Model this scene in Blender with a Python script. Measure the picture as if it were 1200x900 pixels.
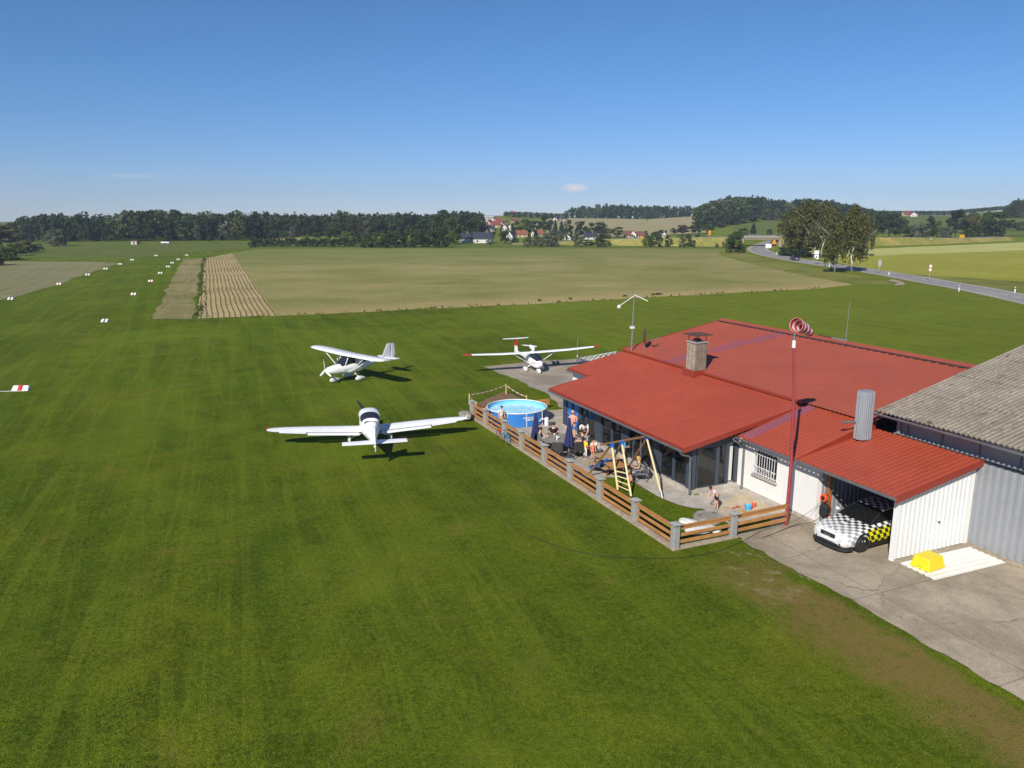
import bpy, math, random
import numpy as np
from mathutils import Vector, Matrix, noise as mnoise
R = math.radians
for o in list(bpy.data.objects): bpy.data.objects.remove(o)
scene = bpy.context.scene
COL = scene.collection
rnd = random.Random(7)

# ------------------------------------------------------------------ camera
F, HZ, H = 913.0, 252.0, 12.5
PITCH = math.atan((450-HZ)/F)
cam_d = bpy.data.cameras.new('camera'); cam = bpy.data.objects.new('camera', cam_d); COL.objects.link(cam)
cam_d.sensor_width = 36; cam_d.lens = F/1200*36; cam_d.clip_start = .1; cam_d.clip_end = 20000
cam.location = (0, 0, H); cam.rotation_euler = (R(90)-PITCH, 0, 0)
scene.camera = cam
# ------------------------------------------------------------------ sky, sun, exposure
SUN_EL, SUN_AZ = 35.5, 205.0           # azimuth clockwise from +Y, towards the sun
w = bpy.data.worlds.new('World'); scene.world = w; w.use_nodes = True
wn = w.node_tree; wn.nodes.clear()
sky = wn.nodes.new('ShaderNodeTexSky'); sky.sky_type = 'NISHITA'; sky.sun_disc = False
sky.sun_elevation = R(SUN_EL); sky.sun_rotation = R(SUN_AZ); sky.altitude = 2000
sky.air_density = 1.0; sky.dust_density = 0.0; sky.ozone_density = 8
bg = wn.nodes.new('ShaderNodeBackground'); bg.inputs[1].default_value = 0.090
wo = wn.nodes.new('ShaderNodeOutputWorld')
wn.links.new(bg.outputs[0], wo.inputs[0])
sun_d = bpy.data.lights.new('sun', 'SUN'); sun = bpy.data.objects.new('sun', sun_d); COL.objects.link(sun)
sun_d.energy = 4.5; sun_d.angle = R(.53); sun_d.color = (1, .95, .87)
sdir = Vector((math.sin(R(SUN_AZ))*math.cos(R(SUN_EL)), math.cos(R(SUN_AZ))*math.cos(R(SUN_EL)), math.sin(R(SUN_EL))))
sun.rotation_euler = sdir.to_track_quat('Z', 'Y').to_euler(); sun.location = (-30, -40, 60)
vs = scene.view_settings
scene.display_settings.display_device = 'sRGB'
vs.view_transform = 'Standard'; vs.look = 'None'; vs.gamma = 1; vs.use_curve_mapping = False; vs.exposure = 0.30
scene.render.engine = 'CYCLES'
scene.cycles.max_bounces = 8; scene.cycles.transparent_max_bounces = 12

# ------------------------------------------------------------------ node helpers
class NT:
    def __init__(s, nt): s.nt = nt
    def n(s, t, **kw):
        x = s.nt.nodes.new(t)
        for k, v in kw.items(): setattr(x, k, v)
        return x
    def put(s, sock, v):
        if hasattr(v, 'is_linked') or isinstance(v, bpy.types.NodeSocket): s.nt.links.new(v, sock)
        else:
            if isinstance(v, (tuple, list)) and len(v) == 3 and sock.type == 'RGBA': v = (*v, 1)
            sock.default_value = v
    def math(s, op, a, b=0., c=None, clamp=False):
        x = s.n('ShaderNodeMath', operation=op, use_clamp=clamp)
        s.put(x.inputs[0], a); s.put(x.inputs[1], b)
        if c is not None: s.put(x.inputs[2], c)
        return x.outputs[0]
    def noise(s, vec, scale, detail=3, rough=.55, dist=0):
        x = s.n('ShaderNodeTexNoise'); s.put(x.inputs['Vector'], vec)
        x.inputs['Scale'].default_value = scale; x.inputs['Detail'].default_value = detail
        x.inputs['Roughness'].default_value = rough; x.inputs['Distortion'].default_value = dist
        return x.outputs['Fac']
    def ramp(s, f, a, b, c0=0., c1=1.):
        x = s.n('ShaderNodeMapRange'); x.clamp = True; x.interpolation_type = 'SMOOTHSTEP'
        s.put(x.inputs[0], f)
        for i, v in zip((1, 2, 3, 4), (a, b, c0, c1)): s.put(x.inputs[i], v)
        return x.outputs[0]
    def mix(s, f, a, b, mode='MIX'):
        x = s.n('ShaderNodeMix', data_type='RGBA', blend_type=mode)
        s.put(x.inputs[0], f); s.put(x.inputs[6], a); s.put(x.inputs[7], b)
        return x.outputs[2]
    def pos(s): return s.n('ShaderNodeTexCoord').outputs['Object']
    def sep(s, v):
        x = s.n('ShaderNodeSeparateXYZ'); s.put(x.inputs[0], v); return x.outputs
    def comb(s, a, b, c=0.):
        x = s.n('ShaderNodeCombineXYZ')
        for i, v in enumerate((a, b, c)): s.put(x.inputs[i], v)
        return x.outputs[0]
    def bump(s, h, strength, dist=.02):
        x = s.n('ShaderNodeBump'); x.inputs['Strength'].default_value = strength; x.inputs['Distance'].default_value = dist
        s.put(x.inputs['Height'], h); return x.outputs[0]
def newmat(name, rough=.6, metal=0., spec=None):
    m = bpy.data.materials.new(name); m.use_nodes = True
    t = NT(m.node_tree); b = m.node_tree.nodes['Principled BSDF']
    b.inputs['Roughness'].default_value = rough; b.inputs['Metallic'].default_value = metal
    if spec is not None: b.inputs['Specular IOR Level'].default_value = spec
    return m, t, b
def hexc(r, g, b): return tuple((c/255/12.92 if c/255 <= .04045 else ((c/255+.055)/1.055)**2.4) for c in (r, g, b))
def simple(name, col, rough=.6, metal=0., var=.18, scale=2.5, bump=0., bscale=30., dirt=None, spec=None, coat=0):
    m, t, b = newmat(name, rough, metal, spec)
    p = t.pos(); n = t.math('ADD', t.math('MULTIPLY', t.noise(p, scale, 4, .6), .6), t.math('MULTIPLY', t.noise(p, scale*9, 3, .6), .4))
    f = t.ramp(n, .3, .7)
    lo = tuple(c*(1-var) for c in col); hi = tuple(min(1, c*(1+var)) for c in col)
    c = t.mix(f, lo, hi)
    if dirt:
        c = t.mix(t.math('MULTIPLY', t.ramp(t.noise(p, scale*2.3, 5, .7), .52, .72), dirt[1]), c, dirt[0])
    t.put(b.inputs['Base Color'], c)
    t.put(b.inputs['Roughness'], t.ramp(n, .2, .8, max(0, rough-.08), min(1, rough+.1)))
    if bump: t.put(b.inputs['Normal'], t.bump(t.noise(p, bscale, 3), bump))
    if coat: b.inputs['Coat Weight'].default_value = coat; b.inputs['Coat Roughness'].default_value = .08
    return m
# world: clouds, faint, by direction
t = NT(wn)
tc = t.n('ShaderNodeTexCoord').outputs['Generated']; sx, sy, sz = t.sep(tc)
ax = t.math('DIVIDE', sx, sy); az = t.math('DIVIDE', sz, sy)
wv = t.comb(ax, t.math('MULTIPLY', az, 4.), 0.)
def puff(cx, cz, rx, rz):
    dx = t.math('DIVIDE', t.math('SUBTRACT', ax, cx), rx); dz = t.math('DIVIDE', t.math('SUBTRACT', az, cz), rz)
    d = t.math('SQRT', t.math('ADD', t.math('MULTIPLY', dx, dx), t.math('MULTIPLY', dz, dz)))
    d = t.math('ADD', d, t.math('MULTIPLY', t.math('SUBTRACT', t.noise(wv, 95, 5, .7), .5), 1.5))
    return t.ramp(d, .15, 1.15, 1., 0.)
c1 = t.math('MULTIPLY', puff(.078, .0335, .020, .0058), .85)
c2 = t.math('MULTIPLY', puff(-.47, .0475, .05, .003), .14)
c3 = t.math('MULTIPLY', puff(.068, .0445, .014, .003), .12)
wisp = t.math('MULTIPLY', t.math('MULTIPLY', t.ramp(t.noise(wv, 14, 6, .6), .55, .8), t.ramp(az, .0, .06, 1., 0.)), .16)
cm = t.math('MAXIMUM', t.math('MAXIMUM', c1, c2), t.math('MAXIMUM', c3, wisp))
cm = t.math('MULTIPLY', cm, t.ramp(sy, .1, .2))
skc = t.mix(1., sky.outputs[0], t.mix(t.ramp(az, .0, .22), (.77, .76, .86), (.69, .86, .92)), 'MULTIPLY')
t.put(bg.inputs[0], t.mix(cm, skc, (8.0, 7.6, 7.8)))

# ------------------------------------------------------------------ materials
TH = R(23.7)
M = {}
def grass_mat(name, dark, light, fine=.5, special=None, stripes=0.06, yellow=.3):
    m, t, b = newmat(name, .95, 0, .04)
    p = t.pos(); px, py, pz = t.sep(p)
    n1 = t.noise(p, .045, 4, .6, .4); n2 = t.noise(p, .5, 4, .65); n3 = t.noise(p, 5, 3, .7); n4 = t.noise(p, 28, 2, .8)
    st = t.comb(t.math('ADD', px, t.math('MULTIPLY', py, .35)), t.math('SUBTRACT', py, t.math('MULTIPLY', px, .35)), 0.)
    n5 = t.noise(st, 2.2, 4, .8, 1.2)
    s = t.math('ADD', t.math('MULTIPLY', n1, .22), t.math('MULTIPLY', n2, .22))
    s = t.math('ADD', s, t.math('ADD', t.math('MULTIPLY', n3, .30), t.math('MULTIPLY', n5, .26)))
    c = t.mix(t.ramp(s, .36, .64), dark, light)
    # mowing stripes
    u = t.math('ADD', t.math('MULTIPLY', px, math.cos(TH)), t.math('MULTIPLY', py, math.sin(TH)))
    v = t.math('ADD', t.math('MULTIPLY', px, -math.sin(TH)), t.math('MULTIPLY', py, math.cos(TH)))
    wv_ = t.math('SINE', t.math('ADD', t.math('MULTIPLY', u, math.pi/1.35), t.math('MULTIPLY', n1, 2.)))
    wv_ = t.ramp(wv_, -.5, .5)
    c = t.mix(t.math('MULTIPLY', wv_, stripes*1.6), c, tuple(x*1.7 for x in light))
    yl = t.ramp(t.noise(p, .16, 5, .7, .6), .47, .66)
    c = t.mix(t.math('MULTIPLY', yl, yellow), c, (light[0]*1.75, light[1]*1.25, light[2]*1.2))
    dk = t.ramp(t.noise(p, .33, 5, .75, 1.), .6, .75)
    us = t.math('ADD', t.math('MULTIPLY', px, .949), t.math('MULTIPLY', py, .316)); vs2 = t.math('SUBTRACT', t.math('MULTIPLY', py, .949), t.math('MULTIPLY', px, .316))
    trk = t.noise(t.comb(t.math('MULTIPLY', us, 1.), t.math('MULTIPLY', vs2, .02)), 1.1, 4, .75, .2)
    trk2 = t.noise(t.comb(t.math('MULTIPLY', u, 1.), t.math('MULTIPLY', v, .025)), .9, 4, .75, .3)
    c = t.mix(t.math('MULTIPLY', t.math('MAXIMUM', t.ramp(trk, .50, .62), t.ramp(trk2, .52, .64)), .42), c, (light[0]*1.35, light[1]*1.18, light[2]*1.3))
    c = t.mix(t.math('MULTIPLY', dk, .2), c, (dark[0]*.55, dark[1]*.72, dark[2]*.6))
    f4 = t.math('MULTIPLY', t.ramp(n4, .3, .7, 1-fine, 1+fine), t.ramp(t.noise(p, 11, 4, .8, 1.5), .3, .7, 1-fine*.8, 1+fine*.8))
    x = t.n('ShaderNodeMix', data_type='RGBA', blend_type='MULTIPLY'); x.inputs[0].default_value = 1
    t.put(x.inputs[6], c); t.put(x.inputs[7], t.comb(f4, f4, t.math('MULTIPLY', f4, f4))); c = x.outputs[2]
    big = t.noise(p, .075, 3, .55, .8)
    c = t.mix(t.math('MULTIPLY', t.ramp(big, .50, .66), .38), c, (light[0]*1.25, light[1]*1.22, light[2]*1.5))
    c = t.mix(t.math('MULTIPLY', t.ramp(big, .34, .46, 1., 0.), .32), c, dark)
    cl = t.ramp(t.noise(p, 6.5, 2, .5), .56, .62); c = t.mix(t.math('MULTIPLY', cl, .28), c, (light[0]*1.3, light[1]*1.3, light[2]*1.6))
    br = t.math('MULTIPLY', t.ramp(t.noise(p, .23, 5, .8, .8), .545, .68), .42)
    c = t.mix(br, c, (light[0]*1.6, light[1]*.88, light[2]*3.2))
    if special: c = special(t, c, p, px, py, u, v, n2, n3, n4)
    t.put(b.inputs['Base Color'], c)
    h = t.math('ADD', t.math('MULTIPLY', n3, .5), n4)
    t.put(b.inputs['Normal'], t.bump(h, .9, .07))
    return m
OX, OY = 8.15, 33.72
U0 = OX*math.cos(TH)+OY*math.sin(TH); V0 = -OX*math.sin(TH)+OY*math.cos(TH)
def lawn_special(t, c, p, px, py, u, v, n2, n3, n4):
    lx = t.math('SUBTRACT', u, U0); ly = t.math('SUBTRACT', v, V0)
    # drier strip beside the apron
    d = t.math('ADD', lx, t.math('MULTIPLY', t.math('SUBTRACT', n2, .5), 3.2))
    mk = t.math('MULTIPLY', t.ramp(d, -5.2, -3.2), t.ramp(d, -2.0, -1.2, 1., 0.))
    mk = t.math('MULTIPLY', mk, t.ramp(ly, -8.5, -5.0, 1., 0.))
    mk = t.math('MULTIPLY', mk, t.ramp(t.noise(p, 1.3, 5, .7), .22, .5))
    mk = t.math('MULTIPLY', mk, t.ramp(t.noise(p, 3.4, 5, .8, .6), .32, .52, .3, 1.)); mk = t.math('MULTIPLY', mk, t.ramp(t.noise(p, .7, 4, .7), .30, .46, .45, 1.))
    c = t.mix(t.math('MULTIPLY', mk, .85), c, t.mix(t.ramp(n4, .3, .7), hexc(112, 92, 44), hexc(158, 134, 84)))
    # richer, lighter sward behind the clubhouse
    rgt = t.math('MULTIPLY', t.ramp(lx, 8., 26.), t.ramp(n2, .2, .8, .3, .55))
    c = t.mix(rgt, c, (.205, .235, .028))
    # bare sandy patches near the fence corner
    k = t.math('MULTIPLY', t.ramp(t.noise(p, .9, 5, .75, .5), .53, .64), t.math('MULTIPLY', t.ramp(lx, -4.8, -2.8), t.math('MULTIPLY', t.ramp(ly, -10.5, -8.0), t.ramp(ly, -5.6, -5.1, 1., 0.))))
    c = t.mix(t.math('MULTIPLY', k, .85), c, hexc(168, 152, 118))
    # worn light dry spots here and there in the far lawn
    return c
G_D, G_L = (.045, .076, .004), (.132, .184, .011)
M['lawn'] = grass_mat('lawn_grass', G_D, G_L, special=lawn_special)
M['runway'] = grass_mat('runway_grass', (.056, .088, .006), (.130, .176, .013), stripes=.02, yellow=.12)
M['verge'] = grass_mat('verge_grass', (.06, .10, .005), (.12, .165, .009), stripes=.12, yellow=.3)
M['rough'] = grass_mat('rough_grass', (.13, .15, .03), (.31, .27, .115), stripes=0, yellow=.3)
M['tanfield'] = grass_mat('hay_grass', (.16, .17, .065), (.24, .235, .105), stripes=.05, yellow=.2)
M['meadow'] = grass_mat('meadow_grass', (.075, .11, .018), (.13, .165, .032), stripes=.03, yellow=.3)
M['ditch'] = grass_mat('ditch_grass', (.085, .115, .016), (.22, .235, .05), stripes=0, yellow=.4)
M['crop'] = grass_mat('barley_green', (.25, .26, .032), (.32, .32, .045), stripes=.02, yellow=.1)
M['crop2'] = grass_mat('ripening_crop', (.37, .39, .10), (.44, .45, .135), stripes=.02, yellow=.1)
M['hillfield'] = grass_mat('hill_crop', (.27, .245, .10), (.34, .31, .14), stripes=.02, yellow=.1)
M['bank'] = grass_mat('bank_grass', (.14, .165, .026), (.30, .28, .07), stripes=0, yellow=.6)
M['terrain'] = grass_mat('terrain_grass', (.055, .09, .018), (.11, .14, .03), stripes=.02, yellow=.4)
def field_mat(name):
    m, t, b = newmat(name, .95, 0, .05)
    p = t.pos(); px, py, pz = t.sep(p); a = R(21.0)
    u = t.math('ADD', t.math('MULTIPLY', px, math.cos(a)), t.math('MULTIPLY', py, math.sin(a)))
    v = t.math('SUBTRACT', t.math('MULTIPLY', py, math.cos(a)), t.math('MULTIPLY', px, math.sin(a)))
    n = t.noise(p, .07, 5, .65); n2 = t.noise(p, 1.1, 4, .7); n3 = t.noise(p, 2.2, 4, .8); n0 = t.noise(p, .02, 3, .6)
    s = t.math('ADD', t.math('MULTIPLY', n, .4), t.math('ADD', t.math('MULTIPLY', n3, .35), t.math('MULTIPLY', n2, .25)))
    soil = t.mix(t.ramp(s, .38, .62), hexc(150, 130, 88), hexc(190, 170, 124))
    wob = t.math('ADD', u, t.math('MULTIPLY', t.math('SUBTRACT', t.noise(t.comb(t.math('MULTIPLY', v, .02), 0.), 3, 2), .5), .9))
    fr = t.math('ABSOLUTE', t.math('SUBTRACT', t.math('FRACT', t.math('DIVIDE', wob, .68)), .5))
    row = t.ramp(t.math('ADD', fr, t.math('MULTIPLY', t.math('SUBTRACT', n2, .5), .2)), .07, .22, 1., 0.)
    ub = t.math('ADD', u, t.math('MULTIPLY', t.math('SUBTRACT', n, .5), 1.5))
    left = t.ramp(ub, 7.0, 7.5, 1., 0.)                              # the strip that was drilled in wide rows
    c1_ = t.mix(t.math('MULTIPLY', row, .6), soil, (.075, .085, .026))
    # the rest: young crop closing over the soil, greener far away
    g0, g1 = (.205, .205, .055), (.33, .285, .115)
    q = t.ramp(t.math('ADD', s, t.ramp(n0, .3, .7, -.08, .08)), .38, .60)
    c2_ = t.mix(q, g0, g1)
    finer = t.math('FRACT', t.math('DIVIDE', wob, .5)); fr2 = t.math('ABSOLUTE', t.math('SUBTRACT', finer, .5))
    c2_ = t.mix(t.math('MULTIPLY', t.ramp(fr2, .1, .3, .35, 0.), t.ramp(v, 120, 200, 1., .3)), c2_, (.07, .095, .02))
    vv = t.math('ADD', v, t.math('MULTIPLY', t.math('SUBTRACT', n0, .5), 60.))
    c2_ = t.mix(t.ramp(vv, 150, 290, 0., .75), c2_, (.155, .19, .045))
    c2_ = t.mix(t.ramp(t.math('ADD', py, t.math('MULTIPLY', px, -.47)), 108, 128, .55, 0.), c2_, hexc(186, 160, 112))
    tr = t.ramp(t.noise(t.comb(t.math('MULTIPLY', px, .010), t.math('MULTIPLY', py, .05)), 2.2, 5, .7, .4), .55, .70, 0., .28)
    c2_ = t.mix(tr, c2_, hexc(190, 168, 122))
    c = t.mix(left, c2_, c1_)
    t.put(b.inputs['Base Color'], c)
    t.put(b.inputs['Normal'], t.bump(t.math('ADD', t.math('MULTIPLY', t.math('MULTIPLY', row, left), 1.), t.math('MULTIPLY', n3, .8)), .8, .08))
    return m
M['field'] = field_mat('maize_field_soil')
def concrete(name, a, b_, joints=None, stain=.5, scale=.5):
    m, t, b = newmat(name, .88, 0, .25)
    p = t.pos(); px, py, pz = t.sep(p)
    n = t.noise(p, scale, 6, .7, .6); n3 = t.noise(p, 14, 4, .8)
    c = t.mix(t.ramp(n, .32, .68), a, b_)
    c = t.mix(t.math('MULTIPLY', t.ramp(t.noise(p, scale*.55, 6, .75, 1.2), .52, .68), stain), c, tuple(x*.6 for x in a))
    c = t.mix(t.math('MULTIPLY', t.ramp(t.noise(p, scale*3.1, 6, .8, .8), .62, .72), .5), c, tuple(min(1, x*1.35) for x in b_))
    f4 = t.ramp(n3, .25, .75, .8, 1.2)
    x = t.n('ShaderNodeMix', data_type='RGBA', blend_type='MULTIPLY'); x.inputs[0].default_value = 1
    t.put(x.inputs[6], c); t.put(x.inputs[7], t.comb(f4, f4, f4)); c = x.outputs[2]
    if joints:
        jx, jy = joints
        for cc, j in ((px, jx), (py, jy)):
            fr = t.math('ABSOLUTE', t.math('SUBTRACT', t.math('FRACT', t.math('ADD', t.math('DIVIDE', cc, j), t.math('MULTIPLY', t.math('SUBTRACT', n3, .5), .012))), .5))
            k = t.ramp(fr, .5-.035/j, .5-.01/j)
            c = t.mix(t.math('MULTIPLY', k, .5), c, tuple(x_*.45 for x_ in a))
    if joints:
        vo = t.n('ShaderNodeTexVoronoi', feature='DISTANCE_TO_EDGE'); vo.inputs['Scale'].default_value = .22
        wp_ = t.n('ShaderNodeVectorMath', operation='ADD'); t.put(wp_.inputs[0], p); t.put(wp_.inputs[1], t.comb(t.math('MULTIPLY', t.noise(p, 1.2, 4, .7), 1.6), t.math('MULTIPLY', n, 2.), 0.)); t.put(vo.inputs['Vector'], wp_.outputs[0])
        c = t.mix(t.math('MULTIPLY', t.ramp(vo.outputs['Distance'], .002, .012, 1., 0.), t.ramp(n, .42, .6, .0, .6)), c, (.06, .055, .03))
        c = t.mix(t.ramp(t.noise(t.comb(t.math('MULTIPLY', px, 1.4), t.math('MULTIPLY', py, .22)), .9, 5, .75, .5), .56, .70, 0., .35), c, tuple(x_*.55 for x_ in a))
    t.put(b.inputs['Base Color'], c); t.put(b.inputs['Normal'], t.bump(n3, .4, .01))
    return m
M['apron'] = concrete('apron_concrete', hexc(142, 130, 112), hexc(178, 164, 142), (4.6, 5.2), .45, .35)
M['asphalt'] = concrete('stand_asphalt', hexc(138, 127, 112), hexc(168, 156, 140), None, .35, .3)
M['road'] = concrete('road_asphalt', hexc(132, 129, 126), hexc(150, 147, 142), None, .2, .1)
M['paving'] = concrete('patio_paving', hexc(158, 148, 134), hexc(184, 174, 158), (.8, .8), .3, .8)
M['stonepath'] = concrete('path_slab', hexc(160, 152, 140), hexc(188, 180, 168), None, .3, .8)
M['kerb'] = concrete('kerb_concrete', hexc(150, 136, 116), hexc(176, 160, 138), (1.0, 1.0), .3, 1.2)
M['sand'] = simple('sandpit_sand', hexc(186, 170, 142), .95, 0, .25, 1.5, .6, 20)
M['wellc'] = concrete('well_concrete', hexc(125, 120, 110), hexc(160, 154, 142), None, .5, 2.0)
M['linewhite'] = simple('road_marking', (.72, .72, .7), .7, 0, .2, .3)
M['roofred'] = simple('red_roof_sheet', hexc(158, 71, 50), .45, 0, .09, .25, 0, dirt=(hexc(128, 54, 42), .35), spec=.4)
M['roofred2'] = simple('red_roof_sheet_faded', hexc(158, 78, 58), .55, 0, .07, .25, 0, dirt=(hexc(134, 70, 56), .4), spec=.35)
M['roofstrip'] = simple('milky_roof_light', hexc(138, 78, 88), .45, 0, .1, .7, 0)
M['flash'] = simple('red_flashing', hexc(142, 54, 36), .45, 0, .1, .8)
M['wallwhite'] = simple('white_render', hexc(226, 224, 218), .85, 0, .035, 1.2, .15, 60, dirt=(hexc(196, 190, 176), .25))
M['anthracite'] = simple('anthracite_frame', hexc(62, 70, 80), .5, 0, .08, 2)
M['zinc'] = simple('zinc_gutter', hexc(130, 134, 138), .45, .6, .12, 2)
M['white'] = simple('white_paint', hexc(226, 226, 222), .4, 0, .05, 3)
M['planewhite'] = simple('gelcoat_white', (.87, .87, .86), .3, 0, .03, 1.5, coat=.4)
M['planegrey'] = simple('aircraft_pale_grey', (.62, .63, .64), .35, 0, .05, 1.5)
M['red'] = simple('signal_red', hexc(190, 38, 30), .45, 0, .1, 3)
M['polered'] = simple('pole_red_paint', hexc(150, 60, 62), .5, 0, .18, 1.5, dirt=(hexc(120, 58, 50), .4))
M['black'] = simple('black_rubber', (.018, .018, .02), .6, 0, .2, 5)
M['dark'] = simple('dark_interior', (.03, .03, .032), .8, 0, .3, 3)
M['chrome'] = simple('bright_metal', (.7, .7, .72), .2, 1, .05, 3)
M['granite'] = simple('granite_post', hexc(150, 150, 146), .85, 0, .25, 12, .5, 40)
M['wood'] = simple('larch_rail', hexc(176, 124, 70), .65, 0, .18, 2.2, .2, 30)
M['terr'] = simple('red_stained_board', hexc(150, 84, 58), .7, 0, .15, 3)
M['soil'] = simple('brown_soil', hexc(118, 92, 62), .95, 0, .25, 1.5, .6, 12)
M['pinkring'] = simple('faded_sign_ring', hexc(205, 130, 125), .5)
M['woodgrey'] = simple('greyed_wood', hexc(168, 140, 104), .75, 0, .18, 3, .2, 30)
M['sackm'] = simple('white_sack', hexc(214, 212, 204), .7, 0, .1, 5, .3, 20)
M['bluetoy'] = simple('light_blue_toy', hexc(80, 170, 215), .4, 0, .08, 5)
M['woodpale'] = simple('peeled_pine', hexc(222, 202, 150), .6, 0, .1, 4)
M['woodbrown'] = simple('brown_pine', hexc(132, 96, 56), .7, 0, .2, 4)
M['bluepl'] = simple('blue_plastic', hexc(24, 104, 200), .35, 0, .06, 3)
M['navy'] = simple('navy_canvas', hexc(44, 48, 92), .85, 0, .18, 5)
M['poolblue'] = simple('pool_wall_blue', hexc(52, 122, 196), .45, 0, .1, 2)
M['liner'] = simple('pool_liner', hexc(120, 205, 240), .4, 0, .06, 2)
M['steel'] = simple('galvanised_steel', hexc(150, 156, 160), .4, .5, .12, 4)
M['corr'] = simple('grey_cladding', hexc(146, 149, 153), .55, .1, .05, .8, dirt=(hexc(126, 126, 124), .3))
M['corrw'] = simple('white_cladding', hexc(218, 220, 218), .5, 0, .04, .8, dirt=(hexc(188, 186, 178), .25))
M['sheetw'] = simple('white_loose_sheet', hexc(228, 226, 216), .5, 0, .05, 1, dirt=(hexc(200, 190, 165), .35))
M['yellow'] = simple('yellow_plastic', hexc(228, 205, 30), .5, 0, .08, 4, dirt=(hexc(190, 170, 60), .4))
M['orange'] = simple('orange_plastic', hexc(222, 84, 36), .45, 0, .08, 4)
M['rattan'] = simple('dark_rattan', (.035, .033, .032), .7, 0, .4, 25, .5, 60)
M['tabletop'] = simple('grey_table_top', hexc(140, 134, 122), .5, 0, .12, 4)
M['brick'] = concrete('chimney_render', hexc(140, 126, 108), hexc(172, 160, 142), (.3, .3), .4, 3)
M['rust'] = simple('rusty_cap', hexc(96, 66, 54), .8, .2, .3, 6)
M['signgrey'] = simple('sign_back', hexc(165, 168, 168), .5, .3, .1, 4)
M['signyellow'] = simple('yellow_sign', hexc(200, 140, 20), .5, 0, .06, 4)
M['carblack'] = simple('dark_car_paint', (.02, .02, .024), .25, 0, .1, 4, coat=.6)
M['lampred'] = simple('tail_lamp_red', hexc(180, 20, 20), .3)
M['cablem'] = simple('cable_rubber', (.03, .028, .025), .7)
M['bark'] = simple('tree_bark', hexc(92, 78, 60), .9, 0, .3, 3, .5, 10)
def glass(name, tint, rough=.04, op=.75):
    m, t, b = newmat(name, rough)
    b.inputs['Base Color'].default_value = (*tint, 1); b.inputs['Specular IOR Level'].default_value = .8
    b.inputs['Alpha'].default_value = op
    return m
M['glass'] = glass('dark_window_glass', (.015, .02, .022), .03, .62)
M['canopy'] = glass('canopy_glass', (.02, .025, .045), .04, .94)
M['carglass'] = glass('car_glass', (.01, .012, .013), .03, .92)
# birch bark
m, t, b = newmat('birch_bark', .8); p = t.pos(); px, py, pz = t.sep(p)
f = t.ramp(t.noise(t.comb(t.math('MULTIPLY', px, 2), t.math('MULTIPLY', py, 2), t.math('MULTIPLY', pz, 14)), 1.2, 4, .8), .56, .62)
low = t.ramp(pz, .04, .2, 1., 0.)
t.put(b.inputs['Base Color'], t.mix(t.math('MAXIMUM', f, t.math('MULTIPLY', low, .85)), hexc(206, 202, 190), hexc(50, 44, 36))); M['birch'] = m
# fibre cement roof of the hangar
m, t, b = newmat('fibre_cement_roof', .9, 0, .2); p = t.pos(); px, py, pz = t.sep(p)
n = t.noise(p, .7, 6, .75); n2 = t.noise(p, 5, 5, .8)
c = t.mix(t.ramp(n, .3, .7), hexc(122, 112, 100), hexc(156, 145, 130))
c = t.mix(t.ramp(n2, .42, .7, 0., .35), c, hexc(186, 180, 168))
c = t.mix(t.ramp(t.noise(p, 3.2, 6, .85, .6), .59, .64, 0., .85), c, hexc(62, 60, 56))
c = t.mix(t.ramp(t.noise(p, 2.1, 6, .9), .68, .71, 0., .8), c, hexc(212, 208, 198))
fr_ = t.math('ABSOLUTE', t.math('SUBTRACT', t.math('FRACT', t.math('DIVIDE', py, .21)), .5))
c = t.mix(t.math('MULTIPLY', t.ramp(fr_, .08, .34, 1., 0.), t.ramp(n2, .3, .6, .35, .62)), c, hexc(70, 65, 58))  # rib shade painted into the colour, dark along each corrugation trough
c = t.mix(t.ramp(t.noise(t.comb(t.math('MULTIPLY', px, .6), t.math('MULTIPLY', py, 3.5)), 1.6, 4, .8), .60, .64, 0., .8), c, hexc(58, 55, 50))
c = t.mix(t.math('MULTIPLY', t.ramp(t.noise(t.comb(t.math('MULTIPLY', px, .5), t.math('MULTIPLY', py, 3.)), 1.0, 4, .7), .4, .7), .3), c, hexc(98, 92, 84))
t.put(b.inputs['Base Color'], c); t.put(b.inputs['Normal'], t.bump(n2, .5, .01)); M['fibre'] = m
# car wrap: chequered grey/black on white, yellow squares down the flanks
def wrap_mat():
    m, t, b = newmat('chequered_wrap', .35); p = t.pos(); px, py, pz = t.sep(p)
    cell = .17
    yy = t.math('ADD', py, t.math('MULTIPLY', pz, -.55))
    ch = t.n('ShaderNodeTexChecker'); ch.inputs['Scale'].default_value = 1/cell
    axx = t.math('ADD', t.math('ABSOLUTE', px), t.math('MULTIPLY', pz, -.95))
    t.put(ch.inputs['Vector'], t.comb(t.math('ADD', axx, .0131), t.math('ADD', yy, .0173), .05))
    f = ch.outputs['Fac']
    side = t.math('MULTIPLY', t.ramp(t.math('ABSOLUTE', px), .72, .78), 1.)
    backy = t.ramp(py, 1.12, 1.2, 1., 0.)
    front = t.ramp(py, 1.15, 1.75)                       # faded squares towards the nose
    dk = t.mix(front, (.03, .03, .03), (.30, .30, .31))
    nose = t.math('MULTIPLY', t.ramp(py, 2.0, 2.1), .75)
    dk = t.mix(nose, dk, (.72, .72, .7))
    lt = t.mix(t.math('MULTIPLY', side, t.math('MULTIPLY', backy, t.ramp(pz, .82, .86, 1., 0.))), (.76, .76, .75), hexc(232, 228, 30))
    t.put(b.inputs['Base Color'], t.mix(f, lt, dk))
    b.inputs['Coat Weight'].default_value = .4
    return m
M['wrap'] = wrap_mat()
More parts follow.
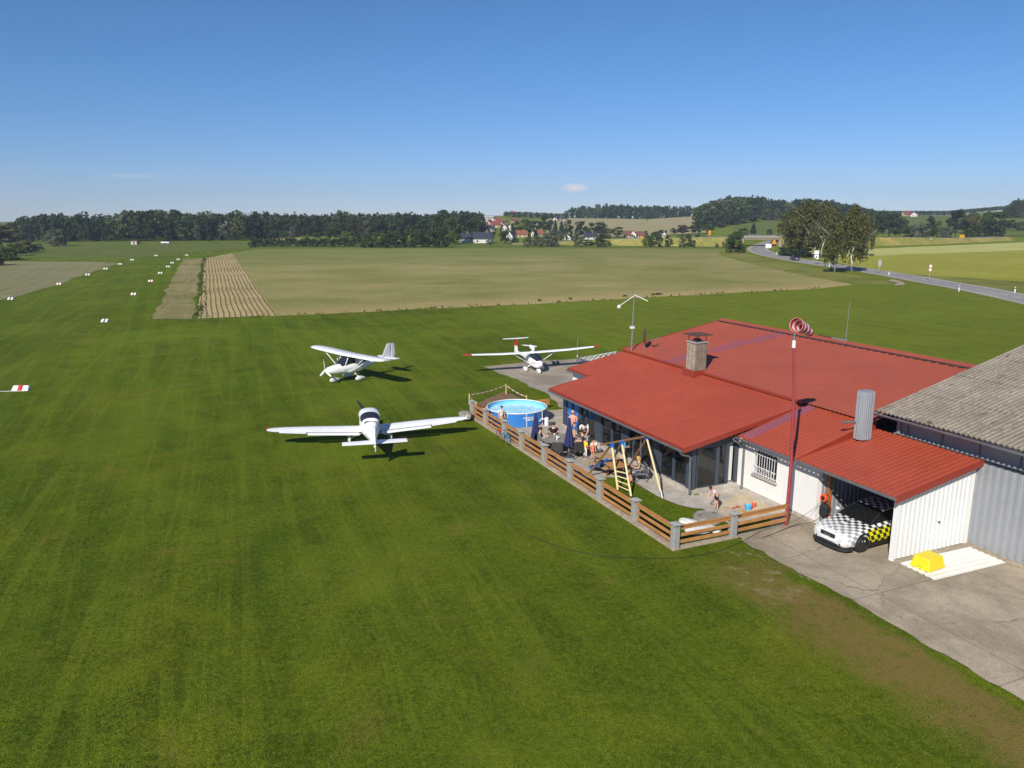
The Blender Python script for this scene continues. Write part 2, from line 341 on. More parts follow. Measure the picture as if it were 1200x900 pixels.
# red and white barrier tape / windsock bands
def bands(name, a, b_, pitch, axis=1, rough=.6, trans=False):
    m, t, b = newmat(name, rough); q = t.sep(t.pos())
    f = t.math('GREATER_THAN', t.math('FRACT', t.math('DIVIDE', q[axis], pitch)), .5)
    t.put(b.inputs['Base Color'], t.mix(f, a, b_)); return m
M['tape'] = bands('barrier_tape', (.75, .73, .7), hexc(205, 120, 100), .3, 0)
M['sockm'] = bands('windsock_cloth', hexc(186, 38, 46), (.72, .66, .64), .34, 1, .8)
LEAF = {'dark': ((0.022, 0.043, 0.013), (0.050, 0.077, 0.021)), 'mid': ((0.037, 0.069, 0.015), (0.085, 0.122, 0.027)),
        'bright': ((0.069, 0.110, 0.018), (0.150, 0.194, 0.035)), 'olive': ((0.069, 0.077, 0.025), (0.150, 0.150, 0.053)),
        'grey': ((0.088, 0.106, 0.056), (0.163, 0.181, 0.106)), 'copper': ((0.037, 0.020, 0.022), (0.062, 0.035, 0.033)),
        'conifer': ((0.015, 0.033, 0.015), (0.033, 0.056, 0.022)), 'rusty': ((0.112, 0.062, 0.031), (0.188, 0.112, 0.050)),
        'birchleaf': ((.062, .066, .018), (.140, .140, .038))}
for k_, (a_, b_) in LEAF.items():
    m, t, b = newmat('foliage_'+k_, .75, 0, .25)
    p = t.n('ShaderNodeNewGeometry').outputs['Position']
    ri = t.n('ShaderNodeNewGeometry').outputs['Random Per Island']
    f = t.math('ADD', t.math('MULTIPLY', t.noise(p, .22, 3, .6), .6), t.math('MULTIPLY', ri, .4))
    c = t.mix(t.ramp(f, .25, .75), a_, b_)
    t.put(b.inputs['Base Color'], c)
    tr = t.n('ShaderNodeBsdfTranslucent'); t.put(tr.inputs[0], t.mix(.5, c, tuple(x*1.5 for x in b_)))
    ms = t.n('ShaderNodeMixShader'); ms.inputs[0].default_value = .3
    t.nt.links.new(b.outputs[0], ms.inputs[1]); t.nt.links.new(tr.outputs[0], ms.inputs[2])
    t.nt.links.new(ms.outputs[0], t.nt.nodes['Material Output'].inputs[0])
    M['leaf_'+k_] = m

# ------------------------------------------------------------------ mesh helpers
class MB:
    def __init__(s): s.v, s.f, s.mi, s.cur = [], [], [], 0
    def add(s, vs_, fs):
        o = len(s.v); s.v += [tuple(x) for x in vs_]
        for f in fs: s.f.append(tuple(i+o for i in f)); s.mi.append(s.cur)
        return s
    def box(s, x0, x1, y0, y1, z0, z1):
        return s.add([(x0,y0,z0),(x1,y0,z0),(x1,y1,z0),(x0,y1,z0),(x0,y0,z1),(x1,y0,z1),(x1,y1,z1),(x0,y1,z1)],
                     [(0,3,2,1),(4,5,6,7),(0,1,5,4),(1,2,6,5),(2,3,7,6),(3,0,4,7)])
    def obox(s, c, size, rot=(0,0,0)):
        m_ = Matrix.Translation(c) @ __import__('mathutils').Euler(rot).to_matrix().to_4x4()
        a, b_, d = size[0]/2, size[1]/2, size[2]/2
        vs_ = [m_ @ Vector(q) for q in [(-a,-b_,-d),(a,-b_,-d),(a,b_,-d),(-a,b_,-d),(-a,-b_,d),(a,-b_,d),(a,b_,d),(-a,b_,d)]]
        return s.add(vs_, [(0,3,2,1),(4,5,6,7),(0,1,5,4),(1,2,6,5),(2,3,7,6),(3,0,4,7)])
    def loft(s, rings, cap=True, closed=True):
        n = len(rings[0]); vs_ = [p for r in rings for p in r]; fs = []
        for i in range(len(rings)-1):
            for j in range(n if closed else n-1):
                k = (j+1) % n
                fs.append((i*n+j, i*n+k, (i+1)*n+k, (i+1)*n+j))
        if cap: fs.append(tuple(range(n-1, -1, -1))); b0 = (len(rings)-1)*n; fs.append(tuple(range(b0, b0+n)))
        return s.add(vs_, fs)
    def path(s, pts, r, n=8, cap=True):
        pts = [Vector(p) for p in pts]; rr = r if isinstance(r, (list, tuple)) else [r]*len(pts)
        rings = []; up = None
        for i, p in enumerate(pts):
            d = (pts[min(i+1, len(pts)-1)]-pts[max(i-1, 0)]).normalized()
            if up is None: up = Vector((0,0,1)) if abs(d.z) < .9 else Vector((1,0,0))
            a = d.cross(up).normalized(); up2 = a.cross(d).normalized()
            rings.append([p + (a*math.cos(2*math.pi*j/n)+up2*math.sin(2*math.pi*j/n))*rr[i] for j in range(n)])
        return s.loft(rings, cap)
    def tube(s, a, b_, r, r1=None, n=8): return s.path([a, b_], [r, r if r1 is None else r1], n)
    def lathe(s, prof, n=24, c=(0,0,0), cap=False):
        return s.loft([[(c[0]+r*math.cos(2*math.pi*j/n), c[1]+r*math.sin(2*math.pi*j/n), c[2]+z) for j in range(n)] for r, z in prof], cap)
    def ball(s, c, r, n=10, sc=(1,1,1)):
        k = n//2+1
        return s.loft([[(c[0]+sc[0]*r*math.sin(math.pi*max(.02,min(.98,i/k)))*math.cos(2*math.pi*j/n), c[1]+sc[1]*r*math.sin(math.pi*max(.02,min(.98,i/k)))*math.sin(2*math.pi*j/n), c[2]-sc[2]*r*math.cos(math.pi*i/k)) for j in range(n)] for i in range(k+1)])
    def prism(s, poly, z0, z1):
        n = len(poly)
        return s.add([(x,y,z0) for x,y in poly]+[(x,y,z1) for x,y in poly],
                     [tuple(range(n-1,-1,-1)), tuple(range(n,2*n))]+[(i,(i+1)%n,(i+1)%n+n,i+n) for i in range(n)])
    def ring_y(s, c, ro, ri, wd, n=20, axis='x'):          # tyre-like ring, axle along axis
        prof = [(ri,-wd/2),(ro*.94,-wd/2),(ro,-wd*.3),(ro,wd*.3),(ro*.94,wd/2),(ri,wd/2),(ri,-wd/2)]
        rings = []
        for r, a in prof:
            if axis == 'x': rings.append([(c[0]+a, c[1]+r*math.cos(2*math.pi*j/n), c[2]+r*math.sin(2*math.pi*j/n)) for j in range(n)])
            else: rings.append([(c[0]+r*math.cos(2*math.pi*j/n), c[1]+a, c[2]+r*math.sin(2*math.pi*j/n)) for j in range(n)])
        return s.loft(rings, False)
    def xf(s, mat):
        s.v = [tuple(mat @ Vector(p)) for p in s.v]; return s
    def build(s, name, mats, parent=None, smooth=False, bevel=0, loc=None, label=None):
        me = bpy.data.meshes.new(name); me.from_pydata(s.v, [], s.f)
        mats = mats if isinstance(mats, list) else [mats]
        for m_ in mats: me.materials.append(M[m_] if isinstance(m_, str) else m_)
        for p_, i in zip(me.polygons, s.mi): p_.material_index = i
        if smooth:
            for p_ in me.polygons: p_.use_smooth = True
        me.validate(); me.update()
        o = bpy.data.objects.new(name, me); COL.objects.link(o)
        if smooth: 
            try: me.set_sharp_from_angle(angle=R(40))
            except Exception: pass
        if bevel:
            b_ = o.modifiers.new('bevel', 'BEVEL'); b_.width = bevel; b_.segments = 2; b_.limit_method = 'ANGLE'
        if parent: o.parent = parent
        if loc: o.location = loc
        if label: o['label'] = label
        return o
def tag(o, label, cat=None, group=None, kind=None):
    if label: o['label'] = label
    if cat: o['category'] = cat
    if group: o['group'] = group
    if kind: o['kind'] = kind
    return o
def empty(name, loc=(0,0,0), rz=0., label=None, cat=None, group=None):
    o = bpy.data.objects.new(name, None); COL.objects.link(o); o.empty_display_size = .3
    o.location = loc; o.rotation_euler = (0, 0, rz)
    return tag(o, label, cat, group)
def copy_tree(o, parent=None):
    c = o.copy(); COL.objects.link(c); c.parent = parent
    for ch in [x for x in KIDS(o)]: copy_tree(ch, c)
    return c
def KIDS(o): return [x for x in bpy.data.objects if x.parent is o]

# ------------------------------------------------------------------ measured placement
def P(x, y, z=0.):
    cx = (x-600)/F; cy = -(y-450)/F
    d = (cx, math.cos(PITCH)+cy*math.sin(PITCH), -math.sin(PITCH)+cy*math.cos(PITCH))
    k = (z-H)/d[2]
    return Vector((d[0]*k, d[1]*k, z))
def B(x, y, z=0.):                                   # clubhouse frame -> world
    return Vector((OX+x*math.cos(TH)-y*math.sin(TH), OY+x*math.sin(TH)+y*math.cos(TH), z))
def interp(x, pts):
    if x <= pts[0][0]: return pts[0][1]
    for (a, b_), (c, d) in zip(pts, pts[1:]):
        if x <= c: return b_+(d-b_)*(x-a)/(c-a)
    return pts[-1][1]
HPROF = [(-400, 3), (0, 2), (290, 2), (400, 6), (520, 10), (600, 12), (680, 9), (760, 8), (830, 12), (900, 15), (970, 13), (1040, 12), (1110, 12), (1170, 17), (1300, 20), (1800, 22)]
Y0PROF = [(0, 470), (290, 460), (350, 330), (560, 385), (700, 385), (830, 385), (1000, 400), (1120, 385), (1300, 360)]
def terrain(X, Y):
    if Y < 300: return 0.
    px = 600+934*X/Y; y0 = interp(px, Y0PROF)
    if Y <= y0: return 0.
    k = min(1, (Y-y0)/(860-y0)); k = k*k*(3-2*k)*.6+k*.4
    z = interp(px, HPROF)*k
    return z - max(0, Y-1250)*.01
def G(px, py):                                        # where the sight line of a picture point meets the terrain
    Y = 250.; t_ = (px-600)/934
    a = PITCH-math.atan((450-py)/F)
    while Y < 3000:
        X = t_*Y; z = terrain(X, Y)
        if z >= H-Y*math.tan(a): return Vector((X, Y, z))
        Y += 2
    return Vector((t_*900, 900, terrain(t_*900, 900)))
def ztop(Y, py): return H - Y*math.tan(PITCH-math.atan((450-py)/F))

# ------------------------------------------------------------------ ground
def npmesh(name, verts, faces, mat):
    me = bpy.data.meshes.new(name); me.vertices.add(len(verts)); me.vertices.foreach_set('co', np.asarray(verts, dtype=np.float32).ravel())
    faces = np.asarray(faces, dtype=np.int32); k = faces.shape[1]
    me.loops.add(faces.size); me.loops.foreach_set('vertex_index', faces.ravel())
    me.polygons.add(len(faces)); me.polygons.foreach_set('loop_start', np.arange(0, faces.size, k, dtype=np.int32))
    me.update(calc_edges=True); me.validate()
    for m_ in (mat if isinstance(mat, list) else [mat]): me.materials.append(M[m_])
    o = bpy.data.objects.new(name, me); COL.objects.link(o); return o
ys = [-40, -10, 5, 20, 40, 70, 110, 160, 220, 280]+[300+12*i for i in range(60)]+[1020+60*i for i in range(15)]+[2200, 3200, 5000, 9000]
ts = [-2.2+4.4*i/160 for i in range(161)]
vs_ = []; 
for Y in ys:
    for t_ in ts:
        if Y < 20: vs_.append((t_*120, Y, 0.))
        else: X = t_*(Y+80); vs_.append((X, Y, terrain(X, Y)))
n = len(ts); fs = [(i*n+j, i*n+j+1, (i+1)*n+j+1, (i+1)*n+j) for i in range(len(ys)-1) for j in range(n-1)]
g = npmesh('ground', vs_, fs, 'lawn'); tag(g, 'short mown green grass of the airfield reaching to the hills', kind='structure')
for p_ in g.data.polygons: p_.use_smooth = True
def sheet(name, pts, mat, z, label, jitter=.0, step=2., seed=1, world=True):
    """flat patch from a polygon, its edge wandering a little"""
    r_ = random.Random(seed); out = []
    n_ = len(pts)
    for i in range(n_):
        a = Vector(pts[i][:2]); b_ = Vector(pts[(i+1) % n_][:2]); L_ = (b_-a).length; k = max(1, int(L_/step))
        nrm = Vector((-(b_-a).y, (b_-a).x)).normalized()
        for j in range(k):
            q = a.lerp(b_, j/k)
            if jitter: q = q + nrm*jitter*(mnoise.noise(Vector((q.x/(step*1.7), q.y/(step*1.7), seed)))*2+r_.uniform(-.35, .35))
            out.append((q.x, q.y, z))
    o = MB().add(out, [tuple(range(len(out)))]).build(name, mat)
    return tag(o, label, kind='structure')
def pxs(l): return [P(*q)[:2] for q in l]
def drape(name, pxpoly_near, pxpoly_far, mat, off, label, nx=40, ny=14):
    """sheet following the terrain between a near and a far line, both given as (px, distance)"""
    vs_ = []
    for j in range(ny+1):
        for i in range(nx+1):
            px = pxpoly_near[0][0]+(pxpoly_near[-1][0]-pxpoly_near[0][0])*i/nx
            a = interp(px, pxpoly_near); b_ = interp(px, pxpoly_far); Y = a+(b_-a)*j/ny; X = (px-600)/934*Y
            vs_.append((X, Y, terrain(X, Y)+off))
    fs = [(j*(nx+1)+i, j*(nx+1)+i+1, (j+1)*(nx+1)+i+1, (j+1)*(nx+1)+i) for j in range(ny) for i in range(nx)]
    return tag(npmesh(name, vs_, fs, mat), label, kind='structure')
# far flat meadows, runway, fields
sheet('meadow', pxs([(-120, 287), (-200, 300), (150, 303), (215, 297), (300, 291.5), (600, 290.5), (872, 291), (860, 284), (300, 283.5), (-100, 284)]), 'meadow', .004, 'far hay meadow between the runway and the woods', 1.5, 20, 2)
sheet('hay_field', pxs([(-260, 372), (0, 353), (30, 344.5), (80, 329), (118, 315), (143, 308), (100, 306.5), (20, 306.5), (-300, 308)]), 'tanfield', .008, 'pale tan hay field left of the runway', .8, 6, 3)
sheet('runway', pxs([(-700, 640), (-330, 655), (20, 462), (118, 377), (154, 346), (175, 329), (196, 313), (209, 304), (222, 296), (172, 299.5), (155, 305), (141, 310), (124, 315), (103, 322), (69, 333), (10, 351), (-200, 402), (-700, 500)]), 'runway', .010, 'dark green mown grass runway between the white edge markers', .4, 4, 4)
sheet('runway_verge', pxs([(128, 377.5), (176, 375), (211, 304), (240, 295), (222, 295.5), (209, 304.5), (196, 314), (176, 331)]), 'verge', .012, 'bright green strip beside the right runway markers', .5, 5, 5)
sheet('rough_strip', pxs([(178, 374), (224, 374), (231, 340), (238, 303), (214, 304)]), 'rough', .014, 'strip of rough brownish grass left of the maize field', .5, 4, 6)
sheet('crop_field', pxs([(232, 373), (380, 368), (520, 361), (640, 355.5), (800, 346.5), (960, 338), (1000, 333.5), (938, 322), (880, 309), (842, 298), (846, 293), (800, 291.5), (600, 291), (300, 292), (240, 302.5)]), 'field', .016, 'large tan field of young maize in long rows', .35, 3, 7)
sheet('ditch_meadow', pxs([(1003, 333.5), (1052, 333), (1012, 324), (960, 315), (900, 304), (875, 296), (866, 292), (848, 293), (845, 298), (882, 309), (940, 322)]), 'ditch', .020, 'uneven long grass between the maize field and the road', .7, 4, 8)
sheet('wheat_field', pxs([(1020, 316), (1100, 324), (1200, 330), (1500, 352), (1500, 297), (1200, 293), (1000, 299.5), (940, 300)]), 'crop', .024, 'olive green crop field right of the road', .8, 6, 9)
sheet('barley_field', pxs([(935, 300), (1000, 300), (1200, 293.5), (1500, 284), (1500, 279), (1200, 284), (1000, 292.5), (950, 294)]), 'crop2', .028, 'pale yellow ripening band of crop beyond the olive field', .8, 8, 10)
sheet('verge_meadow', pxs([(1050, 325), (1120, 333), (1200, 342), (1500, 380), (1500, 352), (1200, 330), (1100, 323.5)]), 'ditch', .032, 'rough grass margin between the road and the crop field', .8, 5, 11)
drape('hill_field', [(640, 420), (700, 430), (810, 470), (830, 480)], [(640, 820), (700, 850), (810, 840), (830, 700)], 'hillfield', .35, 'beige crop field on the low hill below the hilltop wood')
drape('hill_meadow', [(860, 430), (905, 440), (960, 430)], [(860, 560), (905, 640), (960, 640)], 'meadow', .35, 'green meadow on the slope under the forested hill')
drape('far_hill_field', [(1010, 480), (1130, 480)], [(1010, 1200), (1130, 1300)], 'meadow', .4, 'pale green field on the far hill at the right')
drape('right_hill_field', [(1150, 430), (1300, 430)], [(1150, 640), (1300, 640)], 'meadow', .35, 'light green slope under the trees at the right edge')
drape('left_hill_field', [(305, 345), (352, 345)], [(305, 420), (352, 420)], 'hillfield', .3, 'small pale field between the hedge and the left wood')
drape('village_field', [(600, 900), (700, 900)], [(600, 1300), (700, 1300)], 'crop', .4, 'bright green field on the skyline behind the village')
# ------------------------------------------------------------------ hard surfaces
def bl(l): return [B(*q)[:2] for q in l]
def localsheet(name, pts, mat, z, label, jitter=0, step=.4, seed=1):
    o = sheet(name, pts, mat, z, label, jitter, step, seed)
    o.location = (OX, OY, 0); o.rotation_euler = (0, 0, TH); return o
localsheet('apron', [(-1.25, -4.95), (8.0, -4.7), (12, -5), (12, -40), (-1.4, -40), (-1.35, -16), (-1.15, -10), (-1.3, -7)], 'apron', .016, 'grey concrete apron in front of garage and hangar', .09, .35, 21)
localsheet('apron_corner', [(-1.2, -4.45), (.8, -4.35), (1.3, -3.8), (2.62, -3.76), (2.62, -5.2), (-1.1, -5.2)], 'apron', .012, 'grey concrete corner beneath the last fence bay', .04, .35, 24)
localsheet('aircraft_stand', [(2.2, 17.3), (3.1, 21.2), (3.05, 26.5), (2.75, 32.5), (8, 32.9), (13.8, 32.3), (18.5, 31), (18.5, 18), (14.2, 15.9), (2.3, 15.9)], 'asphalt', .012, 'worn grey asphalt stand behind the clubhouse', .15, .8, 22)
localsheet('patio', [(-3.95, 3.9), (-3.95, 16.6), (-2.2, 17.2), (2.2, 16.5), (2.2, 12.0), (0.1, 12.0), (0.1, 3.2), (-1.3, 3.1), (-2.3, 3.6)], 'paving', .030, 'pale paved patio with the tables', .03, .6, 23)
localsheet('path', [(-1.45, 3.2), (0.1, 3.2), (0.1, -.2), (2.62, -.2), (2.62, -.55), (1.2, -.9), (.3, -1.4), (-.55, -1.75), (-.95, -1.45), (-1.3, -.9), (-1.5, .4)], 'stonepath', .034, 'concrete path around the glazed corner', .03, .5, 25)
localsheet('slab_ground', [(-.6, -3.75), (2.62, -3.75), (2.62, -.3), (.3, -.4), (-.6, -1.4)], 'stonepath', .022, 'pale slabs around the sandpit', .03, .5, 27)
localsheet('sandpit', [(-.1, -1.6), (2.5, -.75), (2.5, -3.4), (-.1, -3.6)], 'sand', .026, 'sandpit before the white wall', .08, .4, 26)
def kerbs():
    mb = MB(); mb.box(-4.32, -4.0, -4.8, 17.3, 0, .10); mb.box(-3.99, -1.2, -4.8, -4.5, 0, .10)
    o = mb.build('kerb', 'kerb', bevel=.02); o.location = (OX, OY, 0); o.rotation_euler = (0, 0, TH)
    tag(o, 'low concrete footing that carries the timber fence', kind='structure')
    mb = MB(); mb.box(-.55, 2.6, -3.72, -3.45, 0, .09); mb.box(-.55, -.2, -3.44, -1.9, 0, .09); mb.box(2.3, 2.6, -3.44, -.6, 0, .12)
    o = mb.build('sandpit_edge', 'stonepath', bevel=.02); o.location = (OX, OY, 0); o.rotation_euler = (0, 0, TH)
    tag(o, 'pale slabs framing the sandpit', kind='structure')
kerbs()
# road
def catmull(p, k=8):
    out = []; p = [p[0]*1]+p+[p[-1]*1]
    for i in range(1, len(p)-2):
        for j in range(k):
            s = j/k; out.append(.5*((2*p[i])+(p[i+1]-p[i-1])*s+(2*p[i-1]-5*p[i]+4*p[i+1]-p[i+2])*s*s+(3*p[i]-p[i-1]-3*p[i+1]+p[i+2])*s**3))
    out.append(p[-2]); return out
ROAD = catmull([P(*q) for q in [(1500, 425), (1300, 373), (1215, 353.5), (1150, 340), (1100, 331.3), (1050, 322.5), (1000, 314.8), (960, 309), (930, 304.3), (908, 300), (894, 296), (888, 292.5), (890, 289.4), (895, 287), (900, 285), (906, 283), (910, 281.4)]], 8)
def ribbon(pts, o0, o1, z):
    vs_ = []
    for i, p in enumerate(pts):
        d = (pts[min(i+1, len(pts)-1)]-pts[max(i-1, 0)]).normalized(); nn = Vector((-d.y, d.x, 0))
        vs_ += [(p+nn*o0)[:2]+(z,), (p+nn*o1)[:2]+(z,)]
    return vs_, [(2*i, 2*i+1, 2*i+3, 2*i+2) for i in range(len(pts)-1)]
tag(MB().add(*ribbon(ROAD, -3.9, 3.9, .040)).build('road_shoulder', 'kerb'), 'pale gravel shoulder along the country road', kind='structure')
tag(MB().add(*ribbon(ROAD, -3.1, 3.1, .050)).build('road', 'road'), 'grey asphalt country road curving under the bridge', kind='structure')
mb = MB()
for o_ in (-2.9, 2.9): mb.add(*ribbon(ROAD, o_-.07, o_+.07, .056))
for i in range(0, len(ROAD)-1, 2): 
    a, b_ = ribbon(ROAD[i:i+2], -.06, .06, .056); mb.add(a, b_)
tag(mb.build('road_marking', 'linewhite'), 'white edge and centre lines of the country road', kind='structure')
sheet('field_track', pxs([(1047, 335), (1062, 333.5), (1056, 330), (1046, 327.5), (1040, 329), (1052, 331.5)]), 'kerb', .045, 'short gravel turning leaving the road', .1, 2, 31)
# ------------------------------------------------------------------ embankment and bridge
EMB = [(600, 350, .3), (650, 345, 1.0), (700, 340, 2.2), (760, 335, 3.0), (868, 328, 3.7)]
EMB2 = [(913, 326, 3.7), (1000, 330, 3.6), (1060, 345, 3.0), (1120, 370, 2.0), (1180, 400, 1.5)]
def bank(pts, name, label):
    vs_ = []; n = 30
    for i in range(n+1):
        px = pts[0][0]+(pts[-1][0]-pts[0][0])*i/n
        Y = interp(px, [(a, b_) for a, b_, c in pts]); h = interp(px, [(a, c) for a, b_, c in pts])
        X = (px-600)/934*Y
        for dy, k in ((-9.5, -.02), (-6.5, .32), (-3.6, .95), (-3.2, 1), (3.2, 1), (3.6, .95), (11, -.02)):
            e = .12*mnoise.noise(Vector((X*.2, dy, 3)))
            vs_.append((X, Y+dy, h*k+(e if abs(dy) > 4 else 0)+terrain(X, Y+dy)))
    fs = [(i*7+j, i*7+j+1, (i+1)*7+j+1, (i+1)*7+j) for i in range(n) for j in range(6)]
    o = npmesh(name, vs_, fs, ['bank', 'road'])
    for q in range(n): o.data.polygons[q*6+3].material_index = 1
    return tag(o, label, kind='structure')
bank(EMB, 'embankment', 'grassy yellowish road embankment left of the bridge')
bank(EMB2, 'embankment', 'grassy brownish road embankment right of the bridge')
def bridge():
    x0, x1 = (868-600)/934*328, (913-600)/934*326; Y = 327
    rt = empty('bridge', ((x0+x1)/2, Y, 0), 0, 'pale concrete road bridge over the country road', 'bridge')
    hw = (x1-x0)/2+1
    MB().box(-hw, hw, -4.2, 4.2, 2.75, 3.72).build('deck', 'kerb', rt, bevel=.05)
    MB().box(-hw-.5, hw+.5, -4.5, -4.15, 3.3, 4.15).build('parapet', 'wellc', rt, bevel=.03)
    MB().box(-hw-.5, hw+.5, 4.15, 4.5, 3.3, 4.15).build('parapet', 'wellc', rt, bevel=.03)
    for s in (-1, 1): MB().box(s*hw-1.4, s*hw+1.4, -4.1, 4.1, 0, 2.74).build('abutment', 'kerb', rt, bevel=.05)
    mb = MB(); mb.path([(-hw-6, -4.0, 4.9), (hw+6, -4.0, 4.9)], .06, 6)
    for i in range(14): x = -hw-5+i*(2*hw+10)/13; mb.tube((x, -4.0, 3.9), (x, -4.0, 4.9), .05, n=5)
    mb.build('railing', 'zinc', rt)
bridge()
# ------------------------------------------------------------------ vegetation
def leaf_quads(centers, normals, size, rs):
    """little bent leaf clumps, one quad each"""
    n = len(centers)
    a = rs.normal(size=(n, 3)); t1 = np.cross(normals, a); t1 /= (np.linalg.norm(t1, axis=1, keepdims=True)+1e-9)
    t2 = np.cross(normals, t1)
    s = (size*rs.uniform(.55, 1.3, (n, 1)))
    k = rs.uniform(.6, 1.2, (n, 4, 1))
    q = np.stack([-t1-.3*t2, t2*.9-.2*t1, t1+.25*t2, -t2*.85+.2*t1], axis=1)*k*s[:, None, :]
    v = centers[:, None, :]+q+normals[:, None, :]*(rs.uniform(-.35, .35, (n, 4, 1))*s[:, None, :])
    return v.reshape(-1, 3)
def crown_cloud(kind, nleaf, rs):
    """unit crown: height 0..1, half width .5; returns leaf centres and normals"""
    blobs = []
    if kind == 'round':
        for i in range(20):
            a = rs.uniform(0, 2*math.pi); z = rs.uniform(.25, .88); w_ = .36*math.sqrt(max(.05, 1-((z-.55)/.42)**2))
            r = rs.uniform(.3, 1)*w_; blobs.append((r*math.cos(a), r*math.sin(a), z, rs.uniform(.10, .18), rs.uniform(.08, .13)))
    elif kind == 'oval':
        for i in range(22):
            a = rs.uniform(0, 2*math.pi); z = rs.uniform(.14, .92); w_ = .38*math.sqrt(max(.04, 1-((z-.5)/.48)**2))
            r = rs.uniform(.3, 1)*w_; blobs.append((r*math.cos(a), r*math.sin(a), z, rs.uniform(.11, .19), rs.uniform(.07, .11)))
    elif kind == 'bush':
        for i in range(18):
            a = rs.uniform(0, 2*math.pi); z = rs.uniform(.08, .82); w_ = .38*math.sqrt(max(.08, 1-(max(0, z-.3)/.62)**2))
            r = rs.uniform(.3, 1)*w_; blobs.append((r*math.cos(a), r*math.sin(a), z, rs.uniform(.12, .2), rs.uniform(.10, .17)))
    elif kind == 'conifer':
        for i in range(26):
            z = .08+.88*i/26; w_ = .42*(1-z)**.8; a = rs.uniform(0, 2*math.pi); 
            for q in range(2): blobs.append((w_*.55*math.cos(a+q*math.pi), w_*.55*math.sin(a+q*math.pi), z, max(.04, w_*.55), .05))
    elif kind == 'birch':
        for i in range(34):
            a = rs.uniform(0, 2*math.pi); z = rs.uniform(.28, .93); w_ = .40*math.sqrt(max(.05, 1-((z-.52)/.47)**2))
            r = rs.uniform(.25, 1.05)*w_; blobs.append((r*math.cos(a), r*math.sin(a), z, rs.uniform(.06, .12), rs.uniform(.06, .15)))
    b_ = np.array(blobs); wt = (b_[:, 3]**1.6); wt /= wt.sum()
    idx = rs.choice(len(b_), nleaf, p=wt); d = rs.normal(size=(nleaf, 3)); d /= np.linalg.norm(d, axis=1, keepdims=True)
    rad = rs.uniform(.35, 1.08, (nleaf, 1))**.45
    c = b_[idx][:, :3]+d*rad*np.stack([b_[idx][:, 3], b_[idx][:, 3], b_[idx][:, 4]], axis=1)
    if kind == 'birch':                                # hanging sprays
        k = rs.random(nleaf) < .4; c[k, 2] -= rs.uniform(0, .14, k.sum())
    nn = d*.7+rs.normal(size=(nleaf, 3))*.55; nn[:, 2] += .25; nn /= np.linalg.norm(nn, axis=1, keepdims=True)
    c[:, 2] = np.clip(c[:, 2], .01, 1.05)
    return c, nn
TREES = {}
def tree_parts(kind, leafc, nleaf, size, seed):
    key = (kind, leafc, nleaf, seed)
    if key in TREES: return TREES[key]
    rs = np.random.default_rng(seed)
    c, nn = crown_cloud(kind, nleaf, rs)
    v = leaf_quads(c, nn, size, rs); f = np.arange(len(v)).reshape(-1, 4)
    o = npmesh('crown', v, f, 'leaf_'+leafc); me = o.data; bpy.data.objects.remove(o)
    lk = .5 if kind != 'birch' else .32
    mb = MB(); r0 = .022 if kind != 'birch' else .011
    top = .8; pts = [(rs.normal()*.008*i, rs.normal()*.008*i, top*i/6) for i in range(7)]; pts[0] = (0, 0, -.03)
    mb.path(pts, [r0*(1.25 if i == 0 else 1-.13*i) for i in range(7)], 8)
    for i in range(9):
        z = rs.uniform(.22 if kind != 'birch' else .3, .65); a = rs.uniform(0, 2*math.pi); l = rs.uniform(.15, .3)
        mb.path([(0, 0, z), (l*.5*math.cos(a), l*.5*math.sin(a), z+.09), (l*math.cos(a), l*math.sin(a), z+.2)], [r0*lk, r0*lk*.6, r0*lk*.3], 5)
    ot = mb.build('trunk', 'birch' if kind == 'birch' else 'bark'); mt = ot.data; bpy.data.objects.remove(ot)
    TREES[key] = (me, mt); return TREES[key]
def plant(name, X, Y, h, wd, kind, leafc, label, cat='tree', group=None, nleaf=900, size=.04, seed=1, z=None, dp=None):
    me, mt = tree_parts(kind, leafc, nleaf, size, seed)
    rt = empty(name, (X, Y, terrain(X, Y) if z is None else z), rnd.uniform(0, 6.28), label, cat, group)
    rt.scale = (wd, dp or wd, h)
    c = bpy.data.objects.new('crown' if cat == 'tree' else 'foliage', me); COL.objects.link(c); c.parent = rt
    if kind != 'bush':
        q = bpy.data.objects.new('trunk', mt); COL.objects.link(q); q.parent = rt
        if kind == 'birch': q.scale = (h/wd, h/wd, 1)
    return rt
def pt(name, px, base, top, wpx, kind, leafc, label, cat='tree', Y=None, seed=None, nleaf=900, size=.045):
    """plant at the picture point px with its foot at `base` (or at distance Y)"""
    if Y is None: g_ = G(px, base) if base < 289 else P(px, base); X, Y = g_[0], g_[1]
    else: X = (px-600)/934*Y
    zg = terrain(X, Y); h = ztop(Y, top)-zg; wd = wpx/913*Y*1.12
    return plant(name, X, Y, h, wd, kind, leafc, label, cat, seed=seed or rnd.randint(1, 3), nleaf=nleaf, size=size)
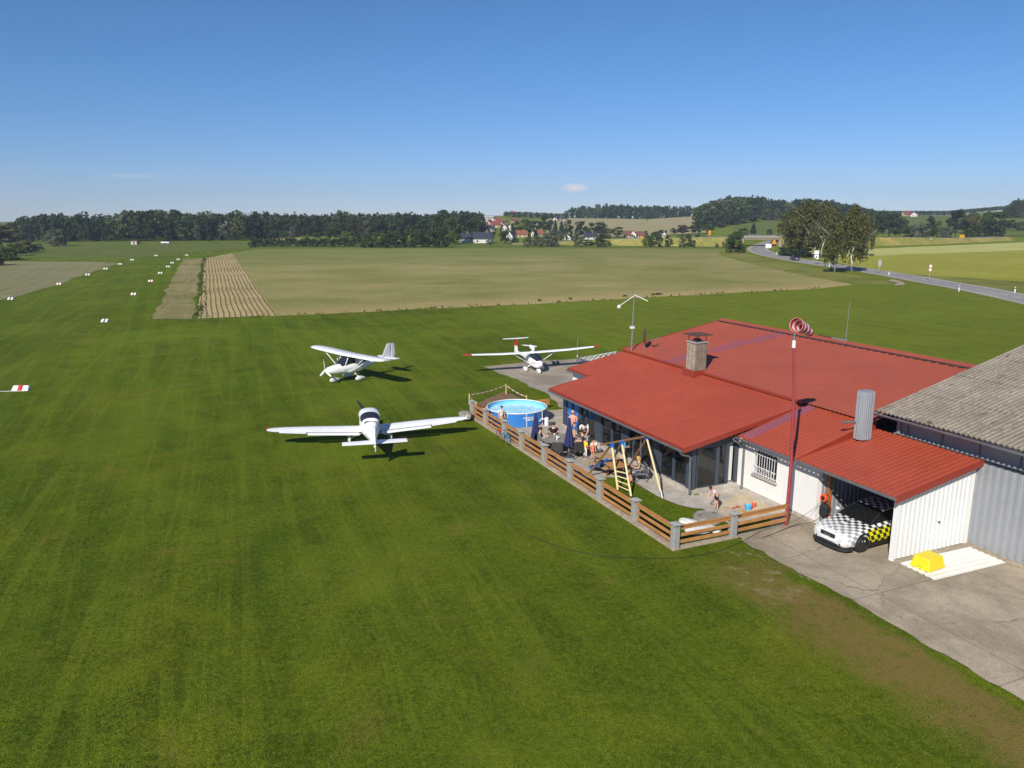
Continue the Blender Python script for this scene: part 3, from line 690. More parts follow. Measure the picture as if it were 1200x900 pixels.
# big woods: one mass each
def wood(name, label, px0, px1, Ynear, Yfar, topprof, step, mixk, seed, nl=200, low=1.0, fat=1.0):
    rs = np.random.default_rng(seed); V = []; 
    protos = {}
    for k in ('round', 'oval', 'conifer'):
        protos[k] = [crown_cloud(k, nl, rs) for _ in range(3)]
    parts = {}
    Yn = (lambda p: interp(p, Ynear)) if isinstance(Ynear, list) else (lambda p: Ynear)
    y = 0.; row = 0
    ymaxd = max(Yfar-Yn(px0+(px1-px0)*i/10) for i in range(11))
    while y < ymaxd:
        Yref = Yn((px0+px1)/2)+y; dpx = step/Yref*934; px = px0+rs.uniform(0, dpx)
        while px < px1:
            Y = Yn(px)+y+rs.uniform(-.4, .4)*step
            if Y < Yfar:
                X = (px-600)/934*Y; zg = terrain(X, Y)
                hmax = H-(interp(px, topprof)-252)/934*Y-zg        # real height that the skyline shows
                mn = 6 if low > .9 else 3
                h = max(mn, hmax*rs.uniform(.86, 1.12)*(1.1 if rs.random() < .06 else 1)*(1 if low > .9 else rs.uniform(.4, .9))) if row > 0 else max(mn, min(hmax, 16)*rs.uniform(.6, .95)*low)
                kk = rs.choice(['round', 'oval', 'conifer'], p=mixk[:3]); lc = rs.choice(list(LEAFW), p=[LEAFW[q] for q in LEAFW]) if kk != 'conifer' else 'conifer'
                wd = h*(.62 if kk != 'conifer' else .34)*rs.uniform(.85, 1.25)*fat
                c, nn = protos[kk][rs.integers(0, 3)]; a = rs.uniform(0, 6.28); ca, sa = math.cos(a), math.sin(a)
                cc = np.stack([(c[:, 0]*ca-c[:, 1]*sa)*wd+X, (c[:, 0]*sa+c[:, 1]*ca)*wd+Y, c[:, 2]*h+zg-.3], axis=1)
                n2 = np.stack([nn[:, 0]*ca-nn[:, 1]*sa, nn[:, 0]*sa+nn[:, 1]*ca, nn[:, 2]], axis=1)
                parts.setdefault(lc, []).append((leaf_quads(cc, n2, h*.058, rs)))
            px += dpx*rs.uniform(.75, 1.25)
        y += step*.95; row += 1
    keys = list(parts); vs_ = np.concatenate([np.concatenate(parts[k]) for k in keys]); f = np.arange(len(vs_)).reshape(-1, 4)
    o = npmesh(name, vs_, f, ['leaf_'+k for k in keys])
    mi = np.concatenate([np.full(sum(len(q) for q in parts[k])//4, i, dtype=np.int32) for i, k in enumerate(keys)])
    o.data.polygons.foreach_set('material_index', mi)
    return tag(o, label, kind='stuff')
LEAFW = {'dark': .62, 'mid': .24, 'olive': .09, 'grey': .05}
wood('forest', 'long dark mixed forest behind the far end of the runway', -160, 300, [(-160, 372), (0, 372), (90, 378), (300, 395)], 470,
     [(-160, 262), (0, 262), (12, 261), (22, 257), (50, 252), (62, 250), (75, 253), (85, 255), (95, 250), (110, 254), (130, 251), (150, 250), (170, 247.5), (200, 248), (240, 249), (300, 250)], 7.0, [.42, .25, .33], 11)
wood('forest', 'dark wood behind the white farm and the hedge left of the village', 296, 566, [(296, 415), (330, 440), (400, 440), (566, 450)], 540,
     [(296, 250), (380, 252), (398, 249), (430, 251), (480, 250), (500, 252), (520, 249), (540, 247), (566, 250)], 7.0, [.45, .35, .2], 12)
wood('forest', 'straight edged hilltop wood above the beige field', 662, 832, 855, 930,
     [(662, 246), (675, 242), (700, 240.5), (730, 239.5), (740, 241), (780, 241), (832, 243)], 9.5, [.35, .3, .35], 13)
wood('forest', 'broad forested hill behind the bridge', 818, 1050, [(818, 520), (850, 560), (900, 650), (960, 600), (1050, 560)], 860,
     [(818, 242), (832, 237), (850, 232), (880, 231.5), (905, 234), (925, 236), (940, 233), (970, 236), (1000, 241), (1030, 247), (1050, 249)], 9.0, [.4, .3, .3], 14)
wood('forest', 'dark wood on the slope at the right edge', 1176, 1330, [(1176, 640), (1330, 600)], 760,
     [(1176, 243), (1186, 236), (1210, 234), (1330, 232)], 8.5, [.6, .3, .1], 15)
wood('forest', 'thin line of dark trees on the right skyline', 1008, 1180, 900, 940,
     [(1008, 247), (1030, 249.5), (1050, 251), (1062, 254), (1085, 254), (1092, 251.5), (1110, 249), (1140, 247), (1180, 247)], 6.0, [.5, .4, .1], 16, fat=1.5)
wood('forest', 'thin line of dark trees on the skyline behind the village', 592, 664, 760, 800,
     [(592, 254), (597, 252.5), (602, 255), (606, 252.5), (612, 253), (620, 256), (640, 257), (664, 254)], 6.0, [.5, .4, .1], 17, fat=1.5)
LEAFW = {'dark': .5, 'mid': .3, 'olive': .12, 'grey': .08}
wood('garden_trees', 'garden trees and shrubs scattered between the village houses', 548, 664, 405, 640,
     [(548, 263), (600, 264), (664, 263)], 12.0, [.7, .25, .05], 18, low=.6)
wood('garden_trees', 'orchard trees and shrubs behind the embankment', 664, 868, 372, 420,
     [(664, 270), (740, 275), (800, 272), (868, 274)], 13.0, [.8, .15, .05], 19, low=.55)
# the clipped hedge
def hedge(name, px0, px1, base, top, leafc, label, depth=5):
    rs = np.random.default_rng(5); a = P(px0, base); b_ = P(px1, base); L_ = (b_-a).length; h = ztop(a.y, top)
    n_ = int(L_*60); u = rs.random(n_); c = np.stack([a.x+(b_.x-a.x)*u, a.y+(b_.y-a.y)*u+rs.uniform(0, depth, n_), rs.random(n_)**.6*h*(1+.14*np.sin(u*L_*.9)+.1*np.sin(u*L_*2.3))], axis=1)
    nn = rs.normal(size=(n_, 3)); nn /= np.linalg.norm(nn, axis=1, keepdims=True)
    v = leaf_quads(c, nn, .42, rs); v[:, 2] = np.maximum(v[:, 2], .02)
    o = npmesh(name, v, np.arange(len(v)).reshape(-1, 4), 'leaf_'+leafc); return tag(o, label, 'hedge')
hedge('hedge', 293, 422, 289.3, 280.5, 'dark', 'long low dark hedge left of the row of trees')
# left edge
pt('tree', 2, 291, 262, 46, 'round', 'olive', 'large brownish green tree at the left edge of the photo', seed=2, nleaf=3000, size=.03)
pt('bush', 6, 305, 287, 34, 'bush', 'bright', 'bright yellow green bush at the left edge beneath the large tree', 'bush', seed=1, nleaf=2200, size=.04)
pt('bush', -6, 311, 296, 26, 'bush', 'dark', 'dark bush cut by the left edge of the photo', 'bush', seed=2, nleaf=1500, size=.04)
pt('bush', 19, 300, 284, 22, 'bush', 'mid', 'mid green bush right of the bright yellow green one', 'bush', seed=3, nleaf=1500)
pt('bush', 29, 297, 281, 20, 'bush', 'olive', 'olive bush in the middle of the bushes at the left edge', 'bush', seed=2, nleaf=1300)
pt('bush', 38, 295, 285, 16, 'bush', 'dark', 'small dark bush beside the far meadow', 'bush', seed=1)
pt('bush', 45, 294, 284, 13, 'bush', 'grey', 'last small greyish bush of the group at the left edge', 'bush', seed=3)
pt('willow', 62, 288.5, 266.5, 26, 'bush', 'grey', 'lone grey round willow in front of the left forest', 'tree', seed=2, nleaf=2000, size=.035)
pt('bush', 158, 286, 279, 8, 'bush', 'mid', 'small dark bush at the far end of the runway beside the shed', 'bush', seed=1)
pt('bush', 296, 290, 282, 10, 'bush', 'dark', 'small dark bush at the left end of the hedge', 'bush', seed=1)
# trees between the hedge and the wood
for px, b_, tp, wd, k, lc, lab in [
    (313, 281, 262, 20, 'oval', 'dark', 'dark tree at the left end above the hedge'), (330, 281, 270, 10, 'round', 'mid', 'small tree on the pale field above the hedge'),
    (341, 280, 266, 10, 'oval', 'grey', 'slim grey tree left of the white gabled farmhouse'), (370, 280, 272, 12, 'round', 'mid', 'low tree right below the farmhouse'),
    (386, 282, 266, 14, 'round', 'dark', 'dark tree between the farmhouse and the pale round tree'), (391, 281, 260, 18, 'oval', 'mid', 'tall tree above the middle of the hedge'),
    (404, 283, 270.5, 14, 'round', 'bright', 'pale green round tree above the hedge'), (415, 283, 259, 18, 'oval', 'dark', 'tall dark tree above the right end of the hedge'),
    (420, 283, 262, 6, 'oval', 'rusty', 'narrow rust coloured tree left of the red roofed farm')]:
    pt('tree', px, b_, tp, wd, k, lc, lab, seed=rnd.randint(1, 3))
ordn = ['first', 'second', 'third', 'fourth', 'fifth', 'sixth', 'seventh', 'eighth']
for i, (px, tp, wd, lc) in enumerate([(430, 271, 18, 'mid'), (443, 270, 18, 'mid'), (455, 271, 17, 'dark'), (467, 268, 20, 'dark'), (480, 267, 20, 'mid'), (493, 267, 19, 'dark'), (506, 266.5, 20, 'mid'), (519, 266, 20, 'dark')]):
    pt('tree', px, 290, tp, wd, 'bush', lc, '%s tree from the left in the dense row right of the hedge' % ordn[i], seed=1+i % 3, nleaf=1500)
for px, b_, tp, wd, k, lc, lab in [
    (497, 284, 256, 26, 'round', 'dark', 'big dark tree behind the middle of the dense row'), (514, 285, 251, 26, 'oval', 'dark', 'tall dark tree behind the right end of the dense row'),
    (532, 286, 252, 22, 'oval', 'mid', 'tall green tree just left of the village'), (545, 281, 247, 26, 'round', 'dark', 'tallest dark round tree above the left side of the village'),
    (560, 279, 251, 20, 'round', 'dark', 'dark round tree at the upper left of the village'), (528, 287, 270, 14, 'round', 'bright', 'light green tree at the left of the dark roofed houses'),
    (556, 279, 269, 16, 'round', 'bright', 'light green tree above the dark roofed hall'), (549, 284, 274, 10, 'bush', 'dark', 'dark bush between the white house and the dark roofed hall'),
    (591, 285.5, 270, 16, 'round', 'dark', 'dark round tree right of the dark roofed hall'), (573, 287, 280, 7, 'bush', 'mid', 'small bush in front of the dark roofed hall'),
    (603, 285, 277, 10, 'bush', 'mid', 'bush in front of the blue grey gable'), (605, 277, 259, 13, 'oval', 'dark', 'dark tree in the middle of the village'),
    (617, 276, 255, 18, 'round', 'mid', 'large green tree in the right part of the village'), (629, 275, 258, 13, 'round', 'dark', 'dark tree left of the rust brown one'),
    (640, 275, 252, 18, 'round', 'dark', 'tall rounded tree at the right of the village'), (651, 275, 255, 8, 'conifer', 'conifer', 'pointed conifer right of the tall rounded tree'),
    (658, 275, 256, 8, 'conifer', 'conifer', 'second pointed conifer by the skyline house'), (667, 278, 257, 12, 'oval', 'dark', 'dark tree above the dark roofed bungalow'),
    (680, 280, 258, 16, 'round', 'dark', 'dark round tree left of the beige hill field'), (692, 279, 260, 16, 'round', 'mid', 'green tree at the lower left of the beige hill field'),
    (704, 280, 259, 17, 'round', 'dark', 'round dark tree at the foot of the beige hill field'), (713, 281, 266, 12, 'oval', 'mid', 'narrow tree right of the round dark one'),
    (724, 279, 265, 16, 'round', 'mid', 'round tree left of the white gabled house'), (757, 276, 270, 8, 'bush', 'dark', 'small dark bush right of the white gabled house'),
    (777, 275, 269, 14, 'round', 'dark', 'low dark tree behind the embankment'), (790, 275, 267, 10, 'round', 'mid', 'low tree left of the copper beech'),
    (801, 276, 263, 16, 'round', 'copper', 'dark purple copper beech beneath the hilltop wood'), (816, 276, 259, 17, 'round', 'dark', 'dark round tree right of the copper beech'),
    (830, 274, 262, 16, 'round', 'mid', 'round tree at the left foot of the forested hill'), (884, 275, 259, 9, 'conifer', 'conifer', 'lone conifer on the green slope behind the bridge'),
    (872, 277, 266, 16, 'bush', 'mid', 'bushy tree on the slope left of the lone conifer'), (903, 277, 268, 8, 'round', 'dark', 'small dark tree on the green slope behind the bridge')]:
    pt('tree', px, b_, tp, wd, k, lc, lab, seed=rnd.randint(1, 3))
# willows and bushes along the embankment
for i, (px, b_, tp, wd) in enumerate([(618, 289, 276, 11), (629, 289, 275, 14), (640, 289, 273, 14), (650, 289, 266, 17)]):
    pt('willow', px, b_, tp, wd, 'bush', 'grey', '%s grey willow from the left in the row before the village' % ordn[i], 'tree', seed=1+i % 3, nleaf=1300)
for px, b_, tp, wd, lc, lab in [(677, 289, 271, 12, 'grey', 'greyish upright bush at the left end of the embankment'), (703, 289.5, 273, 14, 'dark', 'dark round bush on the embankment below the dark roofed house'),
    (690, 288, 280, 16, 'mid', 'low green bushes between the greyish and the dark bush'), (713, 288.5, 281, 10, 'mid', 'small green bush right of the dark round bush'),
    (758, 289.5, 274, 12, 'bright', 'smaller lobe of the pair of bright green bushes'), (767, 289.5, 270, 18, 'mid', 'largest green bush on the embankment'),
    (783, 289.5, 275, 10, 'mid', 'oval green bush right of the largest bush'), (799, 290, 276, 9, 'grey', 'greyish bush on the right part of the embankment'),
    (806, 289, 272, 11, 'mid', 'green bush just behind the greyish one'), (813, 290, 280, 5, 'dark', 'tiny dark bush on the yellow bank'), (819, 281, 274, 7, 'dark', 'small dark bush on top of the bank'),
    (840, 290, 284, 4, 'dark', 'tiny shrub on the bank left of the round bush'), (850, 290, 279, 8, 'grey', 'grey shrub tucked beside the round bush at the bridge')]:
    pt('bush', px, b_, tp, wd, 'bush', lc, lab, 'bush', seed=rnd.randint(1, 3), nleaf=1000)
pt('bush', 861, 296, 268.5, 25, 'bush', 'mid', 'big round bush at the left of the bridge', 'bush', seed=1, nleaf=3000, size=.035)
# roadside trees at the right
pt('birch', 929, 300.2, 243, 38, 'birch', 'birchleaf', 'left drooping birch of the dense clump by the road', 'tree', seed=1, nleaf=5200, size=.024)
pt('birch', 946, 301.5, 234, 44, 'birch', 'birchleaf', 'tallest birch in the middle of the clump by the road', 'tree', seed=2, nleaf=6500, size=.022)
pt('birch', 962, 303, 238, 34, 'birch', 'birchleaf', 'right birch of the dense clump behind the white sign', 'tree', seed=3, nleaf=5000, size=.024)
pt('birch', 978, 320, 244, 36, 'birch', 'birchleaf', 'slim roadside birch with a dark lower trunk', 'tree', seed=1, nleaf=3800, size=.024)
pt('birch', 997.5, 319, 242, 42, 'birch', 'birchleaf', 'slim roadside birch with the whitest trunk', 'tree', seed=3, nleaf=4200, size=.022)
pt('birch', 1014, 300, 251, 22, 'birch', 'birchleaf', 'small birch right of the white trunked one', 'tree', seed=2, nleaf=2200, size=.026)
for px, b_, tp, wd, lc, lab in [(921, 300, 289, 20, 'dark', 'dark bush at the left foot of the birch clump'), (935, 300.8, 287, 24, 'mid', 'middle bush under the birch clump'), (944, 301.8, 290, 16, 'dark', 'dark bush at the right foot of the birch clump')]:
    pt('bush', px, b_, tp, wd, 'bush', lc, lab, 'bush', seed=rnd.randint(1, 3), nleaf=1600, size=.04)
for px, b_, tp, wd, k, lc, lab in [
    (1030, 279, 249, 22, 'round', 'dark', 'left dark tree of the group on the right plain'), (1044, 279, 247.5, 28, 'round', 'dark', 'big dark round tree of the group on the right plain'),
    (1057, 279, 252, 22, 'round', 'mid', 'green tree right of the big dark round one'), (1068, 279, 263, 14, 'bush', 'mid', 'low shrub before the gap in the right tree line'),
    (1080, 280, 260, 20, 'bush', 'grey', 'rounded grey willow in the right tree line'), (1092, 280, 252, 15, 'oval', 'dark', 'slim dark tree in the middle of the right tree line'),
    (1101, 280, 258, 12, 'oval', 'bright', 'light green tree in the right tree line'), (1112, 281, 263, 18, 'bush', 'grey', 'grey rounded bush tree left of the yellow sign'),
    (1122, 280, 244, 28, 'round', 'dark', 'tall dark tree above the yellow sign'), (1141, 280, 247, 28, 'round', 'olive', 'pale olive tree right of the tall dark one'),
    (1158, 280, 246, 22, 'round', 'mid', 'tall green tree at the right of the tree line'), (1170, 281, 247, 26, 'round', 'dark', 'broad dark tree at the right of the tree line'),
    (1138, 281, 266, 16, 'bush', 'mid', 'low green bush under the pale olive tree'), (1152, 281, 269, 16, 'bush', 'dark', 'low dark bush under the tall green tree'), (1170, 281, 268, 16, 'bush', 'dark', 'low dark bush at the right end of the tree line'),
    (1188, 271, 257, 12, 'round', 'dark', 'small dark tree beside the right hill meadow'), (1199, 271, 258, 12, 'bush', 'mid', 'small bush on the right hill meadow'),
    (1222, 275, 250, 26, 'round', 'dark', 'dark tree just beyond the right edge')]:
    pt('tree', px, b_, tp, wd, k, lc, lab, seed=rnd.randint(1, 3), nleaf=1300, size=.04)
pt('tree', 1088, 256, 246.5, 4, 'round', 'dark', 'tiny lone tree on the right skyline', Y=880)
# weeds in tufts along the near edge of the maize field
def tufts(name, label, pts, leafc, h):
    rs = np.random.default_rng(9); C_, N_ = [], []
    for (x, y, r, n_) in pts:
        a = rs.uniform(0, 6.28, n_); rr = r*np.sqrt(rs.random(n_)); C_.append(np.stack([x+rr*np.cos(a), y+rr*np.sin(a)*.5, rs.random(n_)*h], axis=1))
        q = rs.normal(size=(n_, 3)); q[:, 2] *= .4; N_.append(q/np.linalg.norm(q, axis=1, keepdims=True))
    v = leaf_quads(np.concatenate(C_), np.concatenate(N_), .11, rs); v[:, 2] = np.maximum(v[:, 2], .01)
    return tag(npmesh(name, v, np.arange(len(v)).reshape(-1, 4), 'leaf_'+leafc), label, kind='stuff')
tl = []
edge = [P(*q) for q in [(232, 373), (380, 368), (520, 361), (640, 355.5), (800, 346.5), (960, 338)]]
for a, b_ in zip(edge, edge[1:]):
    for i in range(int((b_-a).length*1.6)):
        q = a.lerp(b_, rnd.random()); tl.append((q.x, q.y+rnd.uniform(-.4, .3), rnd.uniform(.1, .45), rnd.randint(1, 5)))
for px in (632, 668, 732, 765, 770, 774): q = P(px, 352.5-(px-640)*.052); tl.append((q.x, q.y, .35, 40))
tufts('weeds', 'ragged weeds along the near edge of the maize field', tl, 'mid', .28)
tl = []
edge = [P(*q) for q in [(232, 373), (238, 345), (235, 325), (240, 303)]]
for a, b_ in zip(edge, edge[1:]):
    for i in range(int((b_-a).length*1.0)):
        q = a.lerp(b_, rnd.random()); tl.append((q.x+rnd.uniform(-.5, .5), q.y, rnd.uniform(.2, .4), rnd.randint(4, 9)))
tufts('weeds', 'tall dark weeds along the left edge of the maize field', tl, 'dark', .42)

# ------------------------------------------------------------------ houses of the village
M['hw'] = simple('house_white', hexc(205, 202, 196), .8, 0, .04, .3)
M['hb'] = simple('house_beige', hexc(190, 175, 140), .8, 0, .06, .3)
M['rr'] = simple('tile_roof_red', hexc(126, 62, 52), .8, 0, .15, .5)
M['ro'] = simple('tile_roof_orange', hexc(138, 84, 62), .8, 0, .15, .5)
M['rd'] = simple('tile_roof_dark', hexc(52, 54, 66), .7, 0, .15, .5)
M['rbn'] = simple('tile_roof_brown', hexc(110, 70, 58), .8, 0, .15, .5)
M['pane'] = simple('house_pane', (.03, .035, .045), .2, 0, .1, 1)
def house(px, base, wpx, hw_, rh, dm, rot, wall, roof, label, Y=None):
    g_ = G(px, base) if Y is None else Vector(((px-600)/934*Y, Y, 0)); X, Y = g_.x, g_.y; wm = wpx/913*Y
    big = base > 284; k_ = 1. if big else .58; hw_ *= k_; rh *= k_; dm = dm if big else min(dm*.75, wm*1.4)
    if rot > 45: wm, dm = max(wm, 5.), wm
    rt = empty('house', (X, Y, terrain(X, Y)-.3), R(rot), label, 'house')
    a, b_ = wm/2, dm/2; z0 = hw_+.3
    MB().add([(-a,-b_,0),(a,-b_,0),(a,b_,0),(-a,b_,0),(-a,-b_,z0),(a,-b_,z0),(a,b_,z0),(-a,b_,z0),(-a,0,z0+rh),(a,0,z0+rh)],
             [(0,1,5,4),(2,3,7,6),(1,2,6,9,5),(3,0,4,8,7),(0,3,2,1)]).build('wall', wall, rt)
    e = .35; k = rh/b_
    mb = MB()
    for s in (-1, 1):
        p = [(-a-e, s*(b_+e), z0-e*k), (a+e, s*(b_+e), z0-e*k), (a+e, 0, z0+rh+.02), (-a-e, 0, z0+rh+.02)]
        mb.add(p+[(x, y, z+.22) for x, y, z in p], [(0,1,2,3),(4,5,6,7),(0,1,5,4),(1,2,6,5),(3,0,4,7)])
    rf = mb.build('roof', roof, rt)
    MB().box(a*.3, a*.3+.7, -.3, .4, z0+rh*.5, z0+rh+.9).build('chimney', 'brick', rf)
    n_ = max(2, int(wm/3.2))
    for i in range(n_):
        x = -a+(i+.5)*wm/n_
        for zz in ([hw_*.38] if hw_ < 4 else [1.2, 3.9]):
            MB().box(x-.42, x+.42, -b_-.05, -b_+.1, zz, zz+hw_*.38).build('window', 'pane', rt)
    for s in (-1, 1):
        for y in (-b_*.4, b_*.4): MB().box(s*a-.06, s*a+.06, y-.35, y+.35, hw_*.4, hw_*.8).build('window', 'pane', rt)
    return rt
HS = [(350, 273.5, 6, 4, 4.2, 7, 82, 'hw', 'rd', 'white gabled farmhouse above the long hedge'), (363, 273, 13, 2.6, 3.6, 9, 5, 'hb', 'rd', 'dark roofed barn beside the white gabled farmhouse'),
      (376, 269.5, 6, 3.2, 3.2, 8, 80, 'hw', 'rbn', 'small white gable right of the dark roofed barn'),
      (441, 271, 10, 2.8, 3.2, 8, 70, 'hw', 'rr', 'left red roofed house seen above the dense tree row'), (453, 271, 12, 2.8, 3.4, 8, 75, 'hw', 'rr', 'middle red roofed house seen above the dense tree row'),
      (460, 269, 10, 3, 3, 8, 70, 'hw', 'rr', 'right red roofed house seen above the dense tree row'), (473, 268, 8, 3, 3.4, 8, 60, 'hw', 'rd', 'grey roofed white house right of the red roofs'),
      (489, 269, 5, 3, 3, 7, 80, 'hw', 'rbn', 'tiny white gable among the trees left of the village'),
      (545, 284.5, 11, 2.0, 2.2, 8, 8, 'hw', 'rd', 'white house with a dark roof at the left of the village'), (566, 284.5, 21, 2.0, 2.6, 10, -4, 'hw', 'rd', 'long white hall under a wide dark roof'),
      (598, 281, 8, 3.2, 4.0, 9, 78, 'hw', 'rd', 'grey blue gable right of the dark round tree'), (611, 278, 12, 2.8, 3.2, 9, 10, 'hb', 'ro', 'orange roofed house in front of the village trees'),
      (627, 277, 6, 3, 3.4, 8, 70, 'hw', 'rbn', 'cream gable right of the orange roof'), (632.5, 277, 7, 2.8, 3.2, 8, 20, 'hb', 'ro', 'reddish roof behind the grey willows'),
      (564, 270.5, 10, 3, 3, 8, 5, 'hw', 'rd', 'white house with flat dark roof in the village centre'), (575, 271, 8, 3, 3, 8, 4, 'hw', 'rd', 'white bungalow in the village centre'),
      (592, 270, 6, 3, 3.2, 8, 80, 'hw', 'rbn', 'bright white gable, left one of the twin gables'), (598.5, 269.6, 6, 3, 3.2, 8, 78, 'hw', 'rbn', 'bright white gable, right one of the twin gables'),
      (553, 268, 6, 3, 3.2, 8, 70, 'hw', 'rr', 'red roofed house at the left of the roof cluster'), (558.5, 265, 8, 3, 3.6, 8, 20, 'hw', 'rr', 'upper left house of the red roof cluster'),
      (567, 267, 9, 3, 4, 9, 15, 'hb', 'rr', 'lower middle house of the red roof cluster'), (573, 264, 8, 3, 4, 9, 60, 'hw', 'rr', 'central house of the red roof cluster'),
      (581, 266.5, 10, 3.2, 4.4, 9, 10, 'hb', 'rr', 'widest red roof in the cluster'), (588, 266, 8, 3, 4, 9, 70, 'hw', 'rr', 'right house of the red roof cluster'),
      (584, 262, 8, 3, 3.6, 9, 20, 'hw', 'rr', 'upper right house of the red roof cluster'), (577, 260, 10, 3, 3.4, 9, 30, 'hw', 'rr', 'topmost red roofed house of the cluster'),
      (604, 261.5, 9, 3, 3, 9, 8, 'hb', 'rbn', 'brown roofed house right of the red cluster'), (630, 265, 5, 3.6, 3, 8, 75, 'hw', 'rbn', 'white gable among trees right of the village'),
      (652, 259, 5, 3, 2.6, 8, 60, 'hw', 'rd', 'white skyline house between the conifers'), (659, 259, 5, 3, 2.6, 8, 10, 'hw', 'rd', 'pale skyline house right of the conifers'),
      (743, 278.5, 7, 3, 3.6, 8, 78, 'hw', 'rbn', 'white gabled house below the beige hill field'), (736, 278.5, 8, 2.6, 3.4, 8, 5, 'hb', 'rbn', 'brown roofed barn left of the white gabled house'),
      (751, 278.5, 8, 2.4, 3, 8, 5, 'hb', 'rbn', 'brown roofed barn right of the white gabled house'), (692, 280.5, 14, 2.4, 3.2, 9, 5, 'hw', 'rd', 'dark roofed bungalow behind the embankment'),
      (667, 281, 7, 2.6, 2.2, 8, 70, 'hw', 'rd', 'small white house behind the left end of the embankment'), (779, 278, 4, 3, 2, 6, 80, 'hw', 'rd', 'tiny white house right of the largest bush'),
      (1070, 254.3, 7, 4, 4, 12, 75, 'hw', 'rr', 'white farmhouse on the right skyline'), (1062, 253.6, 9, 3, 5, 12, 10, 'hb', 'rr', 'long red barn on the right skyline'), (1040, 253.4, 12, 3, 4, 12, 5, 'hb', 'rr', 'left red roofed farm on the right skyline')]
for hh in HS: house(*hh)
# flat white building above the red roofs
g_ = G(571, 261); rt = empty('apartment_building', (g_.x, g_.y+10, g_.z), 0, 'flat roofed white building above the red roofs', 'building')
MB().box(-5.2, 5.2, -4, 4, 0, 5.2).build('wall', 'hw', rt); MB().box(-5.4, 5.4, -4.2, 4.2, 5.2, 5.5).build('roof', 'rd', rt)
for i in range(6): MB().box(-4.6+i*1.7, -3.5+i*1.7, -4.05, -3.9, 3.2, 4.4).build('window', 'pane', rt)
rt = empty('radio_mast', ((600-600)/934*700, 705, terrain(0, 705)), 0, 'thin red lattice mast on the village skyline', 'mast')
mb = MB(); hm = ztop(705, 246.5)-terrain(0, 705)
for s in ((-.5, -.5), (.5, -.5), (.5, .5), (-.5, .5)): mb.tube((s[0], s[1], 0), (s[0]*.5, s[1]*.5, hm), .12, .08, 5)
for i in range(8): z = hm*i/8; mb.tube((-.5, -.5, z), (.5, -.5, z+hm/8), .07, n=4); mb.tube((.5, .5, z), (-.5, .5, z+hm/8), .07, n=4)
mb.build('lattice', 'rust', rt); MB().box(-.7, .7, -.7, .7, hm-1.4, hm-.2).build('antenna', 'red', rt)
g_ = G(169, 285.5); rt = empty('shed', (g_.x, g_.y-12, 0), R(20), 'small pale shed at the far end of the runway', 'shed'); rt.scale = (.7, .7, .75)
MB().box(-1.6, 1.6, -1.3, 1.3, 0, 2.1).build('wall', 'hw', rt); MB().box(-1.9, 1.9, -1.6, 1.6, 2.1, 2.35).build('roof', 'ro', rt); MB().box(-.4, .4, -1.36, -1.28, .1, 1.8).build('door', 'woodbrown', rt)

# ================================================================== CLUBHOUSE
CH = empty('clubhouse', (OX, OY, 0), TH, 'low airfield clubhouse with red sheet metal roof, glazed terrace front and open garage', 'building')
def ribsheet(x0, z0, x1, z1, ya, yb, pitch=.25, rh=.035, th=.03, ends=True):
    """trapezoid sheet, ribs running up the slope along x; heights are of the pan"""
    mb = MB(); prof = []; y = ya
    while y < yb-1e-6:
        w_ = min(pitch, yb-y)
        for dy, h in ((0, 0), (.5, 0), (.6, rh), (.9, rh)):
            if y+w_*dy <= yb: prof.append((y+w_*dy, h))
        y += pitch
    prof.append((yb, 0)); n = len(prof)
    def zx(x): return z0+(z1-z0)*(x-x0)/(x1-x0)
    vs_ = [(x0, y, z0+h) for y, h in prof]+[(x1, y, z1+h) for y, h in prof]+[(x0, y, z0+h-th) for y, h in prof]+[(x1, y, z1+h-th) for y, h in prof]
    fs = []
    for i in range(n-1):
        fs += [(i, i+1, n+i+1, n+i), (2*n+i, 3*n+i, 3*n+i+1, 2*n+i+1), (i, 2*n+i, 2*n+i+1, i+1), (n+i, n+i+1, 3*n+i+1, 3*n+i)]
    fs += [(0, n, 3*n, 2*n), (n-1, 3*n-1, 4*n-1, 2*n-1)]
    return mb.add(vs_, fs)
def ribwall(p0, p1, z0, z1, pitch=.2, d=.03, th=.02, topslope=None):
    """upright ribbed cladding from p0 to p1 (local xy); ribs are vertical, standing out to the left of p0->p1"""
    a, b_ = Vector(p0), Vector(p1); L_ = (b_-a).length; u = (b_-a)/L_; nn = Vector((u.y, -u.x)); prof = []; s = 0
    while s < L_-1e-6:
        for k, h in ((0, 0), (.4, 0), (.5, d), (.9, d)):
            if s+pitch*k <= L_: prof.append((s+pitch*k, h))
        s += pitch
    prof.append((L_, 0)); n = len(prof); vs_ = []
    zt = (lambda s: z1) if topslope is None else (lambda s: z1+(topslope-z1)*s/L_)
    for off in (0, -th):
        for zz in (0, 1):
            for s, h in prof:
                q = a+u*s+nn*(h+off); vs_.append((q.x, q.y, z0 if zz == 0 else zt(s)))
    fs = []
    for i in range(n-1):
        fs += [(i, i+1, n+i+1, n+i), (2*n+i+1, 2*n+i, 3*n+i, 3*n+i+1), (n+i, n+i+1, 3*n+i+1, 3*n+i), (i+1, i, 2*n+i, 2*n+i+1)]
    fs += [(0, n, 3*n, 2*n), (n-1, 3*n-1, 4*n-1, 2*n-1)]
    return MB().add(vs_, fs)
YS = -.35                                    # seam between terrace roof and right part
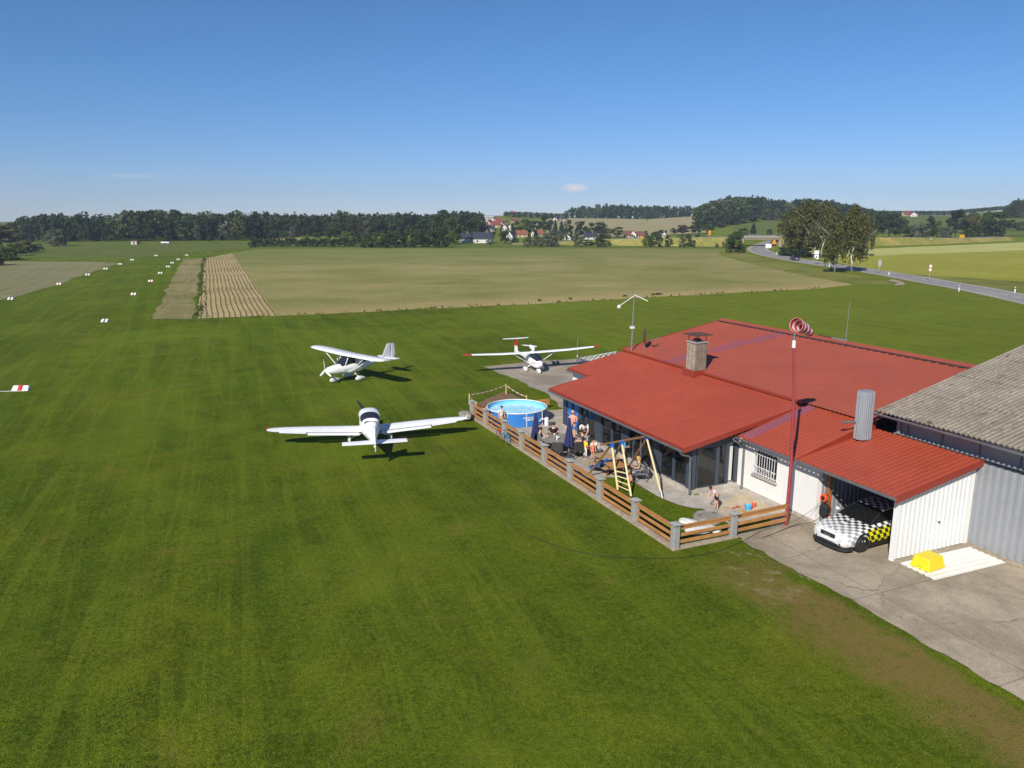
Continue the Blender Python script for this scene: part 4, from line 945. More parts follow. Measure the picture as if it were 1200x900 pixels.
# --- roof sheets
rf = ribsheet(-.75, 2.40, 6.12, 3.73, YS, 12.95, .22).build('lower_roof', 'roofred', CH, label='lower red roof sheet over the glazed terrace')
MB().add([(-.76,YS,2.40),(6.1,YS,3.73),(6.1,YS,3.55),(-.76,YS,2.19)]+[(-.76,YS-.05,2.40),(6.1,YS-.05,3.73),(6.1,YS-.05,3.55),(-.76,YS-.05,2.19)], [(0,1,2,3),(4,7,6,5),(0,4,5,1),(3,2,6,7),(0,3,7,4),(1,5,6,2)]).build('fascia', 'flash', rf)
MB().add([(-.76,12.95,2.44),(2.1,12.95,3.0),(2.1,12.95,2.82),(-.76,12.95,2.19)]+[(-.76,13.0,2.44),(2.1,13.0,3.0),(2.1,13.0,2.82),(-.76,13.0,2.19)], [(0,3,2,1),(4,5,6,7),(0,1,5,4),(3,7,6,2),(0,4,7,3)]).build('fascia', 'flash', rf)
MB().box(-.80, -.76, YS-.05, 13.0, 2.20, 2.42).build('fascia', 'flash', rf)
r2 = ribsheet(1.95, 2.925, 6.12, 3.73, 12.96, 15.75, .22).build('lower_roof', 'roofred', CH, label='short red roof step at the far end')
MB().box(1.90, 1.95, 12.96, 15.8, 2.74, 2.94).build('fascia', 'flash', r2)
MB().add([(1.95,15.75,2.95),(6.1,15.75,3.76),(6.1,15.75,3.58),(1.95,15.75,2.74)]+[(1.95,15.8,2.95),(6.1,15.8,3.76),(6.1,15.8,3.58),(1.95,15.8,2.74)], [(0,3,2,1),(4,5,6,7),(0,1,5,4),(0,4,7,3)]).build('fascia', 'flash', r2)
up = ribsheet(6.0, 3.87, 14.0, 5.38, -4.3, 15.85, .25, .016).build('upper_roof', 'roofred2', CH, label='upper red roof sheet rising to the ridge')
MB().box(5.96, 6.0, YS, 15.85, 3.78, 3.90).build('edge_trim', 'flash', up)
for s0, s1 in ((15.86, 15.91),):
    MB().add([(6.0,s0,3.92),(14,s0,5.43),(14,s0,5.2),(6.0,s0,3.70)]+[(6.0,s1,3.92),(14,s1,5.43),(14,s1,5.2),(6.0,s1,3.70)], [(0,3,2,1),(4,5,6,7),(0,1,5,4),(0,4,7,3),(1,2,6,5)]).build('fascia', 'flash', up)
mb = MB(); mb.add([(13.65,-4.3,5.39),(14.05,-4.3,5.50),(14.45,-4.3,5.38),(13.65,15.95,5.39),(14.05,15.95,5.50),(14.45,15.95,5.38)], [(0,1,4,3),(1,2,5,4)])
mb.build('ridge_cap', 'roofred2', up)
mb = MB(); mb.box(13.662, 13.69, -4.3, 15.8, 5.34, 5.39)
for i in range(40): y = -4.2+i*.5; mb.box(13.52, 13.67, y, y+.26, 5.315, 5.385)
mb.build('ridge_filler', 'dark', up)
bk = ribsheet(14.02, 5.36, 18.5, 3.4, -4.3, 15.85, .25).build('rear_roof', 'roofred2', CH)
# skylight strips lying in the pans of the upper sheet
for y0, y1, xa, xb in ((10.1, 11.2, 6.05, 8.9), (9.6, 10.7, 8.95, 11.4), (9.1, 10.2, 11.45, 13.6)):
    o = ribsheet(xa, 3.87+.1888*(xa-6)+.012, xb, 3.87+.1888*(xb-6)+.012, y0, y1, .25, .016); o.build('skylight', 'roofstrip', up)
o = ribsheet(2.3, 2.683, 6.4, 3.83, YS-.75, YS-.15, .25).build('skylight', 'roofstrip', CH)
r3 = ribsheet(2.15, 2.63, 6.5, 3.85, -4.1, YS-.06, .25).build('garage_roof', 'roofred', CH, label='red roof sheet above the barred window')
r4 = ribsheet(2.15, 2.62, 6.62, 3.42, -8.98, -4.12, .25).build('garage_roof', 'roofred', CH, label='red roof sheet above the garage')
MB().add([(2.15,-8.98,2.66),(6.62,-8.98,3.46),(6.62,-8.98,3.24),(2.15,-8.98,2.42)]+[(2.15,-9.03,2.66),(6.62,-9.03,3.46),(6.62,-9.03,3.24),(2.15,-9.03,2.42)], [(0,1,2,3),(4,7,6,5),(0,4,5,1),(3,2,6,7),(0,3,7,4),(1,5,6,2)]).build('fascia', 'flash', r4)
MB().add([(2.16,-4.11,2.6),(6.5,-4.11,3.36),(6.5,-4.11,3.86),(2.16,-4.11,2.66)], [(0,1,2,3)]).build('flashing', 'flash', r3)
# a strip of loose flashing lines
# --- gutters
def gutter(y0, y1, x, z, par=CH):
    prof = [(math.cos(a), math.sin(a)) for a in [math.pi+math.pi*i/8 for i in range(9)]]; r = .075
    A = [(x+r*c_, y0, z+r*s_) for c_, s_ in prof]; C_ = [(x+r*c_, y1, z+r*s_) for c_, s_ in prof]
    A2 = [(x+(r-.008)*c_, y0, z+(r-.008)*s_) for c_, s_ in prof[::-1]]; C2 = [(x+(r-.008)*c_, y1, z+(r-.008)*s_) for c_, s_ in prof[::-1]]
    return MB().loft([A+A2, C_+C2]).build('gutter', 'zinc', par, smooth=True)
gutter(YS-.05, 13.0, -.89, 2.30); gutter(-9.03, -.1, 2.07, 2.60); gutter(13.05, 15.8, 1.82, 2.84)
MB().path([(-.89,-.28,2.24),(-.80,-.26,2.12),(-.35,-.20,1.95),(-.22,-.16,1.85),(-.18,-.15,.12)], .05, 8).build('downpipe', 'zinc', CH, smooth=True)
MB().path([(2.07,-.20,2.54),(2.12,-.24,2.40),(2.45,-.40,2.2),(2.56,-.42,2.1),(2.56,-.42,.08)], .05, 8).build('downpipe', 'zinc', CH, smooth=True)
# --- masonry walls
def wallbox(x0, x1, y0, y1, z0, z1, mat='wallwhite', name='wall'): return MB().box(x0, x1, y0, y1, z0, z1).build(name, mat, CH)
# front wall with the barred window cut out:  y -4.85..-.12, window y -2.45..-1.1, z 1.02..2.16
wx0, wx1 = 2.65, 2.90; wy0, wy1, wz0, wz1 = -2.5, -1.12, 1.02, 2.15
mb = MB(); mb.box(wx0, wx1, -4.85, wy0, 0, 2.7); mb.box(wx0, wx1, wy1, -.0, 0, 2.7); mb.box(wx0, wx1, wy0, wy1, 0, wz0); mb.box(wx0, wx1, wy0, wy1, wz1, 2.7)
wl = mb.build('wall', 'wallwhite', CH)
MB().box(wx0-.035, wx0-.002, -4.86, -.02, 0, .16).build('plinth', 'stonepath', wl)
mb = MB(); mb.cur = 0
for y in (wy0, (wy0+wy1)/2-.04, wy1-.08): mb.box(wx0+.07, wx0+.13, y, y+.08, wz0+.08, wz1-.08)
mb.box(wx0+.07, wx0+.13, wy0, wy1, wz0, wz0+.08); mb.box(wx0+.07, wx0+.13, wy0, wy1, wz1-.08, wz1)
wf = mb.build('window', 'anthracite', CH)
MB().box(wx0+.09, wx0+.11, wy0+.08, (wy0+wy1)/2-.04, wz0+.08, wz1-.08).build('pane', 'glass', wf)
MB().box(wx0+.09, wx0+.11, (wy0+wy1)/2+.04, wy1-.08, wz0+.08, wz1-.08).build('pane', 'glass', wf)
mb = MB()
for i in range(9): y = wy0+.06+i*(wy1-wy0-.12)/8; mb.tube((wx0-.09, y, wz0+.03), (wx0-.09, y, wz1-.02), .012, n=6)
for z in (wz0+.12, wz0+.42, wz1-.12): mb.box(wx0-.10, wx0-.08, wy0-.03, wy1+.03, z-.015, z+.015)
for y in (wy0-.02, wy1+.0): 
    for z in (wz0+.12, wz1-.12): mb.box(wx0-.09, wx0+.02, y, y+.02, z-.012, z+.012)
for i in range(4):                                             # ornament bows in the lower part
    c0 = wy0+.18+i*.34
    mb.path([(wx0-.085, c0+.11*math.cos(a), wz0+.27+.11*math.sin(a)) for a in [math.pi*2*j/12 for j in range(13)]], .009, 5, False)
mb.build('grille', 'white', wf)
MB().box(wx0-.14, wx0+.02, wy0-.1, wy1+.1, wz0-.07, wz0-.003).build('sill', 'stonepath', wf, bevel=.01)
MB().add([(x_,y_,z_) for y_ in (-4.85,-4.70) for x_,z_ in ((2.901,0),(14,0),(14,5.2),(6.6,3.30),(2.901,2.62))],[(0,1,2,3,4),(9,8,7,6,5),(0,4,9,5),(4,3,8,9),(3,2,7,8)]).build('wall', 'corr', CH); wallbox(13.8, 14.0, -4.69, 15.6, 0, 5.2); wallbox(2.2, 5.9, 15.4, 15.6, 0, 2.95)
MB().add([(2.2,15.4,2.951),(13.79,15.4,2.951),(13.79,15.4,5.25),(6.2,15.4,3.72),(6.0,15.4,3.6),(2.2,15.4,2.96)]+[(2.2,15.6,2.951),(13.79,15.6,2.951),(13.79,15.6,5.25),(6.2,15.6,3.72),(6.0,15.6,3.6),(2.2,15.6,2.96)], [(0,1,2,3,4,5),(6,11,10,9,8,7),(0,6,7,1)]).build('wall', 'wallwhite', CH)
wallbox(5.901, 13.79, 15.41, 15.59, 0, 2.95); wallbox(2.2, 2.4, 12.7, 15.39, 0, 2.80)
MB().box(2.14, 2.19, 13.5, 14.8, .0, 2.1).build('door', 'hb', CH); 
# --- glazed terrace: plinth, posts, beam, panes
MB().box(-.04, .26, .0, 12.6, 0, .24).build('plinth', 'stonepath', CH)
MB().box(.261, 2.6, 0.0, .26, 0, .24).build('plinth', 'stonepath', CH)
MB().box(.4, 2.75, -.34, -.01, 0, .13).build('step', 'stonepath', CH)
MB().box(.02, .18, .0, 12.6, 2.20, 2.34).build('beam', 'anthracite', CH)
MB().box(.181, 2.6, .0, .14, 2.20, 2.45).build('beam', 'anthracite', CH)
MB().box(.181, 2.64, .0, .08, 2.451, 2.62).build('beam', 'flash', CH)
bays = [0.30, 1.45, 2.55, 3.25, 4.35, 5.45, 6.15, 7.20, 8.25, 8.95, 10.0, 11.05, 12.2]
wide = {0: .34, 2: .34, 5: .36, 8: .36, 11: .3}
MB().box(-.03, .22, -.02, .30, .24, 2.199).build('post', 'anthracite', CH)
MB().box(-.03, .22, 12.2, 12.6, .24, 2.199).build('post', 'anthracite', CH)
glazed = [(.42, 1.42), (1.52, 2.52), (3.22, 4.24), (4.34, 5.36), (6.05, 7.06), (7.16, 8.15), (8.85, 9.85), (9.95, 10.5)]
posts = [(1.42, 1.52), (2.52, 3.22), (4.24, 4.34), (5.36, 6.05), (7.06, 7.16), (8.15, 8.85), (9.85, 9.95), (10.5, 10.75), (11.4, 11.62)]
MB().box(.0, .2, .30, .42, .24, 2.199).build('post', 'anthracite', CH)
for a, b_ in posts: MB().box(-.01 if b_-a > .2 else .03, .17, a, b_, .24, 2.199).build('post', 'anthracite', CH)
for a, b_ in glazed:
    f_ = MB(); f_.box(.06, .13, a, b_, .241, .31); f_.box(.06, .13, a, b_, 2.13, 2.199); f_.box(.06, .13, a, a+.05, .311, 2.129); f_.box(.06, .13, b_-.05, b_, .311, 2.129)
    fr_ = f_.build('window', 'anthracite', CH); MB().box(.085, .105, a+.05, b_-.05, .311, 2.129).build('pane', 'glass', fr_)
# poster clad bays at the far end
m, t, b = newmat('blue_poster', .35); p = t.pos(); px_, py_, pz_ = t.sep(p)
c = t.mix(t.ramp(pz_, .5, 2.1), hexc(30, 100, 190), hexc(40, 130, 190)); c = t.mix(t.ramp(t.noise(p, 2.2, 5, .7), .5, .62), c, hexc(20, 60, 130))
c = t.mix(t.ramp(t.noise(p, 3.5, 4, .7, .6), .6, .66), c, hexc(190, 215, 225)); t.put(b.inputs['Base Color'], c); M['poster'] = m
MB().box(.04, .07, 10.75, 11.4, .3, 2.16).build('poster', 'poster', CH); MB().box(.04, .07, 11.62, 12.2, .3, 2.16).build('poster', 'poster', CH)
# side of the terrace (y=0): big pane, sliding door, open door
for a, b_ in ((.30, 1.42), (1.50, 1.98)):
    f_ = MB(); f_.box(a, b_, .03, .10, .241, .30); f_.box(a, b_, .03, .10, 2.13, 2.199); f_.box(a, a+.06, .03, .10, .301, 2.129); f_.box(b_-.06, b_, .03, .10, .301, 2.129)
    fr_ = f_.build('window', 'anthracite', CH); MB().box(a+.06, b_-.06, .055, .075, .301, 2.129).build('pane', 'glass', fr_)
MB().box(1.421, 1.499, .02, .12, .241, 2.199).build('post', 'anthracite', CH); MB().box(1.981, 2.06, .02, .12, .241, 2.199).build('post', 'anthracite', CH); MB().box(2.48, 2.64, .02, .14, .241, 2.199).build('post', 'anthracite', CH)
dr = MB().box(2.07, 2.12, .14, .95, .25, 2.15).build('door', 'anthracite', CH); MB().box(2.03, 2.065, .80, .86, 1.1, 1.24).build('handle', 'chrome', dr)
mb = MB(); n_ = 24
mb.loft([[(2.14+.32*i/n_, .22+.02*math.sin(i*1.6), z) for i in range(n_+1)] for z in (.30, 2.15)], False, False); mb.build('curtain', 'hw', CH)
# inside
MB().box(.3, 5.8, .3, 12.5, .16, .22).build('floor_inside', 'woodbrown', CH)
wallbox(5.8, 5.95, .1, 12.6, 0, 3.5, 'hb'); wallbox(.3, 5.79, 12.4, 12.58, .24, 2.5, 'hb'); wallbox(2.66, 5.79, .01, .14, .0, 3.0)
for yy in (1.4, 4.2, 7.0): 
    tb = MB(); tb.box(1.4, 2.3, yy, yy+1.6, .90, .94)
    for a in (1.5, 2.14):
        for c_ in (yy+.08, yy+1.46): tb.box(a, a+.06, c_, c_+.06, .22, .90)
    tb.build('inside_table', 'wood', CH)
# --- garage
ribwall((6.42, -8.72), (2.62, -8.72), .04, 3.22, .24, .035, topslope=2.55).build('cladding', 'corrw', CH, label='white ribbed sheet end wall of the garage')
ribwall((2.92, -4.87), (8.6, -4.87), .02, 2.62, .24, .035, topslope=3.3).xf(Matrix.Identity(4)).build('cladding', 'corr', CH, label='grey ribbed sheet inner wall of the garage')
MB().box(2.55, 2.63, -8.80, -8.62, 0, 2.56).build('post', 'white', CH)
MB().box(2.58, 2.68, -8.61, -4.87, 2.34, 2.56).build('lintel', 'white', CH)
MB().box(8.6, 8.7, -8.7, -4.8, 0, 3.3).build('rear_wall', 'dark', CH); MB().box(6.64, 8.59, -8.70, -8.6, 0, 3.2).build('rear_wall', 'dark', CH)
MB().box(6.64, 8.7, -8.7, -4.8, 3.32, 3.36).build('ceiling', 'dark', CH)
MB().box(6.46, 6.66, -8.74, -8.60, 0, 3.24).build('post', 'wallwhite', CH, label='whitewashed corner pier between garage and hangar')
MB().box(3.05, 3.2, -5.12, -4.95, 0, 2.6).build('post', 'woodbrown', CH, label='brown timber post at the garage mouth')
MB().box(2.75, 6.4, -5.3, -5.18, 2.3, 2.44).build('beam', 'woodbrown', CH)
MB().tube((4.9, -8.77, 1.15), (4.9, -8.70, 1.15), .05, n=10).build('knob', 'zinc', CH)
# --- chimney with a cap on legs
ch = MB().box(5.55, 6.35, 7.5, 8.3, 3.5, 5.50).build('chimney', 'brick', CH, bevel=.02)
MB().box(5.40, 6.45, 7.4, 8.4, 3.62, 3.97).build('collar', 'flash', ch, bevel=.02); MB().box(5.50, 6.40, 7.45, 8.35, 5.501, 5.57).build('crown', 'granite', ch, bevel=.01)
mb = MB()
for a in (5.6, 6.28): 
    for c_ in (7.55, 8.23): mb.box(a, a+.03, c_, c_+.03, 5.571, 5.94)
mb.box(5.8, 6.1, 7.75, 8.05, 5.571, 5.72); mb.box(5.35, 6.55, 7.3, 8.5, 5.94, 5.98); mb.build('cap', 'rust', ch)
# --- sheet clad flue with a stub pipe
def flue():
    x, y = 5.35, -4.45; n = 96; rings = []
    for z in (3.25, 3.45, 5.15, 5.30):
        s = 1.0 if z < 5.2 else .97
        rings.append([(x+s*(.335+(.018 if j % 4 < 2 else 0))*math.copysign(abs(math.cos(2*math.pi*j/n))**.75, math.cos(2*math.pi*j/n)), y+s*(.275+(.018 if j % 4 < 2 else 0))*math.copysign(abs(math.sin(2*math.pi*j/n))**.75, math.sin(2*math.pi*j/n)), z) for j in range(n)])
    f_ = MB().loft(rings).build('flue', 'corr', CH, label='ribbed grey metal clad flue')
    MB().tube((x-.35, y+.1, 3.98), (x-.95, y+.3, 3.98), .05, n=8).build('stub_pipe', 'zinc', f_)
flue()
# small roof clutter at the ridge: aerial on a bar
rt = empty('roof_aerial', B(14.1, 5.0, 5.5), TH, 'thin white vertical aerial on the roof ridge right of the windsock', 'aerial')
MB().path([(0,0,0),(0,0,.9),(.03,0,2.3)], [.022,.018,.012], 8).build('rod', 'steel', rt); MB().box(-.1, .06, -.05, .95, -.02, .05).build('foot_bar', 'steel', rt); MB().obox((0, 1.6, .0), (.16, .9, .12)).build('box', 'rust', rt)

# ================================================================== HANGAR
HG = empty('hangar', (OX, OY, 0), TH, 'large hangar with weathered corrugated grey roof and ribbed grey metal walls', 'building')
def wavesheet(x0, z0, x1, z1, ya, yb, pitch=.21, amp=.04, rows=4):
    mb = MB(); ny = int((yb-ya)/pitch*6)
    for r_ in range(rows):
        a, c_ = r_/rows, (r_+1)/rows; xa, xb = x0+(x1-x0)*a, x0+(x1-x0)*c_+.08; za, zb = z0+(z1-z0)*a+.03, z0+(z1-z0)*c_
        zb2 = zb+(z1-z0)/(x1-x0)*.08
        top = [[(x, ya+(yb-ya)*j/ny, z+amp*math.cos(2*math.pi*(ya+(yb-ya)*j/ny)/pitch)) for j in range(ny+1)] for x, z in ((xa, za), (xb, zb2))]
        bot = [[(x, y, z-.014) for x, y, z in rr] for rr in top]
        mb.loft([bot[0], top[0], top[1], bot[1], bot[0]], False, False)
    return mb
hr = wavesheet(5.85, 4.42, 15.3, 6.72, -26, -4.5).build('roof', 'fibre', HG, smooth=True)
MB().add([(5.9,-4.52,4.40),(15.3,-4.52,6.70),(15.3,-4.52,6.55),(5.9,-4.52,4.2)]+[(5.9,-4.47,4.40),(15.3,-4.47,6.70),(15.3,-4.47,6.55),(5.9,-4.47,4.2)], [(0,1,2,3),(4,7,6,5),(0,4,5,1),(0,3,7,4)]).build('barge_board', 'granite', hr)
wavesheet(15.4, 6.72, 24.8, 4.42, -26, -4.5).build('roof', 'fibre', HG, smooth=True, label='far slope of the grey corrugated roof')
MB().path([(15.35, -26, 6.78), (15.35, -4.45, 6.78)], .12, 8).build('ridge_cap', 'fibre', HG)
gutter(-26, -4.5, 5.74, 4.36, HG)
mb = MB(); mb.box(6.92, 7.02, -26, -4.9, 3.38, 4.5)
bd = mb.build('band', 'corr', HG, label='pale flat band below the hangar eaves')
for i in range(14): MB().box(6.86, 6.918, -5.4-i*1.6, -5.36-i*1.6, 3.44, 4.4).build('cover_strip', 'zinc', bd)
MB().box(6.665, 6.915, -26, -8.8, 3.338, 3.370).build('rail', 'anthracite', HG)
ribwall((6.62, -8.74), (6.62, -26), .06, 3.335, .3, .04).build('cladding', 'corr', HG, label='ribbed light grey front wall of the hangar')
MB().box(6.60, 6.80, -26, -8.75, 0, .059).build('plinth', 'kerb', HG)
MB().box(6.8, 24, -26, -25.8, 0, 4.5).build('wall', 'corr', HG); MB().box(23.8, 24, -25.79, -4.9, 0, 4.5).build('wall', 'corr', HG)
MB().add([(6.8,-4.9,0),(24,-4.9,0),(24,-4.9,4.5),(15.35,-4.9,6.5),(6.8,-4.9,4.5)]+[(6.8,-5.05,0),(24,-5.05,0),(24,-5.05,4.5),(15.35,-5.05,6.5),(6.8,-5.05,4.5)], [(0,1,2,3,4),(9,8,7,6,5),(0,4,9,5),(3,8,9,4),(2,7,8,3)]).build('wall', 'corr', HG)
# ================================================================== FENCE
FN = empty('garden_fence', B(-4.15, -4.65), TH, 'low fence of orange brown timber rails between grey stone posts', 'fence')
py_ = [0, 2.80, 5.70, 8.55, 11.35, 14.15, 16.55, 19.45, 21.70]
def post(x, y):
    p_ = MB().box(x-.13, x+.13, y-.13, y+.13, .10, 1.02).build('post', 'granite', FN, bevel=.015)
    MB().loft([[(x+a*s, y+b_*s, z) for a, b_ in ((-1,-1),(1,-1),(1,1),(-1,1))] for s, z in ((.19, 1.021), (.19, 1.06), (.05, 1.12))]).build('cap', 'granite', p_)
for y in py_: post(0, y)
post(2.72, -.02)
def rails(a, b_):
    a, b_ = Vector(a), Vector(b_); d = (b_-a).normalized(); L_ = (b_-a).length; ang = math.atan2(d.y, d.x); nn = Vector((-d.y, d.x))
    for z in (.28, .55, .84):
        c = (a+b_)/2
        MB().obox((c.x+nn.x*.0, c.y, z), (L_-.27, .045, .13 if z < .8 else .14), (0, 0, ang)).build('rail', 'wood', FN, bevel=.008)
        if z > .8: MB().obox((c.x, c.y, .925), (L_-.27, .11, .03), (0, 0, ang)).build('rail', 'wood', FN, bevel=.005)
for a, b_ in zip(py_, py_[1:]): rails((0, a), (0, b_))
rails((0, 0), (2.72, -.02)); rails((2.72, -.02), (5.72, .1))
# plank fence on the far side of the pool, and a terracotta coloured low border
FP = empty('plank_fence', B(-4.0, 17.3), TH, 'low reddish brown plank fence behind the pool', 'fence')
for i, (a, b_) in enumerate(((.1, 2.2), (2.3, 4.4), (4.5, 5.4))):
    for z in (.25, .47): MB().box(a, b_, -.02, .02, z, z+.17).build('board', 'wood' if i == 2 else 'terr', FP, bevel=.006)

# ================================================================== PEOPLE
SKIN = simple('skin', hexc(214, 164, 134), .55, 0, .06, 6); M['skin'] = SKIN
M['eye'] = simple('eye_dark', (.02, .015, .012), .3)
M['hairdark'] = simple('hair_dark', (.02, .014, .01), .7, 0, .3, 20); M['hairblond'] = simple('hair_blond', hexc(196, 160, 104), .7, 0, .2, 20); M['hairgrey'] = simple('hair_grey', hexc(170, 165, 158), .7, 0, .2, 20)
for nm, c_ in dict(c_black=(28, 28, 32), c_white=(228, 226, 222), c_navy=(58, 66, 86), c_pink=(232, 196, 196), c_cyan=(30, 160, 205), c_olive=(130, 136, 104), c_yellow=(230, 205, 40), c_coral=(236, 120, 92), c_jeans=(92, 122, 158), c_beige=(196, 178, 150), c_grey=(110, 112, 118), c_salmon=(222, 150, 130)).items():
    M[nm] = simple('cloth_'+nm[2:], hexc(*c_), .85, 0, .1, 8, .3, 40)
def skin_mesh(name, verts, edges, radii, mat, parent, sub=1, roots=(0,)):
    me = bpy.data.meshes.new(name+'_src'); me.from_pydata([tuple(v) for v in verts], edges, []); me.update()
    o = bpy.data.objects.new(name+'_src', me); COL.objects.link(o)
    sk = o.modifiers.new('skin', 'SKIN'); sk.use_smooth_shade = True
    for i, d in enumerate(me.skin_vertices[0].data):
        r = radii[i]; d.radius = (r, r) if not isinstance(r, tuple) else r; d.use_root = i in roots
    sb = o.modifiers.new('sub', 'SUBSURF'); sb.levels = sub; sb.render_levels = sub
    dg = bpy.context.evaluated_depsgraph_get(); dg.update()
    nm = bpy.data.meshes.new_from_object(o.evaluated_get(dg)); nm.name = name
    nm.materials.clear(); nm.materials.append(M[mat])
    for p_ in nm.polygons: p_.use_smooth = True
    bpy.data.objects.remove(o)
    q = bpy.data.objects.new(name, nm); COL.objects.link(q); q.parent = parent
    return q
POSES = {
 # pelvis, chest, neck, head, (hip, knee, ankle, toe) L/R, (shoulder, elbow, wrist) L/R  for a 1.75 m body; y is forward
 'stand': dict(pel=(0,0,.95), che=(0,.01,1.28), nek=(0,0,1.5), hed=(0,.03,1.64), hip=(.095,0,.90), kne=(.11,.03,.50), ank=(.12,0,.09), toe=(.14,.15,.03), sho=(.19,0,1.43), elb=(.26,-.02,1.14), wri=(.25,.10,.90)),
 'hold': dict(pel=(0,0,.95), che=(0,.01,1.28), nek=(0,.01,1.5), hed=(0,.07,1.63), hip=(.095,0,.90), kne=(.11,.03,.50), ank=(.12,0,.09), toe=(.14,.15,.03), sho=(.19,0,1.43), elb=(.24,.04,1.15), wri=(.12,.28,1.14)),
 'sit': dict(pel=(0,0,.52), che=(0,.03,.86), nek=(0,.05,1.06), hed=(0,.10,1.20), hip=(.10,.02,.50), kne=(.14,.44,.50), ank=(.14,.46,.09), toe=(.16,.61,.03), sho=(.19,.04,.99), elb=(.25,.12,.74), wri=(.16,.38,.80)),
 'lean': dict(pel=(0,0,.94), che=(0,.20,1.20), nek=(0,.34,1.34), hed=(0,.46,1.42), hip=(.095,-.01,.89), kne=(.11,.03,.50), ank=(.12,-.02,.09), toe=(.14,.14,.03), sho=(.19,.30,1.28), elb=(.22,.40,1.02), wri=(.12,.54,.86)),
 'bend': dict(pel=(0,0,.86), che=(0,.34,.98), nek=(0,.52,.99), hed=(0,.66,.96), hip=(.095,-.02,.82), kne=(.12,.08,.46), ank=(.13,-.04,.09), toe=(.15,.12,.03), sho=(.17,.46,.97), elb=(.19,.48,.68), wri=(.14,.58,.42)),
 'crouch': dict(pel=(0,-.05,.34), che=(0,.14,.64), nek=(0,.24,.82), hed=(0,.34,.94), hip=(.10,-.03,.32), kne=(.18,.34,.50), ank=(.14,.06,.09), toe=(.16,.22,.03), sho=(.18,.20,.76), elb=(.24,.36,.56), wri=(.12,.54,.62)),
}
def person(pxpy=None, loc=None, face=0., pose='stand', h=1.75, shirt='c_white', legs='c_jeans', hair='hairdark', label='', short=False, group=None, longhair=False, girth=1.0, cap=False, skirt=False):
    p = POSES[pose]; s = h/1.75
    if loc is None: loc = P(*pxpy)
    rt = empty('person', loc, face, label, 'person', group); rt.scale = (s, s, s)
    mir = lambda v: (-v[0], v[1], v[2])
    V = [p['pel'], p['che'], p['nek'], p['hed']]; E_ = [(0,1),(1,2),(2,3)]; Rr = [(.13*girth,.10*girth), (.145*girth,.105*girth), .055, (.078,.095)]
    top = Vector(p['hed'])+ (Vector(p['hed'])-Vector(p['nek'])).normalized()*.10; V.append(tuple(top)); E_.append((3,4)); Rr.append(.07)
    for m_ in (lambda v: v, mir):
        b0 = len(V)
        V += [m_(p['hip']), m_(p['kne']), m_(p['ank']), m_(p['toe'])]; E_ += [(0,b0),(b0,b0+1),(b0+1,b0+2),(b0+2,b0+3)]; Rr += [.085*girth, .055, .04, .035]
        b1 = len(V); el = Vector(p['elb']); wr = Vector(p['wri']); d = (wr-el).normalized(); hd = wr+d*.085
        V += [m_(p['sho']), m_(p['elb']), m_(p['wri']), m_(tuple(hd))]; E_ += [(1,b1),(b1,b1+1),(b1+1,b1+2),(b1+2,b1+3)]; Rr += [.052, .04, .028, (.034,.018)]
        side = Vector((1,0,0)) if abs(d.x) < .7 else Vector((0,1,0)); up_ = d.cross(side).normalized()
        for k in range(4):                             # fingers, slightly curled, unequal
            f0 = len(V); off = side*(k-1.5)*.019; ln = (.062,.074,.070,.054)[k]
            V += [m_(tuple(hd+off+d*.015)), m_(tuple(hd+off+d*(ln*.6))), m_(tuple(hd+off+d*ln*.9-up_*.018))]; E_ += [(b1+3,f0),(f0,f0+1),(f0+1,f0+2)]; Rr += [.0095,.0085,.0075]
        f0 = len(V); tb = wr+d*.04; V += [m_(tuple(tb-side*.035)), m_(tuple(tb-side*.052+d*.035))]; E_ += [(b1+2,f0),(f0,f0+1)]; Rr += [.011,.009]
    body = skin_mesh('body', V, E_, Rr, 'skin', rt)
    # face and ears
    hd = Vector(p['hed']); axu = (top-hd).normalized(); fw = Vector((0,1,0)); fw = (fw-axu*fw.dot(axu)).normalized(); rtv = fw.cross(axu)
    nb = MB(); nb.ball(hd+fw*.098-axu*.012, .014, 6); nb.ball(hd+rtv*.082-axu*.0, .02, 6, (.4,1,1.2)); nb.ball(hd-rtv*.082, .02, 6, (.4,1,1.2)); nb.build('face', 'skin', body, smooth=True)
    MB().ball(hd+fw*.088+rtv*.032+axu*.018, .010, 6).ball(hd+fw*.088-rtv*.032+axu*.018, .010, 6).build('eyes', 'eye', body)
    MB().obox(hd+fw*.092-axu*.052, (.05, .008, .009)).build('mouth', 'c_coral', body)
    # hair
    hb = MB(); hc = hd+axu*.035-fw*.02; hb.ball(hc, .105, 12, (.9, 1.0, .92))
    if longhair: hb.ball(hd-fw*.07-axu*.08, .075, 10, (1.0, .7, 1.7))
    hb.build('cap' if cap else 'hair', hair, rt, smooth=True)
    if cap: MB().obox(hd+fw*.13+axu*.055, (.12, .10, .012)).build('visor', hair, rt)
    # shirt: trunk and upper arms
    pel, che, sho, elb, wri = (Vector(p[k]) for k in ('pel','che','sho','elb','wri'))
    sl = elb if not short else sho.lerp(elb, .65)
    SV = [pel+(che-pel)*.02, pel.lerp(che, .5), che, che.lerp(Vector(p['nek']), .62)]; SE = [(0,1),(1,2),(2,3)]; SR = [(.155*girth,.125*girth), (.15*girth,.12*girth), (.165*girth,.125*girth), .075]
    for sg in (1, -1):
        b0 = len(SV); SV += [Vector((sg*sho.x, sho.y, sho.z)), Vector((sg*sl.x, sl.y, sl.z))]; SE += [(2,b0),(b0,b0+1)]; SR += [.07, .058]
        if not short: SV.append(Vector((sg*elb.lerp(wri,.45).x, elb.lerp(wri,.45).y, elb.lerp(wri,.45).z))); SE.append((b0+1,b0+2)); SR.append(.045)
